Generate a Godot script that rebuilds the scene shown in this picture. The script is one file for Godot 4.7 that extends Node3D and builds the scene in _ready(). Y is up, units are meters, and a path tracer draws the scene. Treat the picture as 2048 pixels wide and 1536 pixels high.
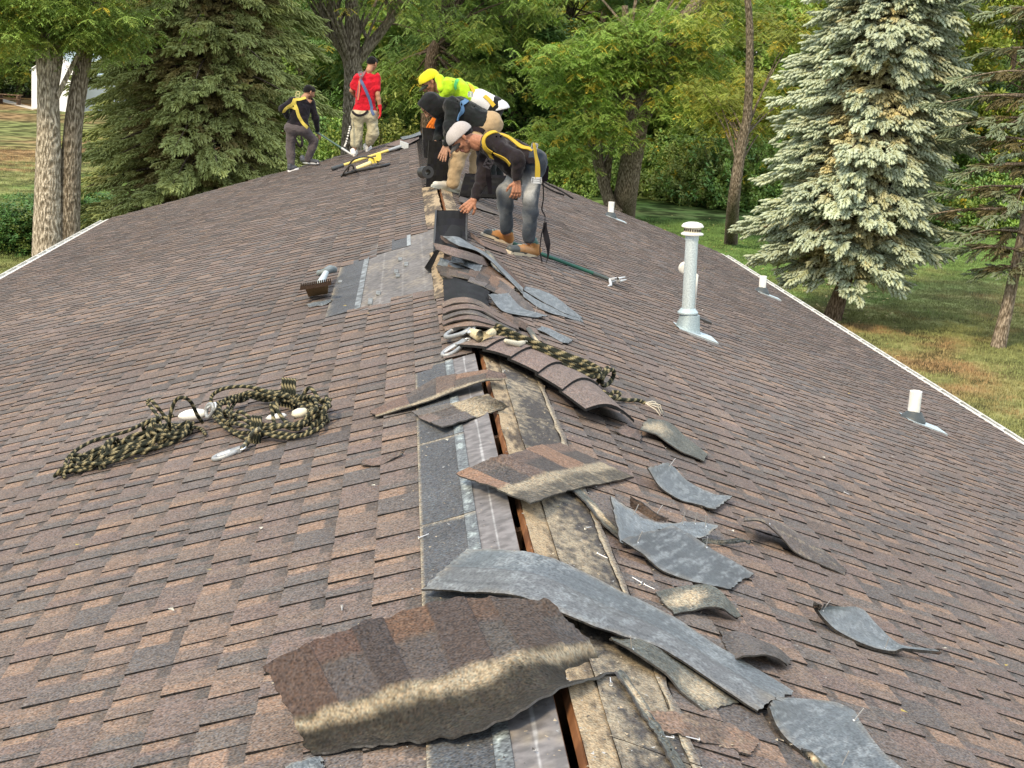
extends Node3D

const RIDGE := 4.45
const SLOPE := 1.0 / 3.0
const CS := 0.948683
const SN := 0.316228
const HALF := 5.65
const FAR_Z := -28.5
const NEAR_Z := 1.2
const EXPO := 0.143

var cam: Camera3D
var M := {}
var taken := {}
var nz: FastNoiseLite
var nz2: FastNoiseLite


class MB:
	var v := PackedVector3Array()
	var n := PackedVector3Array()
	var c := PackedColorArray()
	var ix := PackedInt32Array()

	func add(p: Vector3, nn: Vector3, col: Color) -> int:
		v.append(p)
		n.append(nn)
		c.append(col)
		return v.size() - 1

	func t(a: int, b: int, d: int) -> void:
		ix.append(a)
		ix.append(d)
		ix.append(b)

	func quad(a: Vector3, b: Vector3, d: Vector3, e: Vector3, col: Color) -> void:
		var nn := (b - a).cross(e - a).normalized()
		var i := add(a, nn, col)
		add(b, nn, col)
		add(d, nn, col)
		add(e, nn, col)
		t(i, i + 1, i + 2)
		t(i, i + 2, i + 3)

	func tri(a: Vector3, b: Vector3, d: Vector3, col: Color) -> void:
		var nn := (b - a).cross(d - a).normalized()
		var i := add(a, nn, col)
		add(b, nn, col)
		add(d, nn, col)
		t(i, i + 1, i + 2)

	func box(o: Vector3, x: Vector3, y: Vector3, z: Vector3, col: Color) -> void:
		# o is the centre; x, y, z are half axes
		for s in [[x, y, z], [y, z, x], [z, x, y]]:
			var a: Vector3 = s[0]
			var b: Vector3 = s[1]
			var d: Vector3 = s[2]
			quad(o + a - b - d, o + a + b - d, o + a + b + d, o + a - b + d, col)
			quad(o - a - b - d, o - a - b + d, o - a + b + d, o - a + b - d, col)

	func bevel_box(o: Vector3, x: Vector3, y: Vector3, z: Vector3, r: float, col: Color) -> void:
		# a box whose long edges are cut at 45 degrees (in the x-y section)
		var ux := x.normalized()
		var uy := y.normalized()
		var hx := x.length()
		var hy := y.length()
		var sec := [Vector2(hx, -hy + r), Vector2(hx, hy - r), Vector2(hx - r, hy), Vector2(-hx + r, hy), Vector2(-hx, hy - r), Vector2(-hx, -hy + r), Vector2(-hx + r, -hy), Vector2(hx - r, -hy)]
		for i in 8:
			var p: Vector2 = sec[i]
			var q: Vector2 = sec[(i + 1) % 8]
			var a := o + ux * p.x + uy * p.y
			var b := o + ux * q.x + uy * q.y
			quad(a - z, b - z, b + z, a + z, col)
		for s in [1.0, -1.0]:
			for i in range(1, 7):
				var p0: Vector2 = sec[0]
				var p1: Vector2 = sec[i]
				var p2: Vector2 = sec[i + 1]
				var a = o + ux * p0.x + uy * p0.y + z * s
				var b = o + ux * p1.x + uy * p1.y + z * s
				var d = o + ux * p2.x + uy * p2.y + z * s
				if s > 0:
					tri(a, b, d, col)
				else:
					tri(a, d, b, col)

	func tube(p: PackedVector3Array, r: PackedFloat32Array, sides: int, col: Callable, cap := true) -> void:
		var m := p.size()
		if m < 2:
			return
		var tg := (p[1] - p[0]).normalized()
		var u := tg.cross(Vector3.UP if absf(tg.y) < 0.9 else Vector3.RIGHT).normalized()
		var base := v.size()
		for i in m:
			var nt := (p[mini(i + 1, m - 1)] - p[maxi(i - 1, 0)]).normalized()
			u = (u - nt * u.dot(nt)).normalized()
			var w := nt.cross(u)
			for s in sides:
				var a := TAU * s / sides
				var d := u * cos(a) + w * sin(a)
				add(p[i] + d * r[i], d, col.call(i, s))
		for i in m - 1:
			for s in sides:
				var a := base + i * sides + s
				var b := base + i * sides + (s + 1) % sides
				t(a, b, b + sides)
				t(a, b + sides, a + sides)
		if cap:
			var c0 := add(p[0], (p[0] - p[1]).normalized(), col.call(0, 0))
			var c1 := add(p[m - 1], (p[m - 1] - p[m - 2]).normalized(), col.call(m - 1, 0))
			for s in sides:
				t(c0, base + (s + 1) % sides, base + s)
				t(c1, base + (m - 1) * sides + s, base + (m - 1) * sides + (s + 1) % sides)

	func lathe(o: Vector3, ax: Vector3, prof: Array, sides: int, col: Color) -> void:
		# prof: Vector2(radius, height) from bottom to top; flat shaded between rows, smooth round
		var u := ax.cross(Vector3.RIGHT if absf(ax.x) < 0.8 else Vector3.FORWARD).normalized()
		var w := ax.cross(u)
		for i in prof.size() - 1:
			var p: Vector2 = prof[i]
			var q: Vector2 = prof[i + 1]
			var dn := Vector2(q.y - p.y, p.x - q.x).normalized()
			var base := v.size()
			for s in sides + 1:
				var a := TAU * s / sides
				var d := u * cos(a) + w * sin(a)
				var nn := (d * dn.x + ax * dn.y).normalized()
				add(o + d * p.x + ax * p.y, nn, col)
				add(o + d * q.x + ax * q.y, nn, col)
			for s in sides:
				var k := base + s * 2
				t(k, k + 2, k + 3)
				t(k, k + 3, k + 1)

	func ball(o: Vector3, x: Vector3, y: Vector3, z: Vector3, seg: int, col: Color) -> void:
		var base := v.size()
		var rings := seg / 2
		for i in rings + 1:
			var th := PI * i / rings
			for s in seg + 1:
				var ph := TAU * s / seg
				var d := Vector3(sin(th) * cos(ph), cos(th), sin(th) * sin(ph))
				var nn := (x.normalized() * d.x / x.length() + y.normalized() * d.y / y.length() + z.normalized() * d.z / z.length()).normalized()
				add(o + x * d.x + y * d.y + z * d.z, nn, col)
		for i in rings:
			for s in seg:
				var k := base + i * (seg + 1) + s
				t(k, k + 1, k + seg + 2)
				t(k, k + seg + 2, k + seg + 1)

	func shift(by: Vector3) -> MB:
		for i in v.size():
			v[i] -= by
		return self

	func surface(m: ArrayMesh, mat: Material) -> void:
		if ix.is_empty():
			return
		var a := []
		a.resize(Mesh.ARRAY_MAX)
		a[Mesh.ARRAY_VERTEX] = v
		a[Mesh.ARRAY_NORMAL] = n
		a[Mesh.ARRAY_COLOR] = c
		a[Mesh.ARRAY_INDEX] = ix
		m.add_surface_from_arrays(Mesh.PRIMITIVE_TRIANGLES, a)
		m.surface_set_material(m.get_surface_count() - 1, mat)

	func mesh(mat: Material) -> ArrayMesh:
		var m := ArrayMesh.new()
		surface(m, mat)
		return m


class Sdf:
	var bones := []
	var cuts := []
	var k := 0.03

	func cap(a: Vector3, b: Vector3, ra: float, rb: float) -> Sdf:
		bones.append([a, b, ra, rb])
		return self

	func cut(p: Vector3, nn: Vector3, reach := 9.0) -> Sdf:
		cuts.append([p, nn.normalized(), reach])
		return self

	func at(p: Vector3) -> float:
		var f := 9.0
		for q in bones:
			var ba: Vector3 = q[1] - q[0]
			var h := clampf((p - q[0]).dot(ba) / maxf(ba.length_squared(), 1e-8), 0.0, 1.0)
			var d: float = (p - q[0] - ba * h).length() - lerpf(q[2], q[3], h)
			var e := maxf(k - absf(f - d), 0.0) / k
			f = minf(f, d) - e * e * k * 0.25
		return f

	func grad(p: Vector3) -> Vector3:
		var e := 0.006
		return Vector3(at(p + Vector3(e, 0, 0)) - at(p - Vector3(e, 0, 0)), at(p + Vector3(0, e, 0)) - at(p - Vector3(0, e, 0)), at(p + Vector3(0, 0, e)) - at(p - Vector3(0, 0, e))).normalized()

	func onto(p: Vector3, off: float) -> Vector3:
		for i in 3:
			p -= grad(p) * (at(p) - off)
		return p

	func build(mb: MB, h: float, col: Callable, noise: FastNoiseLite = null, amp := 0.0) -> void:
		var lo := Vector3.INF
		var hi := -Vector3.INF
		for q in bones:
			var r: float = maxf(q[2], q[3]) + h * 3.0 + amp
			for i in 2:
				lo = lo.min(q[i] - Vector3.ONE * r)
				hi = hi.max(q[i] + Vector3.ONE * r)
		var nx := int((hi.x - lo.x) / h) + 2
		var ny := int((hi.y - lo.y) / h) + 2
		var nzz := int((hi.z - lo.z) / h) + 2
		var sy := nx
		var sz := nx * ny
		var f := PackedFloat32Array()
		f.resize(nx * ny * nzz)
		f.fill(1.0)
		for q in bones:
			var a: Vector3 = q[0]
			var b: Vector3 = q[1]
			var ra: float = q[2]
			var rb: float = q[3]
			var ba := b - a
			var il := 1.0 / maxf(ba.length_squared(), 1e-8)
			var r := maxf(ra, rb) + h * 2.5 + k * 0.5 + amp
			var l := (a.min(b) - Vector3.ONE * r - lo) / h
			var m := (a.max(b) + Vector3.ONE * r - lo) / h
			var x0 := maxi(int(l.x), 0)
			var x1 := mini(int(m.x) + 1, nx - 1)
			for zz in range(maxi(int(l.z), 0), mini(int(m.z) + 1, nzz - 1) + 1):
				for yy in range(maxi(int(l.y), 0), mini(int(m.y) + 1, ny - 1) + 1):
					var at_i := zz * sz + yy * sy + x0
					var p := lo + Vector3(x0, yy, zz) * h - a
					for xx in range(x0, x1 + 1):
						var tt := clampf(p.dot(ba) * il, 0.0, 1.0)
						var d := (p - ba * tt).length() - ra - (rb - ra) * tt
						var o := f[at_i]
						if d < o + k:
							var e := k - absf(o - d)
							f[at_i] = minf(o, d) - (e * e / k * 0.25 if e > 0.0 else 0.0)
						at_i += 1
						p.x += h
		var lim := h * 2.0
		if noise or cuts.size():
			for i in f.size():
				var d := f[i]
				if d > lim + amp * 2.0 or (d < -lim - amp * 2.0 and cuts.is_empty()):
					continue
				var p := lo + Vector3(i % nx, (i / nx) % ny, i / sz) * h
				if noise:
					d += noise.get_noise_3dv(p) * amp
				for q in cuts:
					if p.distance_to(q[0]) < q[2]:
						d = maxf(d, (p - q[0]).dot(q[1]))
				f[i] = d
		var idx := {}
		var off := [0, 1, sy, sy + 1, sz, sz + 1, sz + sy, sz + sy + 1]
		var cells := PackedInt32Array()
		for i in f.size() - sz - sy - 1:
			var d0 := f[i]
			if d0 > lim or d0 < -lim:
				continue
			var neg := 0
			for o in off:
				if f[i + o] < 0.0:
					neg += 1
			if neg == 0 or neg == 8:
				continue
			var g := PackedFloat32Array()
			g.resize(8)
			for j in 8:
				g[j] = f[i + off[j]]
			var sum := Vector3.ZERO
			var cnt := 0
			for e in [[0, 1], [2, 3], [4, 5], [6, 7], [0, 2], [1, 3], [4, 6], [5, 7], [0, 4], [1, 5], [2, 6], [3, 7]]:
				var p: int = e[0]
				var q: int = e[1]
				if (g[p] < 0.0) != (g[q] < 0.0):
					var tt := g[p] / (g[p] - g[q])
					sum += Vector3(p & 1, (p >> 1) & 1, p >> 2).lerp(Vector3(q & 1, (q >> 1) & 1, q >> 2), tt)
					cnt += 1
			var loc := sum / cnt
			var nn := Vector3(g[1] + g[3] + g[5] + g[7] - g[0] - g[2] - g[4] - g[6], g[2] + g[3] + g[6] + g[7] - g[0] - g[1] - g[4] - g[5], g[4] + g[5] + g[6] + g[7] - g[0] - g[1] - g[2] - g[3]).normalized()
			var pos := lo + (Vector3(i % nx, (i / nx) % ny, i / sz) + loc) * h
			idx[i] = mb.add(pos, nn, col.call(pos, nn))
			cells.append(i)
		for i in cells:
			var d0 := f[i] < 0.0
			for ax in 3:
				var s: int = [1, sy, sz][ax]
				if (f[i + s] < 0.0) == d0:
					continue
				var p: int = [sy, sz, 1][ax]
				var q: int = [sz, 1, sy][ax]
				if not (idx.has(i - p) and idx.has(i - q) and idx.has(i - p - q)):
					continue
				var a: int = idx[i - p - q]
				var b: int = idx[i - q]
				var c2: int = idx[i]
				var d2: int = idx[i - p]
				if d0:
					mb.t(a, b, c2)
					mb.t(a, c2, d2)
				else:
					mb.t(a, c2, b)
					mb.t(a, d2, c2)


# ------------------------------------------------------------------ naming
func numbered(called: String) -> String:
	if not taken.has(called):
		taken[called] = 0
		return called
	taken[called] += 1
	return "%s_%03d" % [called, taken[called]]


func tag(o: Node3D, label: String, category: String, group := "", kind := "") -> Node3D:
	if label:
		o.set_meta("label", label)
	if category:
		o.set_meta("category", category)
	if group:
		o.set_meta("group", group)
	if kind:
		o.set_meta("kind", kind)
	return o


func thing(called: String, where: Vector3, label: String, category: String, group := "") -> Node3D:
	var o := Node3D.new()
	o.name = numbered(called)
	o.position = where
	add_child(o)
	return tag(o, label, category, group)


func obj(called: String, mesh: Mesh, parent: Node3D = null, where := Vector3.ZERO) -> MeshInstance3D:
	var o := MeshInstance3D.new()
	o.mesh = mesh
	o.position = where
	if parent:
		o.name = called
		if parent.has_node(NodePath(called)):
			var i := 1
			while parent.has_node(NodePath("%s_%03d" % [called, i])):
				i += 1
			o.name = "%s_%03d" % [called, i]
		parent.add_child(o)
	else:
		o.name = numbered(called)
		add_child(o)
	return o


func part(called: String, mb: MB, mat: Material, parent: Node3D, base: Vector3) -> MeshInstance3D:
	return obj(called, mb.shift(base).mesh(mat), parent)


func flat(col: Color) -> Callable:
	return func(_a, _b): return col


func curve(p: PackedVector3Array, m: int) -> PackedVector3Array:
	# m+1 points along a Catmull-Rom curve through p, even in parameter
	var out := PackedVector3Array()
	var k := p.size() - 1
	for i in m + 1:
		var x := float(i) / m * k
		var j := mini(int(x), k - 1)
		out.append(p[j].cubic_interpolate(p[j + 1], p[maxi(j - 1, 0)] if j > 0 else p[j] * 2.0 - p[j + 1], p[j + 2] if j + 2 <= k else p[j + 1] * 2.0 - p[j], x - j))
	return out


func at_u(p: PackedVector3Array, u: float) -> Vector3:
	var k := p.size() - 1
	var x := clampf(u, 0.0, 1.0) * k
	var j := mini(int(x), k - 1)
	return p[j].cubic_interpolate(p[j + 1], p[j - 1] if j > 0 else p[j] * 2.0 - p[j + 1], p[j + 2] if j + 2 <= k else p[j + 1] * 2.0 - p[j], x - j)


func line_u(p: PackedVector3Array, u: float) -> Vector3:
	var x := clampf(u, 0.0, 1.0) * (p.size() - 1)
	var j := mini(int(x), p.size() - 2)
	return p[j].lerp(p[j + 1], x - j)


func rp(x: float, h: float, z: float) -> Vector3:
	return Vector3(x, RIDGE - absf(x) * SLOPE + h, z)


# ------------------------------------------------------------------ materials
func grain_texture(side: int, mean: float, spread: float, warm: float, seed_: int, pale := 0.06) -> ImageTexture:
	var r := RandomNumberGenerator.new()
	r.seed = seed_
	var b := PackedByteArray()
	b.resize(side * side * 3)
	for i in side * side:
		var x := clampf(mean + (r.randf() + r.randf() - 1.0) * spread, 0.02, 1.0)
		if r.randf() < pale:
			x = minf(x * 1.7, 1.0)
		var w := (r.randf() - 0.5) * warm
		var cc := Color(clampf(x * (1.0 + w), 0, 1), x, clampf(x * (1.0 - w), 0, 1)).linear_to_srgb()
		b[i * 3] = int(cc.r * 255)
		b[i * 3 + 1] = int(cc.g * 255)
		b[i * 3 + 2] = int(cc.b * 255)
	return ImageTexture.create_from_image(Image.create_from_data(side, side, false, Image.FORMAT_RGB8, b))


func noise_tex(freq: float, oct: int, lo: Color, hi: Color, seed_: int, side := 512, type := FastNoiseLite.TYPE_SIMPLEX_SMOOTH, normal := false, bump := 4.0) -> NoiseTexture2D:
	var f := FastNoiseLite.new()
	f.noise_type = type
	f.seed = seed_
	f.frequency = freq
	f.fractal_octaves = oct
	var t := NoiseTexture2D.new()
	t.width = side
	t.height = side
	t.seamless = true
	t.noise = f
	if normal:
		t.as_normal_map = true
		t.bump_strength = bump
	else:
		var g := Gradient.new()
		g.set_color(0, lo)
		g.set_color(1, hi)
		g.set_offset(0, 0.3)
		g.set_offset(1, 0.7)
		t.color_ramp = g
	return t


func mat(rough: float, tex: Texture2D = null, scale := 1.0, world := true, metal := 0.0, spec := 0.5) -> StandardMaterial3D:
	var m := StandardMaterial3D.new()
	m.vertex_color_use_as_albedo = true
	m.roughness = rough
	m.metallic = metal
	m.metallic_specular = spec
	if tex:
		m.albedo_texture = tex
		m.uv1_triplanar = true
		m.uv1_world_triplanar = world
		m.uv1_scale = Vector3.ONE * scale
	return m


func make_materials() -> void:
	var gran := grain_texture(512, 0.5, 0.5, 0.35, 11, 0.12)
	M.gran = mat(0.95, gran, 1.0 / 1.9, true, 0.0, 0.3)
	M.gran_own = mat(0.95, gran, 1.0 / 1.5, false, 0.0, 0.3)
	M.back = mat(0.5, grain_texture(512, 0.58, 0.55, 0.06, 12, 0.08), 1.0 / 2.0, true, 0.0, 0.5)
	M.felt = mat(0.8, noise_tex(0.02, 4, Color(0.72, 0.72, 0.72), Color(0.95, 0.95, 0.95), 5), 1.6, true, 0.0, 0.4)
	M.seal = mat(0.6, grain_texture(256, 0.42, 0.5, 0.05, 17, 0.25), 1.0 / 1.2, true, 0.0, 0.5)
	M.dusty = mat(0.95, grain_texture(512, 0.55, 0.5, 0.25, 14, 0.05), 1.0 / 1.5, true, 0.0, 0.2)
	M.metal = mat(0.5, noise_tex(0.06, 3, Color(0.86, 0.87, 0.88), Color(1, 1, 1), 7, 256), 4.0, true, 0.35)
	M.steel = mat(0.35, null, 1.0, true, 0.85)
	M.white = mat(0.45, noise_tex(0.01, 3, Color(0.9, 0.9, 0.88), Color(1, 1, 1), 8, 256), 1.5)
	M.rubber = mat(0.55)
	M.black = mat(0.85, grain_texture(256, 0.6, 0.5, 0.0, 18, 0.04), 1.0 / 0.8, true, 0.0, 0.25)
	M.wood = mat(0.85, noise_tex(0.01, 4, Color(0.65, 0.6, 0.55), Color(1, 1, 1), 9, 256), 2.0)
	var weave := noise_tex(0.12, 2, Color(0.8, 0.8, 0.8), Color(1, 1, 1), 10, 256)
	M.cloth = mat(0.95, weave, 5.0, false, 0.0, 0.2)
	M.cloth.rim_enabled = true
	M.cloth.rim = 0.25
	M.skin = mat(0.55, noise_tex(0.05, 3, Color(0.86, 0.84, 0.84), Color(1, 1, 1), 13, 256), 4.0, false, 0.0, 0.4)
	M.rope = mat(0.9, weave, 30.0, true, 0.0, 0.2)
	M.strap = mat(0.8, weave, 20.0, false, 0.0, 0.3)
	var barkn := noise_tex(0.025, 4, Color(0.5, 0.48, 0.45), Color(1, 1, 1), 15, 512, FastNoiseLite.TYPE_SIMPLEX_SMOOTH)
	M.bark = mat(0.95, barkn, 1.0, true, 0.0, 0.2)
	M.bark.uv1_scale = Vector3(1.7, 0.4, 1.7)
	M.bark.heightmap_enabled = false
	M.bark.normal_enabled = true
	M.bark.normal_texture = noise_tex(0.025, 4, Color.BLACK, Color.WHITE, 15, 512, FastNoiseLite.TYPE_SIMPLEX_SMOOTH, true, 14.0)
	M.bark.normal_scale = 1.2
	M.leaf = mat(0.6, null, 1.0, true, 0.0, 0.35)
	M.leaf.cull_mode = BaseMaterial3D.CULL_DISABLED
	M.leaf.backlight_enabled = true
	M.leaf.backlight = Color(0.6, 0.62, 0.3)
	M.needle = mat(0.75, null, 1.0, true, 0.0, 0.3)
	M.needle.cull_mode = BaseMaterial3D.CULL_DISABLED
	M.ground = mat(1.0, noise_tex(0.006, 5, Color(0.55, 0.55, 0.55), Color(1, 1, 1), 16, 1024), 1.0 / 9.0, true, 0.0, 0.1)
	M.blade = mat(0.9, null, 1.0, true, 0.0, 0.2)
	M.blade.cull_mode = BaseMaterial3D.CULL_DISABLED
	M.siding = mat(0.6, null, 1.0, true, 0.0, 0.4)
	for key in M:
		M[key].resource_name = key

# ------------------------------------------------------------------ house
func slope_frame(side: float) -> Basis:
	var x := Vector3(0, 0, side)
	var d := Vector3(side * CS, -SN, 0)
	return Basis(x, d, x.cross(d))


const TAN := [Color(0.433, 0.302, 0.226), Color(0.399, 0.282, 0.217), Color(0.457, 0.318, 0.235), Color(0.382, 0.278, 0.217)]
const BROWN := [Color(0.299, 0.229, 0.202), Color(0.276, 0.221, 0.197), Color(0.321, 0.249, 0.209)]
const GREY := [Color(0.240, 0.215, 0.204), Color(0.222, 0.205, 0.196), Color(0.255, 0.227, 0.212), Color(0.200, 0.186, 0.183)]
const COAL := Color(0.130, 0.125, 0.121)
const EDGE := Color(0.035, 0.033, 0.032)
const STRAW := Color(0.62, 0.525, 0.375)


func pick(r: RandomNumberGenerator, a: Array) -> Color:
	return a[r.randi() % a.size()]


func shingle_shape(r: RandomNumberGenerator) -> Array:
	# local x along the course, y down the slope, z up; a raised tab and the lower gap beside it
	var m := MB.new()
	var wt := r.randf_range(0.07, 0.14)
	var w := wt + r.randf_range(0.045, 0.1)
	if r.randf() < 0.15:
		wt += 0.08
		w += 0.1
	var q := r.randf()
	var c1 := pick(r, GREY) if q < 0.5 else pick(r, BROWN) if q < 0.85 else pick(r, TAN)
	var soft := Color(0.29, 0.23, 0.195)
	c1 = c1.lerp(soft, 0.25)
	var c2 := pick(r, BROWN) if r.randf() < 0.45 else c1
	q = r.randf()
	var c3 := pick(r, TAN) if q < 0.66 else pick(r, BROWN) if q < 0.88 else pick(r, GREY)
	c3 = c3.lerp(soft, 0.25)
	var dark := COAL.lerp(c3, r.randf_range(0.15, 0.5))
	var e := EXPO
	var h0 := 0.001 + r.randf() * 0.001
	var ha := 0.0075 + r.randf() * 0.0035
	var hb := 0.0075 + r.randf() * 0.0035
	var g0 := -0.0015
	var g1 := 0.0035
	var mid := wt * r.randf_range(0.3, 0.7)
	var xs := [0.0, mid, minf(mid + 0.012, wt), wt]
	var cs := [c1, c1, c2, c2]
	for i in 3:
		var xa: float = xs[i]
		var xb: float = xs[i + 1]
		var za := lerpf(ha, hb, xa / wt)
		var zb := lerpf(ha, hb, xb / wt)
		var a := Vector3(xa, 0, h0)
		var b := Vector3(xb, 0, h0)
		var d := Vector3(xb, e, zb)
		var f := Vector3(xa, e, za)
		var nn := (b - a).cross(f - a).normalized()
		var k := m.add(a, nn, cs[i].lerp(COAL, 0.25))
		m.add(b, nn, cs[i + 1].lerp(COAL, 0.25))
		m.add(d, nn, cs[i + 1])
		m.add(f, nn, cs[i])
		m.t(k, k + 1, k + 2)
		m.t(k, k + 2, k + 3)
	m.quad(Vector3(0, e, ha), Vector3(wt, e, hb), Vector3(wt, e, -0.002), Vector3(0, e, -0.002), EDGE * 2.2)
	m.quad(Vector3(0, e, g1 - 0.001), Vector3(0, 0, g0), Vector3(0, 0, h0), Vector3(0, e, ha), EDGE)
	m.quad(Vector3(wt, 0, g0), Vector3(wt, e, g1 - 0.001), Vector3(wt, e, hb), Vector3(wt, 0, h0), EDGE)
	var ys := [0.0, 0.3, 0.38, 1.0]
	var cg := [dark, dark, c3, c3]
	for i in 3:
		var ya: float = ys[i] * e
		var yb: float = ys[i + 1] * e
		var za := lerpf(g0, g1, ys[i])
		var zb := lerpf(g0, g1, ys[i + 1])
		var a := Vector3(wt, ya, za)
		var b := Vector3(w, ya, za)
		var d := Vector3(w, yb, zb)
		var f := Vector3(wt, yb, zb)
		var nn := (b - a).cross(f - a).normalized()
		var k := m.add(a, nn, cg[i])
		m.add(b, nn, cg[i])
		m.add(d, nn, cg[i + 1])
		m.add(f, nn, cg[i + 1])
		m.t(k, k + 1, k + 2)
		m.t(k, k + 2, k + 3)
	m.quad(Vector3(wt, e, g1), Vector3(w, e, g1), Vector3(w, e, -0.002), Vector3(wt, e, -0.002), EDGE * 2.2)
	return [m, w]


func course_starts(side: float, z: float) -> float:
	# how far down the slope the first course of shingles begins at this depth
	if z > -7.25:
		return 0.308 if side < 0 else 0.3
	if z > -13.2:
		return 0.308 - 2 * EXPO if side < 0 else 0.3 - 2 * EXPO
	if z > -17.2:
		return 0.308 - EXPO if side < 0 else 0.3 - EXPO
	return 0.308 - 2 * EXPO if side < 0 else 0.3 - 2 * EXPO


func torn_open(side: float, x: float, z: float) -> bool:
	if side > 0:
		return false
	if x > -0.836 and x < (-0.13 if z > -11.3 else 0.0) and z < -9.75 and z > -12.2:
		return true
	return x > -0.44 and x < 0.0 and z <= -12.2 and z > -12.95


func build_roof(house: Node3D) -> void:
	var r := RandomNumberGenerator.new()
	r.seed = 401
	var shapes := []
	var meshes := []
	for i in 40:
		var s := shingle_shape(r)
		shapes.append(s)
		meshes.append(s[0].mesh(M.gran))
	var inv := cam.transform.affine_inverse()
	var spots := []
	for side in [-1.0, 1.0]:
		var fr := slope_frame(side)
		var first := (0.308 if side < 0 else 0.3) - 2 * EXPO
		var count := int((HALF / CS - first) / EXPO)
		for row in count:
			var s0 := first + row * EXPO
			var z := NEAR_Z - r.randf() * 0.2
			while z > FAR_Z:
				var k := r.randi() % shapes.size()
				var w: float = shapes[k][1]
				var x: float = side * (s0 + EXPO * 0.5) * CS
				var zc := z - w * 0.5
				if s0 > course_starts(side, zc) - 0.02 and not torn_open(side, x, zc):
					var o := Vector3(side * s0 * CS, RIDGE - s0 * SN, z if side < 0 else z - w)
					var t := Transform3D(fr, o)
					var c := inv * Vector3(x, RIDGE - absf(x) * SLOPE, zc)
					var size := 0.0
					if c.z < -0.5 and absf(c.x / c.z) < 0.33 and absf(c.y / c.z) < 0.248:
						size = 1.0 / (c.z * c.z) * (1.4 / -c.z + 0.1)
					spots.append([size, k, t])
				z -= w
	spots.sort_custom(func(a, b): return a[0] > b[0])
	var roofs := [thing_part("roof_slope", house), thing_part("roof_slope", house)]
	var rest := MB.new()
	var base := house.position
	for i in spots.size():
		var t: Transform3D = spots[i][2]
		var k: int = spots[i][1]
		if i < 300:
			var parent: Node3D = roofs[0] if t.origin.x < 0 else roofs[1]
			var o := obj("shingle", meshes[k], parent)
			o.transform = Transform3D(t.basis, t.origin - base)
			continue
		var m: MB = shapes[k][0]
		var n0 := rest.v.size()
		var tint := (0.88 + 0.24 * r.randf()) * (1.0 + 0.22 * nz.get_noise_2d(t.origin.x * 14.0, t.origin.z * 9.0))
		var lift := Vector3.ZERO
		t.origin -= base
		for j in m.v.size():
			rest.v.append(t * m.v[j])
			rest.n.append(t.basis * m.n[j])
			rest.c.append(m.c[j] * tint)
		for j in m.ix:
			rest.ix.append(j + n0)
	var f := obj("shingle_field", rest.mesh(M.gran), house)
	f.set_meta("kind", "stuff")
	# decking with plywood edges, open along the ridge
	for side in [-1.0, 1.0]:
		var m := MB.new()
		var fr := slope_frame(side)
		var up := fr.z
		var d := fr.y
		for seg in [[NEAR_Z, -17.2, 0.012 if side < 0 else 0.029], [-17.2, FAR_Z, 0.001]]:
			var s0: float = seg[2] / CS
			var s1 := HALF / CS
			var mid := Vector3(0, RIDGE, (seg[0] + seg[1]) * 0.5) + d * (s0 + s1) * 0.5 - up * 0.02
			m.box(mid, d * (s1 - s0) * 0.5, up * 0.012, d.cross(up) * (seg[0] - seg[1]) * 0.5, Color(0.42, 0.2, 0.085))
		part("roof_deck", m, M.wood, roofs[0] if side < 0 else roofs[1], base)


func thing_part(called: String, parent: Node3D) -> Node3D:
	var o := Node3D.new()
	o.name = called if not parent.has_node(NodePath(called)) else called + "_001"
	parent.add_child(o)
	return o


func sheet(x0: float, x1: float, z0: float, z1: float, h: float, nx: int, nzn: int, col: Callable, thick := 0.003, wob := 0.0) -> MB:
	# a thin sheet lying on the roof between x0..x1 and z0..z1, h above it
	var m := MB.new()
	var side := signf(x0 + x1)
	var up := Vector3(side * SN, CS, 0)
	for i in nx + 1:
		for j in nzn + 1:
			var x := lerpf(x0, x1, float(i) / nx)
			var z := lerpf(z0, z1, float(j) / nzn)
			if wob > 0.0 and (i == 0 or i == nx):
				x += nz.get_noise_2d(z * 300.0, i * 55.0) * wob
			m.add(rp(x, h + (nz.get_noise_2d(x * 400.0, z * 120.0) * 0.002), z), up, col.call(x, z))
	for i in nx:
		for j in nzn:
			var a := i * (nzn + 1) + j
			var b := a + nzn + 1
			if (x1 - x0) * (z1 - z0) > 0:
				m.t(a, a + 1, b + 1)
				m.t(a, b + 1, b)
			else:
				m.t(a, b + 1, a + 1)
				m.t(a, b, b + 1)
	var dn := Vector3(0, -thick, 0)
	var p := [rp(x0, h, z0), rp(x1, h, z0), rp(x1, h, z1), rp(x0, h, z1)]
	for i in 4:
		var a: Vector3 = p[i]
		var b: Vector3 = p[(i + 1) % 4]
		m.quad(a, b, b + dn, a + dn, EDGE)
	return m


func dirt(x: float, z: float, f := 1.0) -> float:
	return clampf(nz.get_noise_2d(x * 260.0 * f, z * 90.0 * f) * 0.9 + nz2.get_noise_2d(x * 2200.0 * f, z * 1500.0 * f) * 0.6 + 0.5, 0.0, 1.0)


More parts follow.
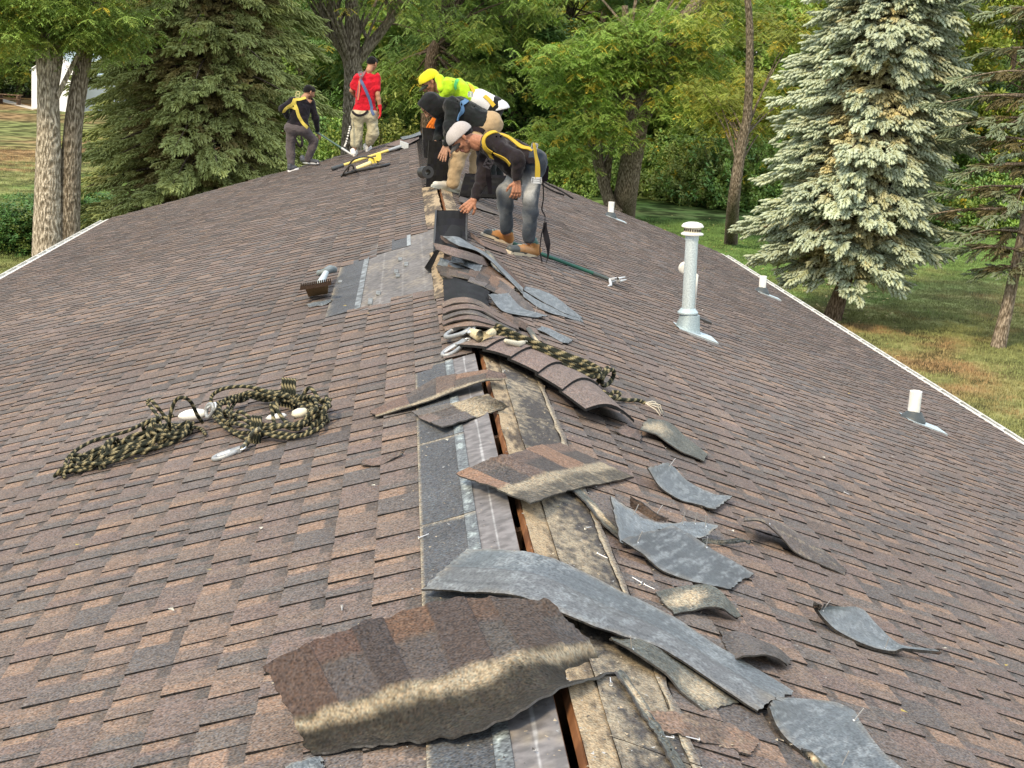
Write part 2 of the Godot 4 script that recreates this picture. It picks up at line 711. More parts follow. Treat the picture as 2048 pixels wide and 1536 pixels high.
func build_ridge(house: Node3D) -> void:
	var base := house.position
	var joints := [NEAR_Z, -0.62, -1.64, -2.68, -3.72, -4.76, -5.82, -6.86, -7.3]
	for i in joints.size() - 1:
		var za: float = joints[i] - 0.002
		var zb: float = joints[i + 1] + 0.002
		var c := func(x, z):
			var k := Color(0.15, 0.158, 0.17) * (1.05 + 0.25 * nz.get_noise_2d(x * 200.0, z * 150.0))
			var d := smoothstep(0.035, 0.0, absf(z - zb) - 0.012 * nz.get_noise_2d(x * 900.0, 3.0)) * smoothstep(-0.30, -0.16, x + 0.06)
			d = maxf(d, smoothstep(0.012, 0.0, x + 0.292) * 0.9)
			return k.lerp(STRAW, clampf(d * (0.4 + 0.8 * dirt(x, z, 2.0)), 0.0, 0.85))
		part("shingle_nail_zone", sheet(-0.293, -0.15, za, zb, 0.005, 12, 30, c, 0.006), M.gran, house, base)
		var cs := func(x, z):
			var k := 0.5 + 0.5 * nz2.get_noise_2d(x * 1300.0, z * 900.0)
			return Color(0.22, 0.25, 0.26).lerp(Color(0.62, 0.72, 0.71), smoothstep(0.4, 0.75, k) * smoothstep(0.017, 0.006, absf(x + 0.137))).lerp(STRAW * 0.8, smoothstep(0.05, 0.0, absf(z - zb)) * 0.6)
		part("sealant_strip", sheet(-0.154, -0.118, za, zb, 0.0075, 6, 90, cs, 0.003), M.seal, house, base)
	var felt := func(x, z):
		var k := Color(0.225, 0.215, 0.215) * (1.0 + 0.22 * nz.get_noise_2d(x * 300.0, z * 60.0))
		if absf(x + 0.065 - 0.002 * sin(z * 3.0)) < 0.0035:
			k = Color(0.42, 0.42, 0.42)
		var d := smoothstep(0.45, 0.8, nz.get_noise_2d(z * 160.0, x * 60.0)) + smoothstep(0.03, 0.0, absf(z + 3.02 - x * 0.5)) + smoothstep(0.02, 0.0, absf(z + 2.86 - x * 0.5)) * 0.7
		return k.lerp(STRAW * 0.9, clampf(d * dirt(x, z) * 0.8, 0.0, 0.7))
	part("underlayment", sheet(-0.121, -0.0125, NEAR_Z, -7.3, 0.002, 24, 220, felt, 0.003), M.felt, house, base)
	# the right side of the slot: bare decking and old shingle tops under straw-coloured dust
	var straw1 := func(x, z):
		var d := dirt(x, z)
		return Color(0.17, 0.14, 0.11).lerp(STRAW * Color(1.0, 0.93, 0.85), smoothstep(0.22, 0.82, d + 0.22 * smoothstep(0.1, 0.03, absf(x))))
	part("dusty_decking", sheet(0.0295, 0.115, NEAR_Z, -7.3, 0.003, 14, 180, straw1, 0.004, 0.006), M.dusty, house, base)
	for i in joints.size() - 1:
		var za: float = joints[i] - 0.002 - 0.4
		var zb: float = joints[i + 1] + 0.002 - 0.4
		var straw2 := func(x, z):
			var d := dirt(x, z) * 1.3 + smoothstep(0.2, 0.11, x) * 0.3 - 0.5
			d += smoothstep(0.05, 0.0, absf(z - zb)) * 0.3
			return COAL.lerp(STRAW, clampf(d, 0.0, 0.9))
		part("dusty_shingle_top", sheet(0.105, 0.292, minf(za, NEAR_Z), maxf(zb, -7.45), 0.0075, 18, 40, straw2, 0.005, 0.004), M.dusty, house, base)
		var torn := func(x, z):
			return Color(0.3, 0.26, 0.22).lerp(STRAW * 1.05, smoothstep(0.012, 0.004, x - 0.283) * 0.9)
		part("torn_shingle_edge", sheet(0.279, 0.305, minf(za, NEAR_Z), maxf(zb, -7.45), 0.0125, 4, 50, torn, 0.005, 0.012), M.gran, house, base)
	# exposed ridge ahead of the front worker
	part("dusty_decking", sheet(-0.165, -0.0125, -13.2, -17.2, 0.004, 14, 60, straw1, 0.004, 0.01), M.dusty, house, base)
	part("dusty_decking", sheet(0.0295, 0.155, -13.2, -17.2, 0.004, 14, 60, straw1, 0.004, 0.01), M.dusty, house, base)
	part("dusty_decking", sheet(-0.165, -0.0125, -9.2, -11.4, 0.013, 14, 40, straw1, 0.012, 0.01), M.dusty, house, base)
	# the torn-open patch on the left slope
	var coal := func(x, z):
		return (Color(0.15, 0.158, 0.17) * (1.05 + 0.3 * nz.get_noise_2d(x * 200.0, z * 200.0))).lerp(STRAW, smoothstep(0.03, 0.0, x + 0.838) * dirt(x, z) * 0.9)
	for zz in [[-9.7, -10.85], [-10.86, -12.25]]:
		part("shingle_nail_zone", sheet(-0.84, -0.66, zz[0], zz[1], 0.004, 8, 20, coal, 0.006), M.gran, house, base)
		var strip := func(x, z):
			return Color(0.28, 0.31, 0.325) * (0.8 + 0.5 * nz2.get_noise_2d(x * 900.0, z * 500.0))
		part("sealant_strip", sheet(-0.66, -0.622, zz[0], zz[1], 0.006, 4, 40, strip, 0.004), M.felt, house, base)
	part("shingle_nail_zone", sheet(-0.45, -0.33, -12.26, -13.0, 0.004, 6, 14, coal, 0.006), M.gran, house, base)
	part("sealant_strip", sheet(-0.33, -0.3, -12.26, -13.0, 0.006, 4, 20, func(_x, _z): return Color(0.38, 0.42, 0.44), 0.004), M.felt, house, base)
	var bare := func(x, z):
		var k := Color(0.2, 0.19, 0.183) * (1.0 + 0.3 * nz.get_noise_2d(x * 200.0, z * 60.0))
		for q in [-0.5, -0.36, -0.22]:
			if absf(x - q) < 0.004:
				k = k.lerp(Color(0.32, 0.31, 0.3), 0.5)
		return k.lerp(STRAW * 0.7, 0.3 * smoothstep(0.5, 0.95, dirt(x, z)))
	part("underlayment", sheet(-0.622, -0.014, -9.6, -13.05, 0.001, 60, 70, bare, 0.003), M.felt, house, base)
	# scraps of sealant still stuck to the underlayment
	var r := RandomNumberGenerator.new()
	r.seed = 77
	for q in [Vector3(-0.516, 4.278, -10.119), Vector3(-0.394, 4.319, -10.698), Vector3(-0.562, 4.263, -9.842), Vector3(-0.806, 4.181, -11.2), Vector3(-0.405, 4.315, -10.923), Vector3(-0.38, 4.323, -11.55), Vector3(-0.336, 4.338, -11.177)]:
		var m := MB.new()
		m.box(rp(q.x, 0.008, q.z), Vector3(0.014, 0, 0), Vector3(0.0, 0.004, 0.0), Vector3(0, 0, 0.08 * r.randf_range(0.7, 1.5)), Color(0.27, 0.29, 0.29))
		part("sealant_scrap", m, M.felt, house, base)
	# rafters seen through the slot, attic floor
	for i in 30:
		var z := 0.8 - i * 0.61
		var m := MB.new()
		m.box(Vector3(-0.2, RIDGE - 0.2, z), Vector3(0.23, 0.077, 0), Vector3(0, 0.06, 0), Vector3(0, 0, 0.02), Color(0.35, 0.19, 0.09))
		m.box(Vector3(0.2, RIDGE - 0.2, z - 0.042), Vector3(0.23, -0.077, 0), Vector3(0, 0.06, 0), Vector3(0, 0, 0.02), Color(0.35, 0.19, 0.09))
		part("rafter", m, M.wood, house, base)
	# the ridge beyond the workers still carries its caps
	var caps := MB.new()
	var rr := RandomNumberGenerator.new()
	rr.seed = 9
	for i in 78:
		var z := -17.4 - i * EXPO
		var k := pick(rr, BROWN) if rr.randf() < 0.5 else pick(rr, GREY)
		for side in [-1.0, 1.0]:
			var a := rp(0.0, 0.028, z)
			var b := rp(side * 0.16, 0.02, z)
			var d := rp(side * 0.16, 0.012, z - EXPO)
			var e := rp(0.0, 0.02, z - EXPO)
			if side > 0:
				caps.quad(a, b, d, e, k)
				caps.quad(a, a - Vector3(0, 0.009, 0), b - Vector3(0, 0.009, 0), b, EDGE)
			else:
				caps.quad(a, e, d, b, k)
				caps.quad(a, b, b - Vector3(0, 0.009, 0), a - Vector3(0, 0.009, 0), EDGE)
	part("ridge_cap_row", caps, M.gran, house, base).set_meta("kind", "stuff")


func build_house() -> void:
	var house := thing("house", Vector3(0, 0, -14), "long low house whose brown shingle roof the crew is stripping", "house")
	var base := house.position
	build_roof(house)
	build_ridge(house)
	var wy := 2.42
	for side in [-1.0, 1.0]:
		var m := MB.new()
		m.box(Vector3(side * 5.0, wy * 0.5, -13.8), Vector3(0.08, 0, 0), Vector3(0, wy * 0.5, 0), Vector3(0, 0, 14.2), Color(0.55, 0.53, 0.48))
		part("wall", m, M.siding, house, base)
		m = MB.new()
		m.box(Vector3(side * 5.32, wy - 0.01, -13.65), Vector3(0.3, 0, 0), Vector3(0, 0.012, 0), Vector3(0, 0, 14.8), Color(0.7, 0.7, 0.68))
		part("soffit", m, M.siding, house, base)
		m = MB.new()
		m.box(Vector3(side * 5.635, 2.46, -13.65), Vector3(0.012, 0, 0), Vector3(0, 0.075, 0), Vector3(0, 0, 14.83), Color(0.75, 0.75, 0.73))
		part("fascia", m, M.siding, house, base)
		gutter(house, side)
		var rk := MB.new()
		for z in [FAR_Z - 0.012]:
			rk.box(Vector3(side * HALF * 0.5, RIDGE - HALF * 0.5 * SLOPE - 0.09, z), Vector3(side * HALF * 0.5, -HALF * 0.5 * SLOPE, 0), Vector3(0, 0.085, 0), Vector3(0, 0, 0.012), Color(0.7, 0.7, 0.68))
		part("rake_board", rk, M.siding, house, base)
	for z in [NEAR_Z - 0.15, -28.0]:
		var m := MB.new()
		var y1 := RIDGE - 0.05 - 5.0 * SLOPE
		m.box(Vector3(0, y1 * 0.5, z), Vector3(5.0, 0, 0), Vector3(0, y1 * 0.5, 0), Vector3(0, 0, 0.08), Color(0.55, 0.53, 0.48))
		for q in [0.08, -0.08]:
			var a := Vector3(-5, y1, z + q)
			var b := Vector3(5, y1, z + q)
			var d := Vector3(0, RIDGE - 0.06, z + q)
			if q > 0:
				m.tri(a, b, d, Color(0.55, 0.53, 0.48))
			else:
				m.tri(a, d, b, Color(0.55, 0.53, 0.48))
		part("gable_wall", m, M.siding, house, base)
	var fl := MB.new()
	fl.box(Vector3(0, 2.5, -13.6), Vector3(5.6, 0, 0), Vector3(0, 0.02, 0), Vector3(0, 0, 14.7), Color(0.3, 0.25, 0.2))
	part("attic_floor", fl, M.wood, house, base)


func gutter(house: Node3D, side: float) -> void:
	var base := house.position
	var g := thing_part("gutter", house)
	var m := MB.new()
	var white := Color(0.8, 0.8, 0.77)
	var y := RIDGE - HALF * SLOPE - 0.035
	var prof := [Vector2(0.0, 0.0), Vector2(0.0, -0.09), Vector2(0.07, -0.1), Vector2(0.095, -0.05), Vector2(0.12, -0.02), Vector2(0.122, 0.008), Vector2(0.107, 0.01), Vector2(0.107, 0.002)]
	for i in prof.size() - 1:
		var p: Vector2 = prof[i]
		var q: Vector2 = prof[i + 1]
		var dd := Vector2(q.y - p.y, p.x - q.x).normalized() * 0.003
		var xo := HALF + 0.012
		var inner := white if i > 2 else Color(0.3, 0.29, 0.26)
		for k in 2:
			var o := dd if k == 1 else -dd
			var a := Vector3(side * (xo + p.x + o.x * 0.5), y + p.y + o.y * 0.5, NEAR_Z)
			var b := Vector3(side * (xo + q.x + o.x * 0.5), y + q.y + o.y * 0.5, NEAR_Z)
			var far := Vector3(0, 0, FAR_Z - NEAR_Z - 0.03)
			var c := white if k == 0 else inner
			if (k == 0) == (side > 0):
				m.quad(a, a + far, b + far, b, c)
			else:
				m.quad(a, b, b + far, a + far, c)
	part("gutter_trough", m, M.white, g, base)
	var de := MB.new()
	var d := slope_frame(side).y
	var up := slope_frame(side).z
	de.box(Vector3(side * (HALF + 0.006), RIDGE - HALF * SLOPE - 0.004, (NEAR_Z + FAR_Z) * 0.5), d * 0.03, up * 0.003, d.cross(up) * (NEAR_Z - FAR_Z) * 0.5, white)
	part("drip_edge", de, M.white, g, base)
	var z := -12.3
	while z > FAR_Z:
		var b := MB.new()
		b.box(Vector3(side * (HALF + 0.07), y + 0.006, z), Vector3(0.06, 0, 0), Vector3(0, 0.003, 0), Vector3(0, 0, 0.018), white * 0.85)
		part("gutter_bracket", b, M.white, g, base)
		z -= 0.62

# ------------------------------------------------------------------ loose pieces
func steel_nail(parent: Node3D, p: Vector3, dir: Vector3, length := 0.034) -> void:
	var m := MB.new()
	dir = dir.normalized()
	m.tube(PackedVector3Array([p, p + dir * length]), PackedFloat32Array([0.0019, 0.0016]), 6, flat(Color(0.75, 0.74, 0.72)))
	m.lathe(p - dir * 0.001, dir, [Vector2(0.0055, -0.001), Vector2(0.0055, 0.001), Vector2(0.0, 0.0012)], 8, Color(0.7, 0.7, 0.68))
	part("nail", m, M.steel, parent, parent.position)


func piece(called: String, label: String, group: String, fa: PackedVector3Array, nb: PackedVector3Array, style: String, o := {}) -> Node3D:
	# a shingle scrap between its far edge fa and its near edge nb
	var r := RandomNumberGenerator.new()
	r.seed = hash(label)
	var nu: int = o.get("nu", 48)
	var nv: int = o.get("nv", 18)
	var lin: bool = o.get("lin", false)
	var thick: float = o.get("thick", 0.005)
	var bulge: float = o.get("bulge", 0.0)
	var split: float = o.get("split", 0.56)
	var tabs: int = o.get("tabs", 6)
	var dust: float = o.get("dust", 0.5)
	var us := []
	for i in nu + 1:
		us.append(float(i) / nu)
	var cutsu := []
	var tabc := []
	if style == "tabs":
		for i in range(1, tabs):
			var q := (i + r.randf_range(-0.22, 0.22)) / tabs
			cutsu.append(q)
			us.append(q - 0.0035)
			us.append(q + 0.0035)
		us.sort()
	for i in tabs + 1:
		tabc.append(pick(r, BROWN) if r.randf() < 0.5 else pick(r, GREY) if r.randf() < 0.6 else pick(r, TAN))
	var seed_off := r.randf() * 40.0
	var mid := Vector3.ZERO
	for p in fa:
		mid += p / fa.size()
	var base := mid
	base.y = RIDGE - absf(mid.x) * SLOPE
	var vs := []
	for j in nv + 1:
		vs.append(float(j) / nv)
	var pts := []
	var cols := []
	for i in us.size():
		var a := line_u(fa, us[i]) if lin else at_u(fa, us[i])
		var b := line_u(nb, us[i]) if lin else at_u(nb, us[i])
		var split_u := lerpf(split, float(o.get("split2", split)), us[i])
		var row := PackedVector3Array()
		var cr := PackedColorArray()
		var idx := 0
		while idx < cutsu.size() and us[i] > cutsu[idx]:
			idx += 1
		for v in vs:
			var p := a.lerp(b, v)
			var rag := 0.0
			if o.get("ragged", 0.0) > 0.0:
				rag = nz2.get_noise_2d(us[i] * 900.0, seed_off * 31.0) * o.ragged * (v if v > 0.5 else v - 1.0)
			p += (b - a).normalized() * rag
			var tip := maxf(smoothstep(0.06, 0.0, us[i]), smoothstep(0.94, 1.0, us[i]))
			if tip > 0.0:
				p += (fa[fa.size() - 1] - fa[0]).normalized() * tip * (nz2.get_noise_2d(v * 700.0, seed_off * 17.0 + us[i] * 900.0) * 0.008)
			if v > split_u:
				p.y -= float(o.get("dip", 0.0)) * sin((v - split_u) / (1.0 - split_u) * PI) * (1.0 + 0.5 * nz.get_noise_2d(us[i] * 220.0, 7.0))
			p.y += bulge * 4.0 * v * (1.0 - v) + nz.get_noise_2d(us[i] * 160.0 + seed_off, v * 110.0) * float(o.get("warp", 0.006))
			var k := Color.WHITE
			var d := dirt(us[i] * 1.3 + seed_off, v * 2.0)
			match style:
				"tabs":
					var up: bool = v < split_u and idx % 2 == 0
					if up:
						p.y += 0.0045
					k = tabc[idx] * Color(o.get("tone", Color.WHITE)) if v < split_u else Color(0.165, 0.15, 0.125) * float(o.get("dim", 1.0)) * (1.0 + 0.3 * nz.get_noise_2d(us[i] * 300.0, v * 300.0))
					if v < split_u and not up:
						k = k.lerp(COAL, smoothstep(0.3, 0.45, v / split_u) * 0.8)
					var band := smoothstep(split_u - 0.03, split_u + 0.03, v + 0.05 * nz.get_noise_2d(us[i] * 400.0, seed_off)) * smoothstep(split_u + float(o.get("band", 0.16)), split_u + 0.02, v - float(o.get("fuzz", 0.07)) * d - 0.03 * nz.get_noise_2d(us[i] * 260.0, seed_off * 3.0))
					var streak := smoothstep(0.55, 0.85, dirt(us[i] * 2.2 + seed_off, v * 0.8)) * float(o.get("streak", 0.4)) * float(v > split_u)
					k = k.lerp(STRAW * 0.95, clampf((band * (0.6 + 0.5 * d) + streak) * dust * 1.3, 0.0, 0.88))
				"back":
					k = Color(0.135, 0.162, 0.178) * float(o.get("dim", 1.0)) * (1.0 + 0.35 * nz.get_noise_2d(us[i] * 90.0 + seed_off, v * 60.0) + 0.12 * nz2.get_noise_2d(us[i] * 900.0, v * 200.0))
					var st: float = o.get("step", -1.0)
					if st > 0.0:
						if v > st:
							p.y += 0.004
							k = k.lerp(Color(0.17, 0.17, 0.17), 0.55)
						k = k.lerp(Color(0.1, 0.09, 0.09), smoothstep(0.03, 0.0, absf(v - st)) * 0.7)
					for q in [0.22, 0.41, 0.63, 0.84]:
						var ln := absf(v - q - 0.03 * nz.get_noise_2d(us[i] * 70.0, q * 900.0 + seed_off * 9.0))
						k *= 1.0 - 0.38 * smoothstep(0.035, 0.0, ln) * smoothstep(-0.3, 0.3, nz.get_noise_2d(us[i] * 120.0 + q * 300.0, seed_off * 20.0))
					var edge := minf(minf(v, 1.0 - v), minf(us[i], 1.0 - us[i]) * 2.0)
					k = k.lerp(STRAW * 0.7, smoothstep(0.1, 0.0, edge) * d * dust)
					k = k.lerp(Color(0.34, 0.38, 0.395), smoothstep(0.5, 0.95, dirt(us[i] * 3.0 + seed_off, v * 1.5)) * 0.6)
				"coal":
					k = Color(0.2, 0.21, 0.19) * (1.0 + 0.3 * nz.get_noise_2d(us[i] * 200.0, v * 200.0))
					var q: Vector2 = o.get("spot", Vector2(0.3, 0.5))
					k = k.lerp(STRAW * 1.05, smoothstep(0.3, 0.05, Vector2(us[i] - q.x, (v - q.y) * 0.6).length() + 0.1 * (0.5 - d)) * dust * 1.6)
				"black":
					k = Color(0.03, 0.032, 0.035) * (1.0 + 0.5 * nz.get_noise_2d(us[i] * 120.0, v * 300.0))
				_:
					k = tabc[0] * Color(o.get("tone", Color(0.92, 0.9, 0.9))) * (1.0 + 0.2 * nz.get_noise_2d(us[i] * 200.0, v * 200.0))
					k = k.lerp(COAL, smoothstep(0.5, 0.75, nz.get_noise_2d(us[i] * 90.0, seed_off * 5.0) + 0.5) * 0.5)
					k = k.lerp(STRAW * 0.9, smoothstep(0.75, 1.0, d) * dust)
			row.append(p)
			cr.append(k)
		pts.append(row)
		cols.append(cr)
	var top := MB.new()
	var bot := MB.new()
	var mu := us.size()
	var mv := vs.size()
	var rawn := []
	for i in mu:
		for j in mv:
			var du: Vector3 = pts[mini(i + 1, mu - 1)][j] - pts[maxi(i - 1, 0)][j]
			var dv: Vector3 = pts[i][mini(j + 1, mv - 1)] - pts[i][maxi(j - 1, 0)]
			rawn.append(du.cross(dv).normalized())
	var flip := 1.0
	var acc := 0.0
	for q in rawn:
		acc += q.y
	if acc < 0.0:
		flip = -1.0
	var bottom_col := Color(0.27, 0.31, 0.33) if style in ["tabs", "gran", "coal"] else Color(0.3, 0.23, 0.19)
	for i in mu:
		for j in mv:
			var nn: Vector3 = rawn[i * mv + j] * flip
			top.add(pts[i][j], nn, cols[i][j])
			bot.add(pts[i][j] - nn * thick, -nn, bottom_col)
	for i in mu - 1:
		for j in mv - 1:
			var a := i * mv + j
			if flip > 0:
				top.t(a, a + mv, a + mv + 1)
				top.t(a, a + mv + 1, a + 1)
				bot.t(a, a + mv + 1, a + mv)
				bot.t(a, a + 1, a + mv + 1)
			else:
				top.t(a, a + mv + 1, a + mv)
				top.t(a, a + 1, a + mv + 1)
				bot.t(a, a + mv, a + mv + 1)
				bot.t(a, a + mv + 1, a + 1)
	var rim := []
	for i in mu - 1:
		rim.append([i * mv, (i + 1) * mv])
		rim.append([(i + 1) * mv + mv - 1, i * mv + mv - 1])
	for j in mv - 1:
		rim.append([j + 1, j])
		rim.append([(mu - 1) * mv + j, (mu - 1) * mv + j + 1])
	var rc := Color(0.07, 0.066, 0.06)
	for e in rim:
		var a: int = e[0]
		var b: int = e[1]
		if flip > 0:
			bot.quad(bot.v[a], bot.v[b], top.v[b], top.v[a], rc)
		else:
			bot.quad(bot.v[b], bot.v[a], top.v[a], top.v[b], rc)
	var mesh := ArrayMesh.new()
	var mt: Material = M.back if style == "back" else M.black if style == "black" else M.gran
	var mbm: Material = M.gran if style in ["back", "black"] else M.back
	top.shift(base).surface(mesh, mt)
	bot.shift(base).surface(mesh, mbm)
	var node := obj(called, mesh, null, base)
	tag(node, label, "shingle", group)
	for q in o.get("nails", []):
		var a := at_u(fa, q[0]).lerp(at_u(nb, q[0]), q[1])
		a.y += bulge * 4.0 * q[1] * (1.0 - q[1])
		steel_nail(node, a, Vector3(q[2], 1.0, q[3]), 0.042)
	return node


func build_loose() -> void:
	var G1 := "loose shingle scraps lying on the roof"
	var G2 := "shingle strips turned face down"
	piece("torn_shingle", "long brown shingle strip with dusty band bent over the ridge nearest the camera", G1, [Vector3(-0.677, 4.394, -3.469), Vector3(-0.489, 4.457, -3.562), Vector3(-0.283, 4.486, -3.694), Vector3(-0.127, 4.508, -3.684), Vector3(0.013, 4.516, -3.662)], [Vector3(-0.534, 4.286, -3.244), Vector3(-0.35, 4.355, -3.175), Vector3(-0.182, 4.434, -3.084), Vector3(-0.024, 4.492, -3.151), Vector3(0.177, 4.411, -3.507)], "tabs", {"tabs": 8, "split": 0.6, "dim": 0.34, "streak": 0.05, "dip": 0.03, "dust": 0.72, "ragged": 0.014, "band": 0.10, "fuzz": 0.015, "warp": 0.012, "tone": Color(0.5, 0.45, 0.43), "nu": 110, "nv": 44})  # dim paints the shade of the curled underside into the lower part's colour
	piece("torn_shingle", "long blue-grey shingle strip lying face down across the ridge slot", G2, [Vector3(-0.165, 4.425, -4.329), Vector3(-0.018, 4.514, -4.058), Vector3(0.104, 4.495, -4.017), Vector3(0.266, 4.411, -4.045), Vector3(0.406, 4.355, -4.016), Vector3(0.532, 4.303, -3.923), Vector3(0.695, 4.248, -3.775)], [Vector3(-0.292, 4.383, -4.079), Vector3(-0.184, 4.439, -3.918), Vector3(-0.066, 4.498, -3.743), Vector3(0.094, 4.479, -3.622), Vector3(0.199, 4.429, -3.662), Vector3(0.338, 4.372, -3.702), Vector3(0.537, 4.291, -3.54)], "back", {"step": 0.5, "dust": 0.5, "bulge": 0.006, "nu": 110, "nv": 30, "ragged": 0.006})
	piece("torn_shingle", "green-grey shingle scrap half under the long blue-grey strip", G1, [Vector3(0.19, 4.422, -3.686), Vector3(0.269, 4.405, -3.695), Vector3(0.372, 4.346, -3.737), Vector3(0.459, 4.309, -3.694), Vector3(0.542, 4.281, -3.645)], [Vector3(0.173, 4.427, -3.656), Vector3(0.215, 4.428, -3.577), Vector3(0.299, 4.385, -3.552), Vector3(0.34, 4.351, -3.499), Vector3(0.38, 4.335, -3.442)], "coal", {"spot": Vector2(0.8, 0.6), "dust": 0.6, "nails": [[0.25, 0.95, -0.2, 0.3]]})
	piece("torn_shingle", "curled blue-grey shingle back at the bottom edge with a nail at its corner", G2, [Vector3(0.622, 4.278, -3.672), Vector3(0.794, 4.205, -3.827), Vector3(0.865, 4.192, -3.805), Vector3(0.846, 4.218, -3.663), Vector3(0.838, 4.231, -3.476), Vector3(0.865, 4.232, -3.353)], [Vector3(0.556, 4.325, -3.501), Vector3(0.569, 4.29, -3.475), Vector3(0.584, 4.273, -3.452), Vector3(0.618, 4.256, -3.402), Vector3(0.65, 4.245, -3.351), Vector3(0.7, 4.237, -3.268)], "back", {"nails": [[0.55, 0.08, 0.5, 0.2], [0.85, 0.75, 0.3, 0.1]], "dust": 0.6, "thick": 0.009})
	piece("torn_shingle", "blue-grey shingle back curled like a boat, lying alone farthest right", G2, [Vector3(0.983, 4.197, -4.584), Vector3(1.119, 4.127, -4.799), Vector3(1.256, 4.056, -4.992), Vector3(1.274, 4.043, -4.888), Vector3(1.286, 4.041, -4.746), Vector3(1.304, 4.055, -4.651), Vector3(1.442, 4.019, -4.715)], [Vector3(0.961, 4.21, -4.58), Vector3(1.001, 4.161, -4.602), Vector3(1.057, 4.12, -4.589), Vector3(1.135, 4.09, -4.565), Vector3(1.234, 4.059, -4.588), Vector3(1.288, 4.061, -4.614), Vector3(1.432, 4.023, -4.701)], "back", {"nails": [[0.1, 0.7, 0.5, 0.2], [0.62, 0.9, 0.1, 0.3]], "thick": 0.010, "dim": 1.15, "dust": 0.5})
	piece("torn_shingle", "small blue-grey shingle back curled up at its left end, above the others", G2, [Vector3(0.735, 4.265, -6.081), Vector3(0.78, 4.23, -6.132), Vector3(0.837, 4.189, -6.058), Vector3(0.917, 4.164, -6.008), Vector3(1.014, 4.142, -6.05)], [Vector3(0.6, 4.325, -5.75), Vector3(0.645, 4.265, -5.727), Vector3(0.718, 4.225, -5.691), Vector3(0.805, 4.196, -5.714), Vector3(0.863, 4.192, -5.686)], "back", {"nails": [[0.15, 0.1, 0.6, 0.1]], "dust": 0.5})
	piece("torn_shingle", "pale torn shingle back propped behind the dark blue one, with nails standing up", G2, [Vector3(0.341, 4.436, -4.935), Vector3(0.412, 4.383, -4.981), Vector3(0.484, 4.339, -5.002), Vector3(0.579, 4.302, -5.101), Vector3(0.695, 4.268, -5.239), Vector3(0.791, 4.246, -5.28)], [Vector3(0.34, 4.367, -4.664), Vector3(0.381, 4.343, -4.691), Vector3(0.46, 4.317, -4.793), Vector3(0.568, 4.281, -4.974), Vector3(0.673, 4.246, -5.109), Vector3(0.732, 4.236, -5.182)], "back", {"nails": [[0.25, 0.12, 0.3, 0.2], [0.7, 0.1, 0.1, 0.1], [0.8, 0.1, 0.1, 0.1], [0.9, 0.2, -0.1, 0.2]], "dust": 0.8, "ragged": 0.012, "dim": 1.45})
	piece("torn_shingle", "thin pale shingle fin standing up left of the nails", G2, [Vector3(0.434, 4.395, -5.091), Vector3(0.487, 4.363, -5.1), Vector3(0.542, 4.329, -5.1), Vector3(0.577, 4.308, -5.14)], [Vector3(0.443, 4.352, -5.129), Vector3(0.483, 4.329, -5.117), Vector3(0.531, 4.308, -5.109), Vector3(0.57, 4.3, -5.129)], "back", {"nails": [[0.6, 0.3, 0.5, 0.1]], "dust": 0.6})
	piece("torn_shingle", "dark blue shingle back, the widest of the scraps right of the ridge", G2, [Vector3(0.575, 4.318, -5.024), Vector3(0.646, 4.28, -5.031), Vector3(0.718, 4.241, -5.017), Vector3(0.788, 4.207, -4.997), Vector3(0.853, 4.182, -4.949)], [Vector3(0.33, 4.4, -4.573), Vector3(0.398, 4.352, -4.593), Vector3(0.467, 4.316, -4.535), Vector3(0.573, 4.275, -4.563), Vector3(0.695, 4.234, -4.626)], "back", {"nails": [[0.1, 0.85, 0.3, 0.2], [0.45, 0.05, 0.0, 0.3]], "dust": 0.4, "dim": 0.62})
	piece("torn_shingle", "narrow shingle sliver poking out right of the dark blue scrap", G1, [Vector3(0.7, 4.247, -5.108), Vector3(0.781, 4.22, -5.192), Vector3(0.874, 4.194, -5.298), Vector3(0.929, 4.175, -5.339)], [Vector3(0.706, 4.227, -5.115), Vector3(0.782, 4.203, -5.192), Vector3(0.876, 4.178, -5.3), Vector3(0.929, 4.17, -5.337)], "coal", {"dust": 0.3})
	piece("curled_shingle", "brown shingle with its near edge curled up and green underside showing", G1, [Vector3(0.997, 4.168, -5.661), Vector3(1.136, 4.131, -5.733), Vector3(1.292, 4.039, -5.799), Vector3(1.344, 4.014, -5.718), Vector3(1.37, 4.005, -5.565)], [Vector3(0.896, 4.251, -5.346), Vector3(0.996, 4.213, -5.461), Vector3(1.092, 4.141, -5.493), Vector3(1.141, 4.095, -5.484), Vector3(1.236, 4.053, -5.479), Vector3(1.333, 4.018, -5.466)], "gran", {"nails": [[0.25, 0.9, -0.2, 0.5]], "bulge": 0.01})
	piece("torn_shingle", "small curled green-grey scrap with a tan spot, right of the long strip", G1, [Vector3(0.387, 4.351, -4.228), Vector3(0.519, 4.307, -4.432), Vector3(0.592, 4.298, -4.472), Vector3(0.633, 4.289, -4.411), Vector3(0.674, 4.245, -4.352)], [Vector3(0.431, 4.318, -4.144), Vector3(0.493, 4.306, -4.217), Vector3(0.552, 4.306, -4.256), Vector3(0.597, 4.296, -4.267), Vector3(0.657, 4.251, -4.318)], "coal", {"spot": Vector2(0.25, 0.5), "dust": 0.8})
	piece("curled_shingle", "brown shingle end curled up just right of the long strip's lower half", G1, [Vector3(0.566, 4.273, -4.144), Vector3(0.648, 4.254, -4.179), Vector3(0.72, 4.24, -4.136), Vector3(0.773, 4.212, -4.104)], [Vector3(0.54, 4.29, -3.877), Vector3(0.579, 4.317, -3.852), Vector3(0.66, 4.29, -3.93), Vector3(0.742, 4.223, -4.027)], "gran", {"dust": 0.1})
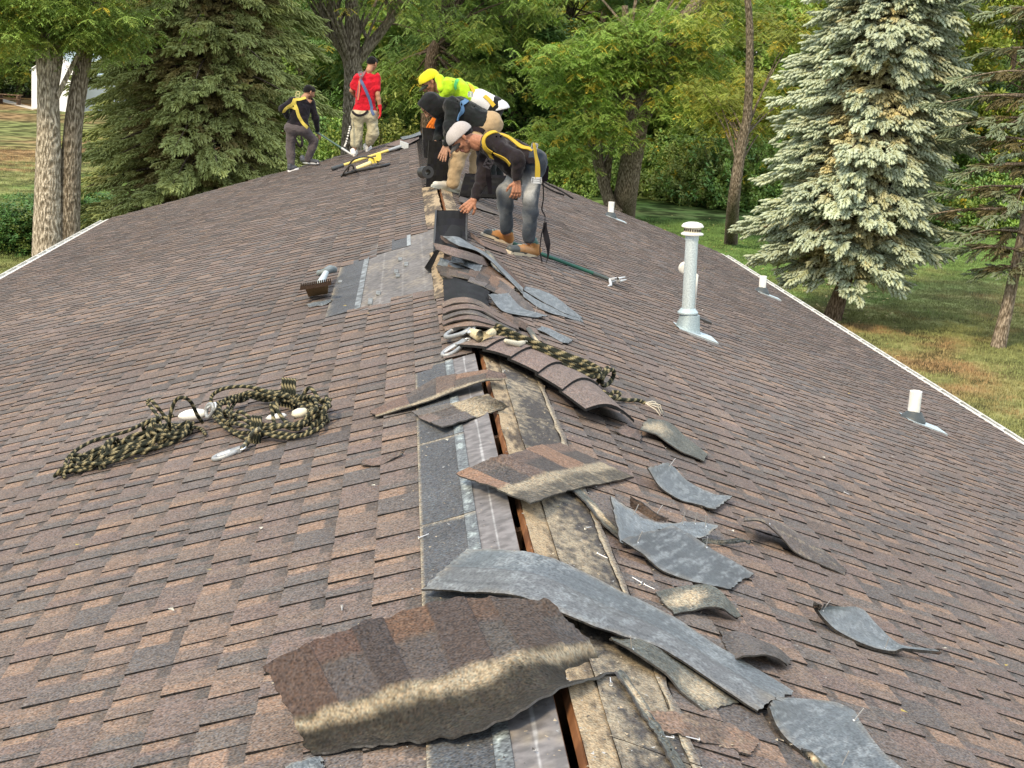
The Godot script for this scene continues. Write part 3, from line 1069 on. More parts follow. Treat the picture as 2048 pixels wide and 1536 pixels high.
	piece("torn_shingle", "brown shingle strip with tan stripes lying across the open slot mid-ridge", G1, [Vector3(-0.173, 4.442, -5.097), Vector3(-0.09, 4.48, -5.117), Vector3(0.004, 4.509, -5.145), Vector3(0.117, 4.456, -5.462), Vector3(0.266, 4.381, -5.875)], [Vector3(0.041, 4.506, -4.58), Vector3(0.14, 4.458, -4.839), Vector3(0.266, 4.396, -5.175), Vector3(0.398, 4.339, -5.458), Vector3(0.555, 4.279, -5.778)], "tabs", {"tabs": 6, "split": 0.58, "dust": 0.9, "band": 0.2, "nu": 80, "nv": 40, "tone": Color(0.85, 0.8, 0.78), "ragged": 0.005})
	piece("torn_shingle", "narrow grey shingle strip arched across the slot below the snap hooks", G1, [Vector3(-0.494, 4.305, -6.566), Vector3(-0.363, 4.359, -6.613), Vector3(-0.213, 4.409, -6.858), Vector3(-0.104, 4.465, -6.711), Vector3(0.007, 4.508, -6.619), Vector3(0.099, 4.467, -6.72)], [Vector3(-0.462, 4.31, -6.467), Vector3(-0.337, 4.363, -6.426), Vector3(-0.22, 4.407, -6.441), Vector3(-0.124, 4.449, -6.45), Vector3(-0.017, 4.494, -6.434), Vector3(0.098, 4.467, -6.643)], "tabs", {"tabs": 5, "split": 0.85, "dust": 0.6, "lin": true, "tone": Color(0.85, 0.8, 0.76)})
	piece("torn_shingle", "folded brown and dusty shingle scrap under the narrow grey strip", G1, [Vector3(-0.316, 4.361, -6.346), Vector3(-0.261, 4.388, -6.106), Vector3(-0.2, 4.418, -5.855)], [Vector3(-0.013, 4.501, -6.148), Vector3(0.027, 4.491, -6.089), Vector3(0.08, 4.458, -6.125)], "tabs", {"tabs": 3, "split": 0.5, "dust": 0.9, "band": 0.4, "nu": 50, "nv": 50})
	piece("torn_shingle", "small grey flake beside the exposed strip on the left slope", G1, [Vector3(-0.506, 4.297, -5.766), Vector3(-0.434, 4.325, -5.747), Vector3(-0.341, 4.366, -5.697)], [Vector3(-0.5, 4.297, -5.708), Vector3(-0.428, 4.321, -5.646), Vector3(-0.348, 4.354, -5.698)], "gran", {"dust": 0.2})
	piece("torn_shingle", "grey shingle corner poking in at the bottom edge of the left slope", G2, [Vector3(-0.604, 4.269, -3.205), Vector3(-0.567, 4.291, -3.196), Vector3(-0.524, 4.295, -3.215)], [Vector3(-0.596, 4.261, -3.163), Vector3(-0.549, 4.277, -3.134), Vector3(-0.498, 4.294, -3.126)], "back", {})
	piece("torn_shingle", "brown shingle offcut on the right slope beside the frayed rope end", G1, [Vector3(0.826, 4.205, -7.15), Vector3(0.953, 4.162, -7.25), Vector3(1.017, 4.131, -7.048), Vector3(1.069, 4.114, -6.861)], [Vector3(0.72, 4.25, -6.72), Vector3(0.81, 4.22, -6.727), Vector3(0.893, 4.182, -6.636), Vector3(1.008, 4.134, -6.647)], "coal", {"spot": Vector2(0.2, 0.6), "dust": 0.6})
	piece("torn_shingle", "short brown shingle offcut below the last cap of the ridge cap row", G1, [Vector3(0.649, 4.254, -6.767), Vector3(0.707, 4.234, -6.783), Vector3(0.735, 4.225, -6.75)], [Vector3(0.586, 4.269, -6.58), Vector3(0.64, 4.251, -6.571), Vector3(0.703, 4.23, -6.594)], "gran", {"dust": 0.1})
	piece("torn_shingle", "blue-grey shingle tab lying alone above the rope on the right slope", G2, [Vector3(0.466, 4.315, -8.977), Vector3(0.546, 4.288, -8.981), Vector3(0.602, 4.269, -8.934), Vector3(0.646, 4.255, -8.897)], [Vector3(0.423, 4.323, -8.813), Vector3(0.497, 4.298, -8.775), Vector3(0.559, 4.278, -8.682), Vector3(0.6, 4.264, -8.736)], "back", {"dust": 0.2})
	piece("torn_shingle", "pale strip of shingle edge running down beside the rope", G1, [Vector3(0.343, 4.356, -8.637), Vector3(0.353, 4.352, -8.404), Vector3(0.37, 4.347, -8.167), Vector3(0.395, 4.338, -8.045)], [Vector3(0.379, 4.338, -8.783), Vector3(0.395, 4.332, -8.558), Vector3(0.408, 4.328, -8.307), Vector3(0.423, 4.323, -8.161)], "coal", {"dust": 1.0, "spot": Vector2(0.5, 0.5)})
	# the heap in front of the front worker
	piece("torn_shingle", "long blue-grey strip on top of the heap before the front worker", G2, [Vector3(-0.087, 4.591, -10.933), Vector3(0.002, 4.629, -10.582), Vector3(0.11, 4.573, -10.643), Vector3(0.223, 4.506, -10.732), Vector3(0.344, 4.415, -10.62), Vector3(0.461, 4.326, -10.441)], [Vector3(-0.06, 4.6, -10.628), Vector3(0.005, 4.618, -10.167), Vector3(0.139, 4.554, -10.478), Vector3(0.243, 4.489, -10.442), Vector3(0.347, 4.394, -10.377), Vector3(0.441, 4.323, -10.161)], "back", {"dust": 0.3})
	piece("torn_shingle", "brown shingle strip with a blue-grey nail strip sloping down the heap", G1, [Vector3(-0.161, 4.566, -10.688), Vector3(-0.045, 4.615, -10.116), Vector3(0.115, 4.552, -10.322), Vector3(0.262, 4.463, -10.755)], [Vector3(-0.146, 4.566, -10.358), Vector3(-0.079, 4.594, -9.905), Vector3(0.031, 4.57, -9.887), Vector3(0.211, 4.46, -10.443)], "gran", {"dust": 0.2})
	piece("torn_shingle", "folded shingle standing on edge with nails in it, middle of the heap", G1, [Vector3(0.194, 4.485, -11.05), Vector3(0.269, 4.46, -11.227), Vector3(0.333, 4.399, -10.997), Vector3(0.39, 4.36, -10.635), Vector3(0.425, 4.338, -10.232)], [Vector3(0.216, 4.438, -11.148), Vector3(0.269, 4.41, -10.886), Vector3(0.323, 4.372, -10.571), Vector3(0.381, 4.343, -10.275), Vector3(0.449, 4.315, -10.258)], "coal", {"dust": 0.4, "nails": [[0.1, 0.4, -0.4, 0.4], [0.4, 0.9, -0.3, 0.4]]})
	piece("torn_shingle", "brown shingle tab with a grey square end, upper of two on the heap", G1, [Vector3(0.067, 4.508, -10.226), Vector3(0.187, 4.458, -10.45), Vector3(0.266, 4.411, -10.469), Vector3(0.429, 4.337, -10.472)], [Vector3(0.11, 4.473, -10.104), Vector3(0.209, 4.43, -10.309), Vector3(0.246, 4.408, -10.102), Vector3(0.338, 4.362, -9.954)], "tabs", {"tabs": 3, "split": 0.95, "dust": 0.1})
	piece("torn_shingle", "brown shingle tab with a grey square end, lower of two on the heap", G1, [Vector3(0.072, 4.496, -9.691), Vector3(0.186, 4.438, -9.872), Vector3(0.251, 4.406, -9.846), Vector3(0.332, 4.369, -9.861)], [Vector3(0.035, 4.498, -9.397), Vector3(0.133, 4.456, -9.471), Vector3(0.198, 4.424, -9.537), Vector3(0.282, 4.376, -9.593)], "tabs", {"tabs": 3, "split": 0.95, "dust": 0.1})
	piece("torn_shingle", "curved blue-grey shingle back with a bright rim below the heap", G2, [Vector3(0.298, 4.411, -9.578), Vector3(0.337, 4.378, -9.48), Vector3(0.393, 4.349, -9.365), Vector3(0.487, 4.318, -9.435), Vector3(0.547, 4.298, -9.46)], [Vector3(0.147, 4.461, -9.156), Vector3(0.189, 4.417, -9.104), Vector3(0.237, 4.391, -8.983), Vector3(0.378, 4.339, -9.16), Vector3(0.486, 4.308, -9.343)], "back", {"dust": 0.1, "nails": [[0.08, 0.1, 0.4, 0.2], [0.7, 0.1, 0.2, 0.1]]})
	piece("torn_shingle", "flat blue-grey strip on the right slope, upper of the pair beyond the heap", G2, [Vector3(0.464, 4.325, -10.564), Vector3(0.602, 4.279, -10.689), Vector3(0.71, 4.243, -10.684), Vector3(0.785, 4.213, -10.369), Vector3(0.852, 4.186, -10.183)], [Vector3(0.462, 4.316, -10.44), Vector3(0.531, 4.293, -10.256), Vector3(0.624, 4.262, -10.14), Vector3(0.715, 4.232, -10.027), Vector3(0.827, 4.189, -10.117)], "back", {"dust": 0.1})
	piece("torn_shingle", "flat blue-grey strip on the right slope, lower of the pair beyond the heap", G2, [Vector3(0.454, 4.319, -10.327), Vector3(0.53, 4.293, -10.167), Vector3(0.619, 4.264, -10.086), Vector3(0.714, 4.227, -10.015), Vector3(0.824, 4.19, -10.031)], [Vector3(0.437, 4.318, -10.103), Vector3(0.5, 4.297, -9.878), Vector3(0.586, 4.269, -9.802), Vector3(0.678, 4.238, -9.858), Vector3(0.812, 4.191, -9.981)], "back", {"dust": 0.1})
	piece("torn_shingle", "dark brown layered shingles bent up at the left end of the heap", G1, [Vector3(-0.142, 4.463, -10.277), Vector3(-0.044, 4.505, -9.951), Vector3(0.072, 4.486, -9.997), Vector3(0.147, 4.451, -10.16)], [Vector3(-0.123, 4.459, -9.925), Vector3(-0.067, 4.478, -9.634), Vector3(0.027, 4.491, -9.664), Vector3(0.119, 4.45, -9.895)], "gran", {"dust": 0.1, "thick": 0.016, "tone": Color(0.6, 0.55, 0.52)})
	piece("torn_shingle", "grey shingle strip with a pale sealant stripe inside the black curl", G2, [Vector3(-0.111, 4.483, -10.547), Vector3(-0.05, 4.513, -10.339), Vector3(0.05, 4.503, -10.303), Vector3(0.12, 4.47, -10.33)], [Vector3(-0.135, 4.465, -10.312), Vector3(-0.057, 4.491, -10.051), Vector3(0.021, 4.503, -9.946), Vector3(0.097, 4.468, -10.091)], "back", {"dust": 0.3})
	var more := [["pale torn shingle edge running down right of the striped strip", [Vector3(0.235, 4.402, -5.113), Vector3(0.272, 4.389, -4.979), Vector3(0.311, 4.371, -4.815), Vector3(0.358, 4.351, -4.716)], [Vector3(0.274, 4.375, -5.226), Vector3(0.315, 4.361, -5.093), Vector3(0.352, 4.349, -4.917), Vector3(0.398, 4.331, -4.803)], "coal", {"dust": 1.0, "spot": Vector2(0.5, 0.5), "ragged": 0.01}], ["pale torn shingle edge running off the bottom of the picture right of the slot", [Vector3(0.16, 4.427, -3.44), Vector3(0.184, 4.414, -3.305), Vector3(0.208, 4.401, -3.174), Vector3(0.229, 4.394, -2.993)], [Vector3(0.189, 4.403, -3.503), Vector3(0.214, 4.395, -3.357), Vector3(0.238, 4.387, -3.212), Vector3(0.262, 4.377, -3.034)], "coal", {"dust": 1.0, "spot": Vector2(0.3, 0.5), "ragged": 0.012}], ["flat brown shingle flap below the striped strip, beside its pale torn edge", [Vector3(0.308, 4.367, -5.213), Vector3(0.426, 4.328, -5.271), Vector3(0.472, 4.311, -4.867)], [Vector3(0.267, 4.375, -5.086), Vector3(0.331, 4.354, -4.898), Vector3(0.39, 4.334, -4.751)], "gran", {"dust": 0.2}], ["brown shingle flap with a dark torn edge on the dusty shingles near the bottom", [Vector3(0.205, 4.404, -3.274), Vector3(0.325, 4.366, -3.341), Vector3(0.42, 4.33, -3.386), Vector3(0.503, 4.298, -3.363)], [Vector3(0.207, 4.393, -3.203), Vector3(0.291, 4.367, -3.216), Vector3(0.38, 4.335, -3.249), Vector3(0.453, 4.311, -3.253)], "gran", {"dust": 0.3, "ragged": 0.01}], ["bent scrap tucked under the curled blue-grey back at the bottom edge", [Vector3(0.588, 4.304, -3.303), Vector3(0.628, 4.281, -3.329), Vector3(0.66, 4.26, -3.305), Vector3(0.685, 4.252, -3.262)], [Vector3(0.609, 4.267, -3.362), Vector3(0.62, 4.263, -3.327), Vector3(0.631, 4.256, -3.302), Vector3(0.641, 4.252, -3.233)], "coal", {"dust": 0.9}], ["dark brown shingle layer under the boat-shaped scrap pair in the heap", [Vector3(-0.074, 4.515, -10.745), Vector3(0.049, 4.534, -10.33), Vector3(0.214, 4.459, -10.503), Vector3(0.34, 4.387, -10.525)], [Vector3(-0.094, 4.499, -10.433), Vector3(0.021, 4.523, -9.992), Vector3(0.162, 4.456, -10.129), Vector3(0.285, 4.385, -10.184)], "gran", {"thick": 0.012, "dust": 0.1, "tone": Color(0.55, 0.52, 0.5)}], ["brown shingle strip under the square-ended tabs of the heap", [Vector3(-0.053, 4.502, -10.216), Vector3(0.075, 4.495, -10.076), Vector3(0.236, 4.421, -10.24), Vector3(0.387, 4.351, -10.179)], [Vector3(-0.09, 4.48, -9.976), Vector3(0.045, 4.495, -9.734), Vector3(0.182, 4.429, -9.84), Vector3(0.323, 4.362, -9.82)], "tabs", {"tabs": 6, "split": 0.95, "dust": 0.1, "tone": Color(0.8, 0.75, 0.7)}], ["brown shingle strip sliding off the right foot of the heap", [Vector3(0.284, 4.405, -10.181), Vector3(0.398, 4.357, -9.88), Vector3(0.467, 4.324, -9.503)], [Vector3(0.212, 4.409, -9.791), Vector3(0.308, 4.367, -9.495), Vector3(0.379, 4.338, -9.167)], "gran", {"dust": 0.1}], ["thin dark shingle edge lifted below the far worker's green shovel", [Vector3(0.182, 4.429, -12.83), Vector3(0.255, 4.415, -12.419), Vector3(0.387, 4.351, -12.54), Vector3(0.509, 4.3, -12.741)], [Vector3(0.184, 4.409, -12.65), Vector3(0.262, 4.383, -12.355), Vector3(0.377, 4.34, -12.36), Vector3(0.476, 4.305, -12.489)], "gran", {"dust": 0.1}], ["lifted brown shingle edge right of the ridge behind the bent black section", [Vector3(0.219, 4.427, -16.13), Vector3(0.385, 4.372, -16.269), Vector3(0.589, 4.284, -16.543), Vector3(0.735, 4.225, -16.68)], [Vector3(0.195, 4.415, -15.682), Vector3(0.342, 4.366, -15.758), Vector3(0.532, 4.293, -15.993), Vector3(0.685, 4.236, -16.232)], "gran", {"dust": 0.3}]]
	more.append_array([["steep dark shingle leaning against the bent black section", [Vector3(-0.104, 4.575, -11.122), Vector3(-0.016, 4.615, -10.524), Vector3(0.109, 4.554, -10.575), Vector3(0.24, 4.47, -10.692)], [Vector3(-0.09, 4.54, -11.002), Vector3(-0.008, 4.577, -10.497), Vector3(0.128, 4.507, -10.57), Vector3(0.261, 4.423, -10.633)], "gran", {"dust": 0.1, "tone": Color(0.7, 0.66, 0.64), "thick": 0.01}], ["blue-grey shingle back tilted toward the camera in the middle of the heap", [Vector3(-0.04, 4.567, -10.189), Vector3(0.058, 4.551, -10.148), Vector3(0.168, 4.484, -10.296)], [Vector3(-0.055, 4.512, -10.145), Vector3(0.043, 4.516, -9.958), Vector3(0.133, 4.466, -10.026)], "back", {"dust": 0.4, "dim": 0.8}], ["dark curled shingle edge on the right flank of the heap", [Vector3(0.288, 4.434, -11.212), Vector3(0.371, 4.396, -11.034), Vector3(0.448, 4.341, -10.792), Vector3(0.495, 4.315, -10.598)], [Vector3(0.259, 4.404, -11.094), Vector3(0.333, 4.369, -10.85), Vector3(0.401, 4.336, -10.466), Vector3(0.457, 4.313, -10.369)], "gran", {"dust": 0.1, "tone": Color(0.55, 0.52, 0.5), "bulge": 0.012}], ["brown shingle strip bridging the heap and the black arched sheet", [Vector3(-0.078, 4.494, -9.877), Vector3(0.024, 4.522, -9.621), Vector3(0.164, 4.455, -9.832), Vector3(0.263, 4.402, -9.835)], [Vector3(-0.089, 4.47, -9.766), Vector3(0.013, 4.506, -9.466), Vector3(0.137, 4.449, -9.599), Vector3(0.22, 4.407, -9.537)], "tabs", {"tabs": 4, "split": 0.95, "dust": 0.2, "tone": Color(0.75, 0.7, 0.68)}], ["blue-grey flake lying flat below the two flat strips on the right slope", [Vector3(0.639, 4.257, -10.306), Vector3(0.737, 4.224, -10.245), Vector3(0.833, 4.19, -10.234)], [Vector3(0.645, 4.247, -10.076), Vector3(0.715, 4.224, -9.955), Vector3(0.843, 4.181, -10.012)], "back", {"dust": 0.2, "dim": 0.8}], ["dark shingle edge curling up at the right end of the cap stack", [Vector3(0.214, 4.419, -8.77), Vector3(0.281, 4.406, -8.693), Vector3(0.364, 4.359, -8.759)], [Vector3(0.192, 4.406, -8.632), Vector3(0.266, 4.391, -8.54), Vector3(0.341, 4.35, -8.601)], "gran", {"dust": 0.1, "tone": Color(0.7, 0.66, 0.64)}]])
	for q in more:
		piece("torn_shingle", q[0], G1, q[1], q[2], q[3], q[4])
	curl()
	piece("felt_sheet", "black sheet arched over the ridge between heap and cap stack", "", [Vector3(-0.105, 4.445, -9.847), Vector3(-0.021, 4.493, -9.632), Vector3(0.073, 4.486, -9.631), Vector3(0.158, 4.447, -9.708), Vector3(0.19, 4.427, -9.686)], [Vector3(-0.121, 4.425, -8.84), Vector3(-0.046, 4.465, -8.833), Vector3(0.022, 4.483, -8.742), Vector3(0.093, 4.449, -8.868), Vector3(0.138, 4.424, -8.93)], "black", {"thick": 0.004}).set_meta("category", "roofing felt")
	var far_bits := [[[Vector3(-0.785, 4.218, -26.493), Vector3(-0.527, 4.314, -27.465), Vector3(-0.131, 4.466, -27.678)], [Vector3(-0.656, 4.251, -25.537), Vector3(-0.433, 4.336, -25.425), Vector3(-0.123, 4.459, -26.493)], "gran"], [[Vector3(-0.693, 4.279, -26.998), Vector3(-0.442, 4.363, -27.634), Vector3(-0.113, 4.492, -27.884)], [Vector3(-0.517, 4.328, -26.039), Vector3(-0.313, 4.396, -26.224), Vector3(-0.101, 4.476, -27.169)], "gran"], [[Vector3(-0.444, 4.382, -27.932), Vector3(-0.228, 4.464, -27.607), Vector3(-0.098, 4.517, -27.746)], [Vector3(-0.39, 4.39, -27.015), Vector3(-0.205, 4.462, -26.836), Vector3(-0.086, 4.501, -27.032)], "back"]]
	var names := ["brown shingle strip lying at the far ridge left of the black panels", "upper brown shingle strip at the far ridge behind the yellow pole", "blue-grey shingle scrap at the very top of the far ridge"]
	for i in 3:
		piece("torn_shingle", names[i], G1, far_bits[i][0], far_bits[i][1], far_bits[i][2], {"dust": 0.2})
	# ridge caps: the stack bent over the ridge and the peeled row
	for i in 5:
		var y := 600.0 + i * 15.0
		var fa: PackedVector3Array = [[Vector3(-0.132, 4.436, -8.912), Vector3(-0.062, 4.479, -8.808), Vector3(-0, 4.52, -8.605), Vector3(0.078, 4.484, -8.715), Vector3(0.165, 4.435, -8.691), Vector3(0.29, 4.373, -8.787)], [Vector3(-0.136, 4.435, -8.702), Vector3(-0.062, 4.479, -8.625), Vector3(0.001, 4.52, -8.429), Vector3(0.084, 4.482, -8.551), Vector3(0.172, 4.433, -8.57), Vector3(0.31, 4.367, -8.664)], [Vector3(-0.141, 4.433, -8.501), Vector3(-0.068, 4.477, -8.426), Vector3(-0.001, 4.52, -8.238), Vector3(0.084, 4.482, -8.379), Vector3(0.177, 4.431, -8.414), Vector3(0.277, 4.378, -8.524)], [Vector3(-0.145, 4.432, -8.31), Vector3(-0.074, 4.475, -8.235), Vector3(-0.005, 4.528, -8.004), Vector3(0.09, 4.49, -8.135), Vector3(0.194, 4.425, -8.322), Vector3(0.27, 4.38, -8.35)], [Vector3(-0.143, 4.432, -8.148), Vector3(-0.075, 4.475, -8.014), Vector3(-0.011, 4.536, -7.765), Vector3(0.089, 4.5, -7.979), Vector3(0.182, 4.439, -8.143), Vector3(0.266, 4.381, -8.218)]][i]
		var nb: PackedVector3Array = [[Vector3(-0.138, 4.446, -8.666), Vector3(-0.071, 4.494, -8.529), Vector3(-0.009, 4.535, -8.328), Vector3(0.067, 4.506, -8.398), Vector3(0.152, 4.457, -8.381), Vector3(0.272, 4.385, -8.545)], [Vector3(-0.14, 4.445, -8.428), Vector3(-0.074, 4.503, -8.265), Vector3(-0.014, 4.543, -8.071), Vector3(0.066, 4.516, -8.166), Vector3(0.151, 4.468, -8.189), Vector3(0.282, 4.382, -8.436)], [Vector3(-0.142, 4.445, -8.234), Vector3(-0.08, 4.501, -8.078), Vector3(-0.016, 4.543, -7.897), Vector3(0.061, 4.518, -7.961), Vector3(0.152, 4.467, -8.036), Vector3(0.26, 4.389, -8.294)], [Vector3(-0.146, 4.443, -8.082), Vector3(-0.085, 4.5, -7.928), Vector3(-0.02, 4.551, -7.689), Vector3(0.067, 4.526, -7.732), Vector3(0.169, 4.462, -7.949), Vector3(0.25, 4.393, -8.15)], [Vector3(-0.14, 4.445, -7.891), Vector3(-0.086, 4.499, -7.719), Vector3(-0.02, 4.541, -7.555), Vector3(0.073, 4.514, -7.684), Vector3(0.162, 4.464, -7.846), Vector3(0.246, 4.394, -8.023)]][i]
		piece("ridge_shingle", ["uppermost of the ridge caps bent over the ridge, dusty along its left end", "second ridge cap of the bent stack over the ridge", "middle ridge cap of the bent stack over the ridge", "fourth ridge cap of the bent stack, gaping open on the right", "lowest ridge cap of the bent stack just behind the snap hooks"][i], "ridge caps bent over the ridge", fa, nb, "gran", {"thick": 0.008, "dust": 0.35})
	var row := thing("ridge_cap_row", Vector3(0.288, 4.354, -7.338), "peeled-off row of brown ridge caps lying along the ridge under the rope", "ridge caps")
	var edge_l: PackedVector3Array = [Vector3(-0.112, 4.443, -7.519), Vector3(0.019, 4.484, -7.206), Vector3(0.137, 4.454, -7.165), Vector3(0.26, 4.413, -7.043), Vector3(0.355, 4.382, -6.837), Vector3(0.445, 4.352, -6.543)]
	var edge_r: PackedVector3Array = [Vector3(0.147, 4.431, -7.908), Vector3(0.256, 4.395, -7.934), Vector3(0.392, 4.349, -7.959), Vector3(0.489, 4.317, -7.692), Vector3(0.606, 4.278, -7.537), Vector3(0.711, 4.243, -6.844)]
	for i in 5:
		var m := MB.new()
		var u0 := i / 5.0
		var u1 := (i + 1.12) / 5.0
		var colr: Color = pick(nz_rng(i), BROWN) * 1.15
		for a in 8:
			for b in 10:
				var q := []
				for d in [[0, 0], [1, 0], [1, 1], [0, 1]]:
					var v := lerpf(u0, u1, (b + d[1]) / 10.0)
					var w = (a + d[0]) / 8.0
					var p := at_u(edge_l, v).lerp(at_u(edge_r, v), w)
					p.y += 0.045 * sin(w * PI) * (0.6 + 0.4 * v) + 0.014 * (b + d[1]) / 10.0 + 0.006
					q.append(p)
				m.quad(q[0], q[3], q[2], q[1], colr * (1.0 + 0.2 * nz.get_noise_2d(a * 60.0 + i * 99.0, b * 60.0)))
				if b == 9:
					var dn := Vector3(0, -0.014, 0)
					m.quad(q[3], q[3] + dn, q[2] + dn, q[2], EDGE)
				if a == 0:
					m.quad(q[0], q[0] + Vector3(0, -0.012, 0), q[3] + Vector3(0, -0.012, 0), q[3], EDGE)
		part("ridge_shingle", m, M.gran, row, row.position)


func nz_rng(i: int) -> RandomNumberGenerator:
	var r := RandomNumberGenerator.new()
	r.seed = 900 + i * 7
	return r


func curl() -> void:
	# the black curl of ridge vent that opens to the left of the heap
	var c := Vector3(-0.133, 4.471, -10.423)
	var e := Vector3(0.018, 4.494, -12.029)
	var o := thing("ridge_vent_curl", c, "black rolled-up end of ridge vent gaping open at the left of the heap", "roof vent")
	var m := MB.new()
	var ax := (e - c).normalized()
	var u := Vector3.UP
	var w := ax.cross(u).normalized()
	var n := 22
	for i in n:
		var a0 := -2.6 + 4.4 * i / n
		var a1 := -2.6 + 4.4 * (i + 1) / n
		for k in 2:
			var rr := 0.098 - k * 0.008
			var d0 := (u * sin(a0) * 0.85 + w * cos(a0)) * rr
			var d1 := (u * sin(a1) * 0.85 + w * cos(a1)) * rr
			var q := [c + d0, c + d1, e + d1 * 0.8, e + d0 * 0.8]
			if k == 0:
				m.quad(q[0], q[1], q[2], q[3], Color(0.02, 0.02, 0.021))
			else:
				m.quad(q[0], q[3], q[2], q[1], Color(0.02, 0.02, 0.022))
		var da := (u * sin(a0) * 0.85 + w * cos(a0))
		var db := (u * sin(a1) * 0.85 + w * cos(a1))
		m.quad(c + da * 0.098, c + da * 0.09, c + db * 0.09, c + db * 0.098, Color(0.06, 0.06, 0.06))
	part("rolled_sheet", m, M.black, o, o.position)


func vent_panel(label: String, bl: Vector3, br: Vector3, tr: Vector3, tl: Vector3, thick: float, sag := 0.0) -> Node3D:
	# a black section of ridge vent standing up: a sheet between two edge ribs
	var base := (bl + br) * 0.5
	var o := thing("ridge_vent", base, label, "roof vent", "black ridge vent sections pulled off by the crew")
	var nn := (br - bl).cross(tl - bl).normalized()
	var m := MB.new()
	var black := Color(0.016, 0.016, 0.017)
	var n := 8
	for i in n:
		for j in n:
			var q := []
			for d in [[0, 0], [1, 0], [1, 1], [0, 1]]:
				var x = (i + d[0]) / float(n)
				var y = (j + d[1]) / float(n)
				q.append(bl.lerp(br, x).lerp(tl.lerp(tr, x), y) + nn * (0.012 * sin(x * PI) + 0.01 * sin(y * 5.0)) + Vector3(0, -sag * 4.0 * y * (1.0 - y), 0))
			m.quad(q[0], q[1], q[2], q[3], black * (1.0 + 0.6 * nz.get_noise_2d(i * 50.0, j * 40.0 + bl.x * 70.0)))
			m.quad(q[0] - nn * thick, q[3] - nn * thick, q[2] - nn * thick, q[1] - nn * thick, black)
	for e in [[bl, br], [br, tr], [tr, tl], [tl, bl]]:
		m.quad(e[0] - nn * thick, e[1] - nn * thick, e[1], e[0], black * 1.6)
	part("vent_sheet", m, M.black, o, base)
	for e in [[bl, tl], [br, tr]]:
		var t := MB.new()
		t.tube(PackedVector3Array([e[0] - nn * thick * 0.5, e[0].lerp(e[1], 0.25) - nn * thick * 0.5 + Vector3(0, -sag * 0.75, 0), e[0].lerp(e[1], 0.5) - nn * thick * 0.5 + nn * 0.006 + Vector3(0, -sag, 0), e[0].lerp(e[1], 0.75) - nn * thick * 0.5 + Vector3(0, -sag * 0.75, 0), e[1] - nn * thick * 0.5]), PackedFloat32Array([0.009, 0.009, 0.009, 0.009, 0.009]), 6, flat(Color(0.025, 0.024, 0.022)))
		part("edge_rib", t, M.back, o, base)
	return o


func build_panels() -> void:
	vent_panel("black ridge vent section bent upright, its corner held by the front worker", Vector3(-0.136, 4.435, -11.309), Vector3(0.109, 4.444, -11.498), Vector3(0.169, 4.567, -13.15), Vector3(-0.092, 4.552, -13.2), 0.012, 0.07)
	vent_panel("black ridge vent section standing highest, beside the orange glove", Vector3(-0.161, 4.75, -17), Vector3(0.012, 4.742, -16.95), Vector3(0.018, 5.062, -17), Vector3(-0.198, 5.065, -17.1), 0.02)
	vent_panel("black ridge vent section standing beside the khaki trousers, flat hand on it", Vector3(-0.124, 4.436, -16.9), Vector3(0.165, 4.478, -16.85), Vector3(0.128, 4.928, -16.82), Vector3(-0.118, 4.941, -16.9), 0.03)
	vent_panel("low black ridge vent section lying behind the two bending workers' feet", Vector3(0.216, 4.411, -16.3), Vector3(0.831, 4.416, -16.3), Vector3(0.85, 4.65, -16.4), Vector3(0.269, 4.647, -16.4), 0.03)
	# small roll
	var c := Vector3(-0.152, 4.643, -16.4)
	var o := thing("vent_roll", c, "small black roll of vent strip at the foot of the standing sections", "roof vent")
	var m := MB.new()
	m.lathe(c - Vector3(0.02, 0.02, 0.1), Vector3(0.25, 0.1, 1).normalized(), [Vector2(0.03, 0), Vector2(0.065, 0.0), Vector2(0.065, 0.2), Vector2(0.03, 0.2), Vector2(0.03, 0)], 20, Color(0.02, 0.02, 0.022))
	part("rolled_strip", m, M.back, o, c)

# ------------------------------------------------------------------ ropes, tools and vents
func strand(m: MB, path: PackedVector3Array, rad := 0.0088) -> void:
	var total := 0.0
	for i in path.size() - 1:
		total += path[i].distance_to(path[i + 1])
	var n := maxi(int(total / 0.0065), 4)
	var p := curve(path, n)
	var r := PackedFloat32Array()
	r.resize(p.size())
	r.fill(rad)
	var step := total / n
	var col := func(i, s):
		var f := fposmod(i * step / 0.05 + s / 8.0, 1.0)
		return Color(0.36, 0.31, 0.18) if f < 0.24 else Color(0.03, 0.032, 0.024)
	m.tube(p, r, 8, col)


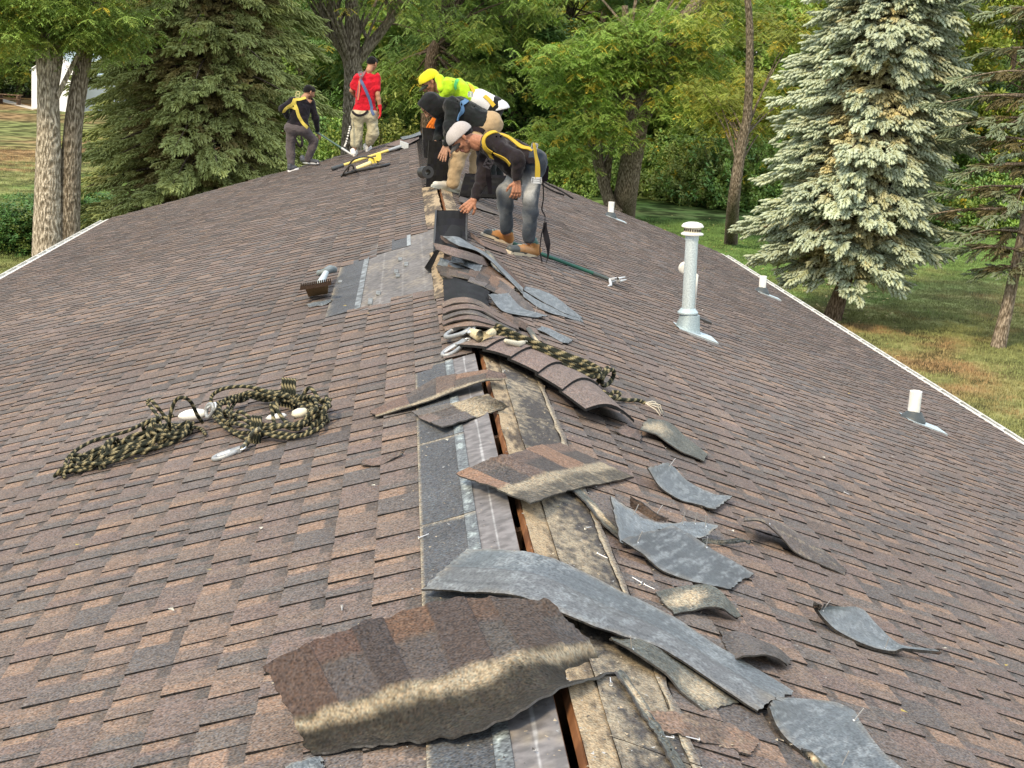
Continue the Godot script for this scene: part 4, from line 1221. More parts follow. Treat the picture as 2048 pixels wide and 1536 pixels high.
func hook(parent: Node3D, a: Vector3, b: Vector3, width: float, up: Vector3) -> void:
	# a snap hook: an oval of steel bar with a gate across it and a swivel eye at b
	var m := MB.new()
	var ax := (b - a).normalized()
	var w := up.cross(ax).normalized() * width * 0.5
	var l := a.distance_to(b)
	var q := PackedVector3Array()
	for i in 25:
		var t := TAU * i / 24.0
		q.append(a.lerp(b, 0.4) - ax * cos(t) * l * 0.4 + w * sin(t) * (1.0 + 0.25 * cos(t)))
	var r := PackedFloat32Array()
	r.resize(25)
	r.fill(0.0075 + width * 0.04)
	m.tube(q, r, 8, flat(Color(0.36, 0.375, 0.38)))
	part("hook_body", m, M.metal, parent, parent.position)
	m = MB.new()
	m.tube(PackedVector3Array([a.lerp(b, 0.12) + w * 0.7, a.lerp(b, 0.65) + w * 0.55]), PackedFloat32Array([0.006, 0.008]), 8, flat(Color(0.7, 0.72, 0.72)))
	m.bevel_box(a.lerp(b, 0.72), w * 0.62, up.normalized() * 0.012, ax * l * 0.16, 0.004, Color(0.3, 0.315, 0.32))
	part("gate", m, M.metal, parent, parent.position)
	m = MB.new()
	q = PackedVector3Array()
	for i in 17:
		var t := TAU * i / 16.0
		q.append(b - ax * 0.012 + ax * cos(t) * 0.018 + w.normalized() * sin(t) * 0.018)
	r.resize(17)
	r.fill(0.005)
	m.tube(q, r, 6, flat(Color(0.75, 0.77, 0.77)))
	part("swivel_eye", m, M.steel, parent, parent.position)


func oval(c: Vector3, ax: Vector3, w: Vector3, r: RandomNumberGenerator, h0: float, jit: float, turns: float, start := 0.0) -> PackedVector3Array:
	var q := PackedVector3Array()
	var n := int(turns * 14)
	var o := Vector3(r.randf_range(-jit, jit), 0, r.randf_range(-jit, jit))
	for i in n + 1:
		if i % 14 == 0:
			o = o.lerp(Vector3(r.randf_range(-jit, jit), 0, r.randf_range(-jit, jit)), 0.8)
		var t := start + TAU * i / 14.0
		var f := 1.0 + r.randf_range(-0.12, 0.12)
		var p := c + o + ax * cos(t) * f + w * sin(t) * f
		p.y = RIDGE - absf(p.x) * SLOPE + 0.012 + h0 * r.randf_range(0.1, 1.0)
		q.append(p)
	return q


func build_ropes() -> void:
	var up := Vector3(-SN, CS, 0)
	var r := RandomNumberGenerator.new()
	r.seed = 55
	var lp := Vector3(-1.866, 3.848, -7.009)
	var rq := Vector3(-1.326, 4.028, -7.192)
	var c := (lp + rq) * 0.5
	var o := thing("lifeline_rope", c, "dark olive lifeline rope with tan flecks in a long tangled bundle, left of two coils", "rope")
	var ax := (rq - lp) * 0.5
	var w := up.cross(ax.normalized()).normalized()
	var m := MB.new()
	strand(m, oval(c, ax, w * 0.10, r, 0.06, 0.05, 3.0))
	strand(m, oval(c - ax * 0.2, ax * 0.75, w * 0.06, r, 0.08, 0.05, 2.0, 0.5))
	strand(m, oval(c + ax * 0.3, ax * 0.5, w * 0.12, r, 0.08, 0.05, 1.0, 2.0))
	strand(m, oval(c - ax * 0.45, ax * 0.45, w * 0.12, r, 0.06, 0.04, 2.0, 1.2))
	strand(m, oval(c + ax * 0.12, ax * 0.8, w * 0.16, r, 0.05, 0.04, 2.0, 1.0))
	strand(m, [Vector3(-1.868, 3.847, -6.933), Vector3(-1.909, 3.864, -7.221), Vector3(-1.833, 3.899, -7.415), Vector3(-1.677, 3.941, -7.478), Vector3(-1.589, 3.97, -7.606), Vector3(-1.464, 4.022, -7.499)])
	strand(m, [Vector3(-1.245, 4.065, -6.997), Vector3(-1.306, 4.035, -7.227), Vector3(-1.481, 4.006, -7.372), Vector3(-1.521, 4.003, -7.177), Vector3(-1.634, 3.965, -7.16), Vector3(-1.744, 3.919, -7.133), Vector3(-1.826, 3.861, -6.974)])
	part("rope_loops", m, M.rope, o, c)
	m = MB.new()
	strand(m, [Vector3(-1.433, 4.012, -7.204), Vector3(-1.426, 4.095, -7.115), Vector3(-1.403, 4.182, -7.101), Vector3(-1.367, 4.214, -7.073), Vector3(-1.332, 4.186, -7.122), Vector3(-1.309, 4.104, -7.202), Vector3(-1.294, 4.049, -7.284)])
	strand(m, [Vector3(-1.48, 3.997, -7.21), Vector3(-1.497, 4.051, -7.285), Vector3(-1.562, 4.069, -7.459), Vector3(-1.589, 4.08, -7.503), Vector3(-1.576, 4.095, -7.509), Vector3(-1.539, 4.077, -7.463), Vector3(-1.495, 4.022, -7.461), Vector3(-1.434, 4.002, -7.297)])
	for i in 3:
		var k := c + ax * (0.28 + 0.06 * i)
		k.y = RIDGE - absf(k.x) * SLOPE
		var q := PackedVector3Array()
		for j in 10:
			var t := -0.4 + j / 9.0 * (PI + 0.8)
			q.append(k + w * cos(t) * 0.10 + Vector3.UP * (0.012 + sin(t) * 0.125) + ax.normalized() * 0.02 * sin(j * 1.7 + i))
		strand(m, q)
	for i in 2:
		var k := c - ax * (0.30 + 0.07 * i)
		k.y = RIDGE - absf(k.x) * SLOPE
		var q := PackedVector3Array()
		for j in 10:
			var t := -0.3 + j / 9.0 * (PI + 0.6)
			q.append(k + w * cos(t) * 0.11 + Vector3.UP * (0.012 + sin(t) * 0.095) + ax.normalized() * 0.05 * cos(t))
		strand(m, q)
	part("rope_wrap", m, M.rope, o, c)
	m = MB.new()
	var g := Vector3(-1.359, 4.047, -7.435)
	m.ball(g, Vector3(0.075, 0.02, 0.02), Vector3(-0.01, 0.028, 0), Vector3(0, 0, 0.035), 14, Color(0.75, 0.76, 0.72))
	part("end_sleeve", m, M.white, o, c)
	hook(o, Vector3(-1.29, 4.07, -7.393), Vector3(-1.237, 4.128, -7.305), 0.06, Vector3(0.2, 0.6, 1))
	# the round coil
	c = Vector3(-0.947, 4.164, -6.998)
	o = thing("lifeline_rope", c, "dark olive lifeline rope in a round coil with a snap hook lying on the shingles", "rope")
	var e0 := Vector3(-1.258, 4.061, -7.451)
	var e1 := Vector3(-0.674, 4.255, -6.666)
	var t0 := Vector3(-0.983, 4.142, -7.516)
	var t1 := Vector3(-0.928, 4.161, -6.598)
	ax = (e1 - e0) * 0.46
	w = (t0 - t1) * 0.44
	m = MB.new()
	strand(m, oval(c, ax, w, r, 0.06, 0.03, 4.0))
	strand(m, oval(c, ax * 0.86, w * 0.84, r, 0.09, 0.035, 2.0))
	strand(m, oval(c + ax * 0.55, ax * 0.5, w * 0.55, r, 0.11, 0.03, 2.0, 0.4))
	strand(m, [Vector3(-1.259, 4.08, -7.399), Vector3(-1.28, 4.123, -7.503), Vector3(-1.235, 4.168, -7.479), Vector3(-1.137, 4.221, -7.337), Vector3(-1.039, 4.254, -7.175), Vector3(-0.948, 4.254, -7.062), Vector3(-0.868, 4.241, -7.064)])
	part("rope_loops", m, M.rope, o, c)
	m = MB.new()
	for i in 5:
		var k := c + ax * cos(1.15 + i * 0.06) + w * sin(1.15 + i * 0.06)
		k.y = RIDGE - absf(k.x) * SLOPE
		var q := PackedVector3Array()
		for j in 9:
			var t := -0.3 + j / 8.0 * (PI + 0.6)
			q.append(k + w.normalized() * cos(t) * 0.07 + Vector3.UP * (0.01 + sin(t) * 0.12))
		strand(m, q, 0.007)
	part("rope_wrap", m, M.rope, o, c)
	m = MB.new()
	for i in 4:
		var k := c + ax * cos(4.4 + i * 0.05) + w * sin(4.4 + i * 0.05)
		k.y = RIDGE - absf(k.x) * SLOPE
		var q := PackedVector3Array()
		for j in 9:
			var t := -0.3 + j / 8.0 * (PI + 0.6)
			q.append(k + w.normalized() * cos(t) * 0.07 + Vector3.UP * (0.01 + sin(t) * 0.10))
		strand(m, q, 0.006)
	part("rope_wrap", m, M.rope, o, c)
	m = MB.new()
	var tail := [Vector3(-0.958, 4.211, -6.552), Vector3(-0.987, 4.191, -6.555), Vector3(-1.014, 4.142, -6.576), Vector3(-1.029, 4.127, -6.518)]
	strand(m, tail, 0.012)
	part("spliced_tail", m, M.rubber, o, c)
	m = MB.new()
	m.ball(Vector3(-0.804, 4.232, -6.797), Vector3(0.04, 0.012, 0), Vector3(-0.01, 0.022, 0), Vector3(0, 0, 0.03), 8, Color(0.74, 0.7, 0.55))
	m.ball(Vector3(-0.913, 4.196, -6.852), Vector3(0.05, 0.01, 0), Vector3(0, 0.016, 0), Vector3(0, 0, 0.03), 8, Color(0.74, 0.74, 0.7))
	part("label_tag", m, M.white, o, c)
	hook(o, Vector3(-1.15, 4.079, -6.512), Vector3(-1.021, 4.13, -6.527), 0.07, up)
	# the rope on the ridge
	c = Vector3(0.325, 4.392, -7.507)
	o = thing("lifeline_rope", c, "tan-flecked lifeline rope doubled up along the ridge with two snap hooks and a frayed end", "rope")
	var a := Vector3(0.093, 4.469, -7.683)
	var b := Vector3(0.646, 4.285, -7.514)
	ax = (b - a) * 0.5
	w = Vector3.UP.cross(ax.normalized()).normalized()
	m = MB.new()
	var mid := (a + b) * 0.5
	for i in 4:
		var q := PackedVector3Array()
		var wd := 0.03 + 0.016 * i
		for j in 13:
			var t := TAU * j / 12.0 + 0.2
			var p := mid + ax * cos(t) * (1.0 - 0.035 * i) + w * (signf(sin(t)) * wd * pow(absf(sin(t)), 0.4) * (1.0 + 0.55 * cos(t)) + r.randf_range(-0.006, 0.006))
			p.y = RIDGE - absf(p.x) * SLOPE + 0.075 + 0.018 * (i % 3) + r.randf_range(-0.006, 0.008)
			q.append(p)
		strand(m, q, 0.0105)
	part("rope_loops", m, M.rope, o, c)
	m = MB.new()
	for i in 2:
		var k := Vector3(0.66, 4.26, -7.634) + ax.normalized() * 0.03 * i
		var q := PackedVector3Array()
		for j in 10:
			var t := TAU * j / 9.0
			q.append(k + w * cos(t) * 0.075 + Vector3.UP * (0.045 + sin(t) * 0.045) + ax.normalized() * 0.02 * sin(t + i))
		strand(m, q, 0.011)
	strand(m, [Vector3(0.619, 4.294, -7.301), Vector3(0.666, 4.268, -7.27), Vector3(0.713, 4.272, -7.352), Vector3(0.681, 4.283, -7.343), Vector3(0.669, 4.257, -7.343), Vector3(0.759, 4.217, -7.476), Vector3(0.844, 4.189, -7.61), Vector3(0.886, 4.175, -7.622)], 0.010)
	part("knotted_tail", m, M.rope, o, c)
	m = MB.new()
	for i in 7:
		m.tube(PackedVector3Array([Vector3(0.886, 4.175, -7.622), Vector3(0.875, 4.188, -7.56) + Vector3(0.05 + 0.012 * (i % 3), -0.02 + 0.01 * (i % 4), 0.06 - 0.02 * i), Vector3(0.886, 4.175, -7.622) + Vector3(0.07 + 0.01 * (i % 4), -0.045, 0.1 - 0.035 * i)]), PackedFloat32Array([0.003, 0.0025, 0.002]), 5, flat(Color(0.72, 0.68, 0.56)))
	part("frayed_end", m, M.rope, o, c)
	m = MB.new()
	m.tube(PackedVector3Array([Vector3(-0.022, 4.503, -7.574), Vector3(0.011, 4.526, -7.341), Vector3(0.078, 4.524, -7.471)]), PackedFloat32Array([0.02, 0.03, 0.022]), 10, flat(Color(0.62, 0.55, 0.36)))
	m.tube(PackedVector3Array([Vector3(0.012, 4.476, -7.564), Vector3(0.073, 4.466, -7.527), Vector3(0.119, 4.45, -7.624)]), PackedFloat32Array([0.018, 0.024, 0.012]), 8, flat(Color(0.75, 0.6, 0.28)))
	m.tube(PackedVector3Array([Vector3(0.134, 4.505, -7.357), Vector3(0.2, 4.483, -7.414), Vector3(0.262, 4.453, -7.651)]), PackedFloat32Array([0.012, 0.015, 0.01]), 8, flat(Color(0.7, 0.65, 0.5)))
	part("cloth_sleeve", m, M.cloth, o, c)
	hook(o, Vector3(-0.11, 4.463, -7.799), Vector3(-0.021, 4.523, -7.489), 0.12, Vector3(0.1, 0.5, 1))
	hook(o, Vector3(-0.157, 4.41, -7.405), Vector3(-0.037, 4.478, -7.514), 0.06, Vector3(-0.3, 1, 0.2))


func rod(m: MB, a: Vector3, b: Vector3, r0: float, r1: float, col: Color, sides := 10) -> void:
	m.tube(PackedVector3Array([a, b]), PackedFloat32Array([r0, r1]), sides, flat(col))


func build_tools() -> void:
	# roof shovel on the right slope
	var a := Vector3(0.498, 4.314, -13.401)
	var b := Vector3(1.341, 4.033, -13.613)
	var e := Vector3(1.501, 3.98, -13.639)
	var o := thing("roofing_shovel", (a + b) * 0.5, "green-handled roofing shovel with a forked silver head lying by the brown boots", "shovel")
	var m := MB.new()
	rod(m, a, b, 0.017, 0.017, Color(0.015, 0.09, 0.06))
	part("handle", m, M.rubber, o, o.position)
	m = MB.new()
	rod(m, b, e, 0.02, 0.016, Color(0.06, 0.08, 0.075))
	part("ferrule", m, M.rubber, o, o.position)
	m = MB.new()
	for q in [[Vector3(1.533, 4.029, -13.368), Vector3(1.642, 4.003, -13.688)], [Vector3(1.469, 3.975, -13.318), Vector3(1.423, 3.986, -13.171)], [Vector3(1.595, 3.968, -13.659), Vector3(1.691, 3.946, -13.942)]]:
		m.tube(PackedVector3Array([e, e.lerp(q[0], 0.7), q[0], q[1]]), PackedFloat32Array([0.014, 0.014, 0.012, 0.006]), 8, flat(Color(0.75, 0.76, 0.75)))
	m.box(Vector3(1.545, 3.975, -13.624), Vector3(0.03, 0.02, 0.02), Vector3(-0.01, 0.006, 0), Vector3(0, 0, 0.07), Color(0.75, 0.76, 0.75))
	part("forked_head", m, M.metal, o, o.position)
	# toothed tool on the left slope
	var c := Vector3(-0.969, 4.127, -11.186)
	o = thing("shingle_tool", c, "dirty toothed bar tool with a pale stem and dark cross grip, beside the bare patch", "hand tool")
	var l := Vector3(-1.055, 4.218, -10.59)
	var q2 := Vector3(-0.835, 4.302, -10.338)
	var ax := (q2 - l).normalized()
	var wd := l.distance_to(q2)
	m = MB.new()
	m.box((l + q2) * 0.5, ax * wd * 0.5, Vector3(0, 0.012, 0), Vector3(0, 0, 0.02), Color(0.07, 0.045, 0.033))
	for i in 16:
		var k := l.lerp(q2, (i + 0.5) / 16.0) + Vector3(0, 0.018, 0)
		m.box(k, ax * wd * 0.018, Vector3(0, 0.012, 0), Vector3(0, 0, 0.018), Color(0.06, 0.04, 0.03))
	part("toothed_bar", m, M.dusty, o, c)
	m = MB.new()
	var bl := Vector3(-1.008, 4.128, -10.834)
	var br := Vector3(-0.87, 4.18, -10.681)
	m.quad(bl + Vector3(0, 0, 0.04), br + Vector3(0, 0, 0.04), q2 - ax * 0.03, l + ax * 0.05, Color(0.34, 0.24, 0.14))
	m.quad(bl - Vector3(0, 0, 0.04), l + ax * 0.05 - Vector3(0, 0, 0.03), q2 - ax * 0.03 - Vector3(0, 0, 0.03), br - Vector3(0, 0, 0.04), Color(0.3, 0.2, 0.12))
	m.quad(bl + Vector3(0, 0, 0.04), l + ax * 0.05, l + ax * 0.05 - Vector3(0, 0, 0.03), bl - Vector3(0, 0, 0.04), Color(0.3, 0.2, 0.12))
	m.quad(br + Vector3(0, 0, 0.04), br - Vector3(0, 0, 0.04), q2 - ax * 0.03 - Vector3(0, 0, 0.03), q2 - ax * 0.03, Color(0.3, 0.2, 0.12))
	m.box((bl + br) * 0.5 + Vector3(0, 0.03, 0.042), ax * 0.03, Vector3(0, 0.02, 0), Vector3(0, 0, 0.003), Color(0.06, 0.05, 0.045))
	part("body", m, M.dusty, o, c)
	m = MB.new()
	var s0 := Vector3(-0.923, 4.242, -10.666)
	var s1 := Vector3(-0.911, 4.246, -11.244)
	rod(m, s0, s1, 0.028, 0.02, Color(0.45, 0.52, 0.53))
	part("stem", m, M.rubber, o, c)
	m = MB.new()
	m.tube(PackedVector3Array([Vector3(-0.964, 4.229, -11.297), Vector3(-0.917, 4.254, -11.21), Vector3(-0.888, 4.254, -11.358), Vector3(-0.861, 4.243, -11.423)]), PackedFloat32Array([0.024, 0.026, 0.03, 0.026]), 10, flat(Color(0.16, 0.19, 0.195)))
	part("cross_grip", m, M.rubber, o, c)
	# grey flake beside it
	piece("torn_shingle", "pale grey shingle flake below the toothed bar tool", "loose shingle scraps lying on the roof", [Vector3(-1, 4.129, -10.476), Vector3(-0.906, 4.168, -10.388), Vector3(-0.824, 4.195, -10.328)], [Vector3(-0.982, 4.133, -10.351), Vector3(-0.881, 4.166, -10.237), Vector3(-0.834, 4.182, -10.282)], "back", {"dust": 0.8})
	# yellow pole tool by the red shirt
	a = Vector3(-1.481, 3.996, -24.685)
	b = Vector3(-0.37, 4.387, -25.447)
	o = thing("pole_tool", (a + b) * 0.5, "yellow pole tool with a dark grip lying at the red-shirted worker's feet", "pole")
	m = MB.new()
	rod(m, a.lerp(b, 0.14), a.lerp(b, 0.78), 0.022, 0.022, Color(0.62, 0.5, 0.13))
	part("pole", m, M.rubber, o, o.position)
	m = MB.new()
	rod(m, a, a.lerp(b, 0.15), 0.032, 0.028, Color(0.05, 0.055, 0.06))
	part("grip", m, M.rubber, o, o.position)
	m = MB.new()
	rod(m, a.lerp(b, 0.77), b, 0.022, 0.03, Color(0.4, 0.42, 0.42))
	m.box(b, Vector3(0.07, -0.02, 0), Vector3(0, 0.05, 0), Vector3(0, 0, 0.06), Color(0.6, 0.62, 0.6))
	part("head", m, M.metal, o, o.position)
	c = Vector3(-0.88, 4.157, -24.118)
	o = thing("nail_gun", c, "small yellow and black power tool lying beside the yellow pole", "power tool")
	m = MB.new()
	m.bevel_box(Vector3(-0.807, 4.261, -23.301), Vector3(0.08, 0.015, 0.03), Vector3(-0.01, 0.04, 0), Vector3(0, 0, 0.05), 0.02, Color(0.75, 0.6, 0.1))
	m.bevel_box(Vector3(-0.741, 4.323, -23.203), Vector3(0.035, 0.015, 0.0), Vector3(-0.01, 0.055, 0), Vector3(0, 0, 0.04), 0.02, Color(0.75, 0.6, 0.1))
	part("casing", m, M.rubber, o, c)
	m = MB.new()
	rod(m, Vector3(-1.048, 4.141, -23.132), Vector3(-0.845, 4.238, -23.059), 0.03, 0.035, Color(0.7, 0.62, 0.3))
	part("handle", m, M.rubber, o, c)
	m = MB.new()
	m.tube(PackedVector3Array(curve([Vector3(-1.254, 4.052, -22.69), Vector3(-1.157, 4.104, -22.55), Vector3(-1.042, 4.153, -22.471), Vector3(-0.878, 4.197, -22.379), Vector3(-0.699, 4.257, -22.189), Vector3(-0.575, 4.278, -22.395)], 24)), PackedFloat32Array(range(25).map(func(_i): return 0.024)), 8, flat(Color(0.025, 0.025, 0.025)))
	part("magazine", m, M.rubber, o, c)
	c = Vector3(-1.19, 4.053, -24.344)
	o = thing("air_hose", c, "thin black hose looping over the yellow pole", "hose")
	m = MB.new()
	var hose: PackedVector3Array = curve([Vector3(-1.258, 4.051, -22.61), Vector3(-1.182, 4.096, -22.834), Vector3(-1.122, 4.276, -22.16), Vector3(-1.025, 4.388, -21.6), Vector3(-0.922, 4.363, -22.414), Vector3(-0.829, 4.294, -23.234), Vector3(-0.751, 4.23, -23.161), Vector3(-0.887, 4.174, -22.793), Vector3(-1.098, 4.104, -22.696), Vector3(-1.242, 4.056, -22.741), Vector3(-1.106, 4.281, -21.692), Vector3(-1.081, 4.19, -22.519), Vector3(-1.106, 4.101, -22.726)], 80)
	m.tube(hose, PackedFloat32Array(range(81).map(func(_i): return 0.013)), 6, flat(Color(0.03, 0.03, 0.03)))
	part("hose_line", m, M.rubber, o, c)
	# thin lines on the right slope behind the front worker
	var lines := [[[Vector3(2.142, 3.766, -27.789), Vector3(2.229, 3.737, -27.333), Vector3(2.397, 3.671, -27.194), Vector3(2.524, 3.629, -26.195)], "upper of two thin black lines lying on the far right slope"], [[Vector3(2.01, 3.81, -26.498), Vector3(2.064, 3.792, -25.941), Vector3(2.198, 3.737, -25.89), Vector3(2.344, 3.689, -25.971)], "lower and shorter of two thin black lines on the far right slope"]]
	for q in lines:
		c = q[0][0]
		m = MB.new()
		m.tube(curve(q[0], 24), PackedFloat32Array(range(25).map(func(_i): return 0.014)), 6, flat(Color(0.02, 0.02, 0.02)))
		tag(obj("safety_line", m.shift(c).mesh(M.rope), null, c), q[1], "rope", "thin black safety lines on the right slope")


func plumbing_vent(label: String, base: Vector3, height: float) -> void:
	var o := thing("plumbing_vent", base, label, "vent pipe", "white plastic plumbing vents on the right slope")
	var up := Vector3(0, 1, 0)
	var nn := Vector3(SN, CS, 0)
	var m := MB.new()
	var white := Color(0.82, 0.83, 0.81)
	m.lathe(base - up * 0.06, up, [Vector2(0.05, 0.0), Vector2(0.05, height + 0.06), Vector2(0.044, height + 0.063), Vector2(0.044, height - 0.1), Vector2(0.0, height - 0.1)], 28, white)
	part("pipe", m, M.white, o, base)
	m = MB.new()
	var tilt := (up * 0.5 + nn * 0.5).normalized()
	m.lathe(base - nn * 0.004, tilt, [Vector2(0.102, -0.02), Vector2(0.105, 0.022), Vector2(0.096, 0.04), Vector2(0.07, 0.07), Vector2(0.056, 0.09), Vector2(0.049, 0.085)], 28, Color(0.045, 0.055, 0.06))
	part("rubber_boot", m, M.rubber, o, base)
	m = MB.new()
	var d := Vector3(CS, -SN, 0)
	var q := [base - d * 0.09 + Vector3(0, 0, 0.13), base + d * 0.27 + Vector3(0, 0, 0.13), base + d * 0.27 - Vector3(0, 0, 0.13), base - d * 0.09 - Vector3(0, 0, 0.13)]
	var h := nn * 0.013
	m.quad(q[0] + h, q[1] + h * 1.4, q[2] + h * 1.4, q[3] + h, Color(0.6, 0.72, 0.76))
	m.quad(q[0] + h, q[0], q[1], q[1] + h * 1.4, Color(0.4, 0.45, 0.46))
	part("flashing", m, M.metal, o, base)


func build_vents() -> void:
	plumbing_vent("white plastic vent pipe with black rubber boot, nearest of three on the right slope", Vector3(3.867, 3.161, -12.095), 0.25)
	plumbing_vent("white plastic vent pipe close to the right gutter, below the pale spruce", Vector3(4.72, 2.877, -21.227), 0.24)
	plumbing_vent("white plastic vent pipe farthest up the roof, in front of the forked tree", Vector3(3.066, 3.428, -25.316), 0.25)
	var base := Vector3(1.944, 3.802, -12.135)
	var o := thing("flue_pipe", base, "tall galvanized flue pipe with a white rain cap on the right slope", "flue")
	var top := Vector3(1.919, 4.573, -12)
	top.z = base.z
	var up := (top - base).normalized()
	var h := top.distance_to(base)
	var zinc := Color(0.6, 0.69, 0.7)
	var m := MB.new()
	m.lathe(base - up * 0.1, up, [Vector2(0.052, 0.0), Vector2(0.052, 0.27), Vector2(0.0505, 0.272), Vector2(0.0505, h + 0.06), Vector2(0.054, h + 0.062), Vector2(0.054, h + 0.1)], 32, zinc)
	part("pipe", m, M.metal, o, base)
	m = MB.new()
	var k := base + up * (h + 0.0)
	var white := Color(0.8, 0.8, 0.77)
	m.lathe(k, up, [Vector2(0.05, 0.0), Vector2(0.088, 0.004), Vector2(0.09, 0.014), Vector2(0.066, 0.026)], 32, white)
	m.lathe(k + up * 0.062, up, [Vector2(0.06, 0.0), Vector2(0.088, 0.004), Vector2(0.088, 0.012), Vector2(0.074, 0.03), Vector2(0.04, 0.042), Vector2(0.0, 0.045)], 32, white)
	part("rain_cap", m, M.white, o, base)
	m = MB.new()
	m.lathe(k + up * 0.024, up, [Vector2(0.066, 0.0), Vector2(0.066, 0.04)], 32, Color(0.66, 0.62, 0.48))
	for i in 22:
		var a := TAU * i / 22.0
		var d := Vector3(cos(a), 0, sin(a))
		m.box(k + up * 0.043 + d * 0.066, d * 0.0025, up * 0.009, d.cross(up) * 0.0055, Color(0.07, 0.05, 0.03))
	part("slotted_band", m, M.metal, o, base)
	m = MB.new()
	m.lathe(base + up * 0.155, up, [Vector2(0.0, -0.012), Vector2(0.082, -0.012), Vector2(0.083, 0.0), Vector2(0.058, 0.03), Vector2(0.052, 0.032)], 32, Color(0.5, 0.6, 0.63))
	part("storm_collar", m, M.metal, o, base)
	m = MB.new()
	m.lathe(base - up * 0.03, (up + Vector3(SN, CS, 0) * 0.5).normalized(), [Vector2(0.12, 0.0), Vector2(0.1, 0.05), Vector2(0.078, 0.17), Vector2(0.06, 0.172)], 28, Color(0.36, 0.44, 0.46))
	var d := Vector3(CS, -SN, 0)
	var nn := Vector3(SN, CS, 0)
	var q := [base - d * 0.1 + Vector3(0, 0, 0.16), base + d * 0.24 + Vector3(0, 0, 0.16), base + d * 0.24 - Vector3(0, 0, 0.16), base - d * 0.1 - Vector3(0, 0, 0.16)]
	m.quad(q[0] + nn * 0.014, q[1] + nn * 0.02, q[2] + nn * 0.02, q[3] + nn * 0.014, Color(0.62, 0.72, 0.74))
	m.quad(q[0] + nn * 0.014, q[0], q[1], q[1] + nn * 0.02, Color(0.4, 0.45, 0.46))
	part("flashing", m, M.metal, o, base)
	# the white dish half hidden behind it
	base = Vector3(2.319, 3.677, -13.46)
	o = thing("satellite_dish", base, "small white dish on a thin mast half hidden behind the tall flue", "dish")
	m = MB.new()
	var c := Vector3(2.014, 4.217, -12.8)
	m.lathe(c, Vector3(0.25, 0.25, -1).normalized(), [Vector2(0.0, 0.0), Vector2(0.04, 0.004), Vector2(0.05, 0.01), Vector2(0.06, 0.02), Vector2(0.058, 0.024), Vector2(0.0, 0.01)], 28, white)
	part("dish_bowl", m, M.white, o, o.position)
	m = MB.new()
	m.tube(PackedVector3Array([base + Vector3(-0.055, 0.02, 0), Vector3(2.117, 3.916, -12.8), Vector3(2.12, 4.172, -12.8), c + Vector3(0.04, 0.0, 0)]), PackedFloat32Array([0.012, 0.012, 0.01, 0.01]), 10, flat(white))
	part("mast", m, M.white, o, o.position)
	m = MB.new()
	m.box(base + nn * 0.014, d * 0.09, nn * 0.012, Vector3(0, 0, 0.05), Color(0.03, 0.03, 0.03))
	m.ball(base + Vector3(-0.05, 0.04, 0), Vector3(0.025, 0, 0), Vector3(0, 0.04, 0), Vector3(0, 0, 0.03), 10, Color(0.03, 0.03, 0.03))
	part("foot_plate", m, M.rubber, o, o.position)


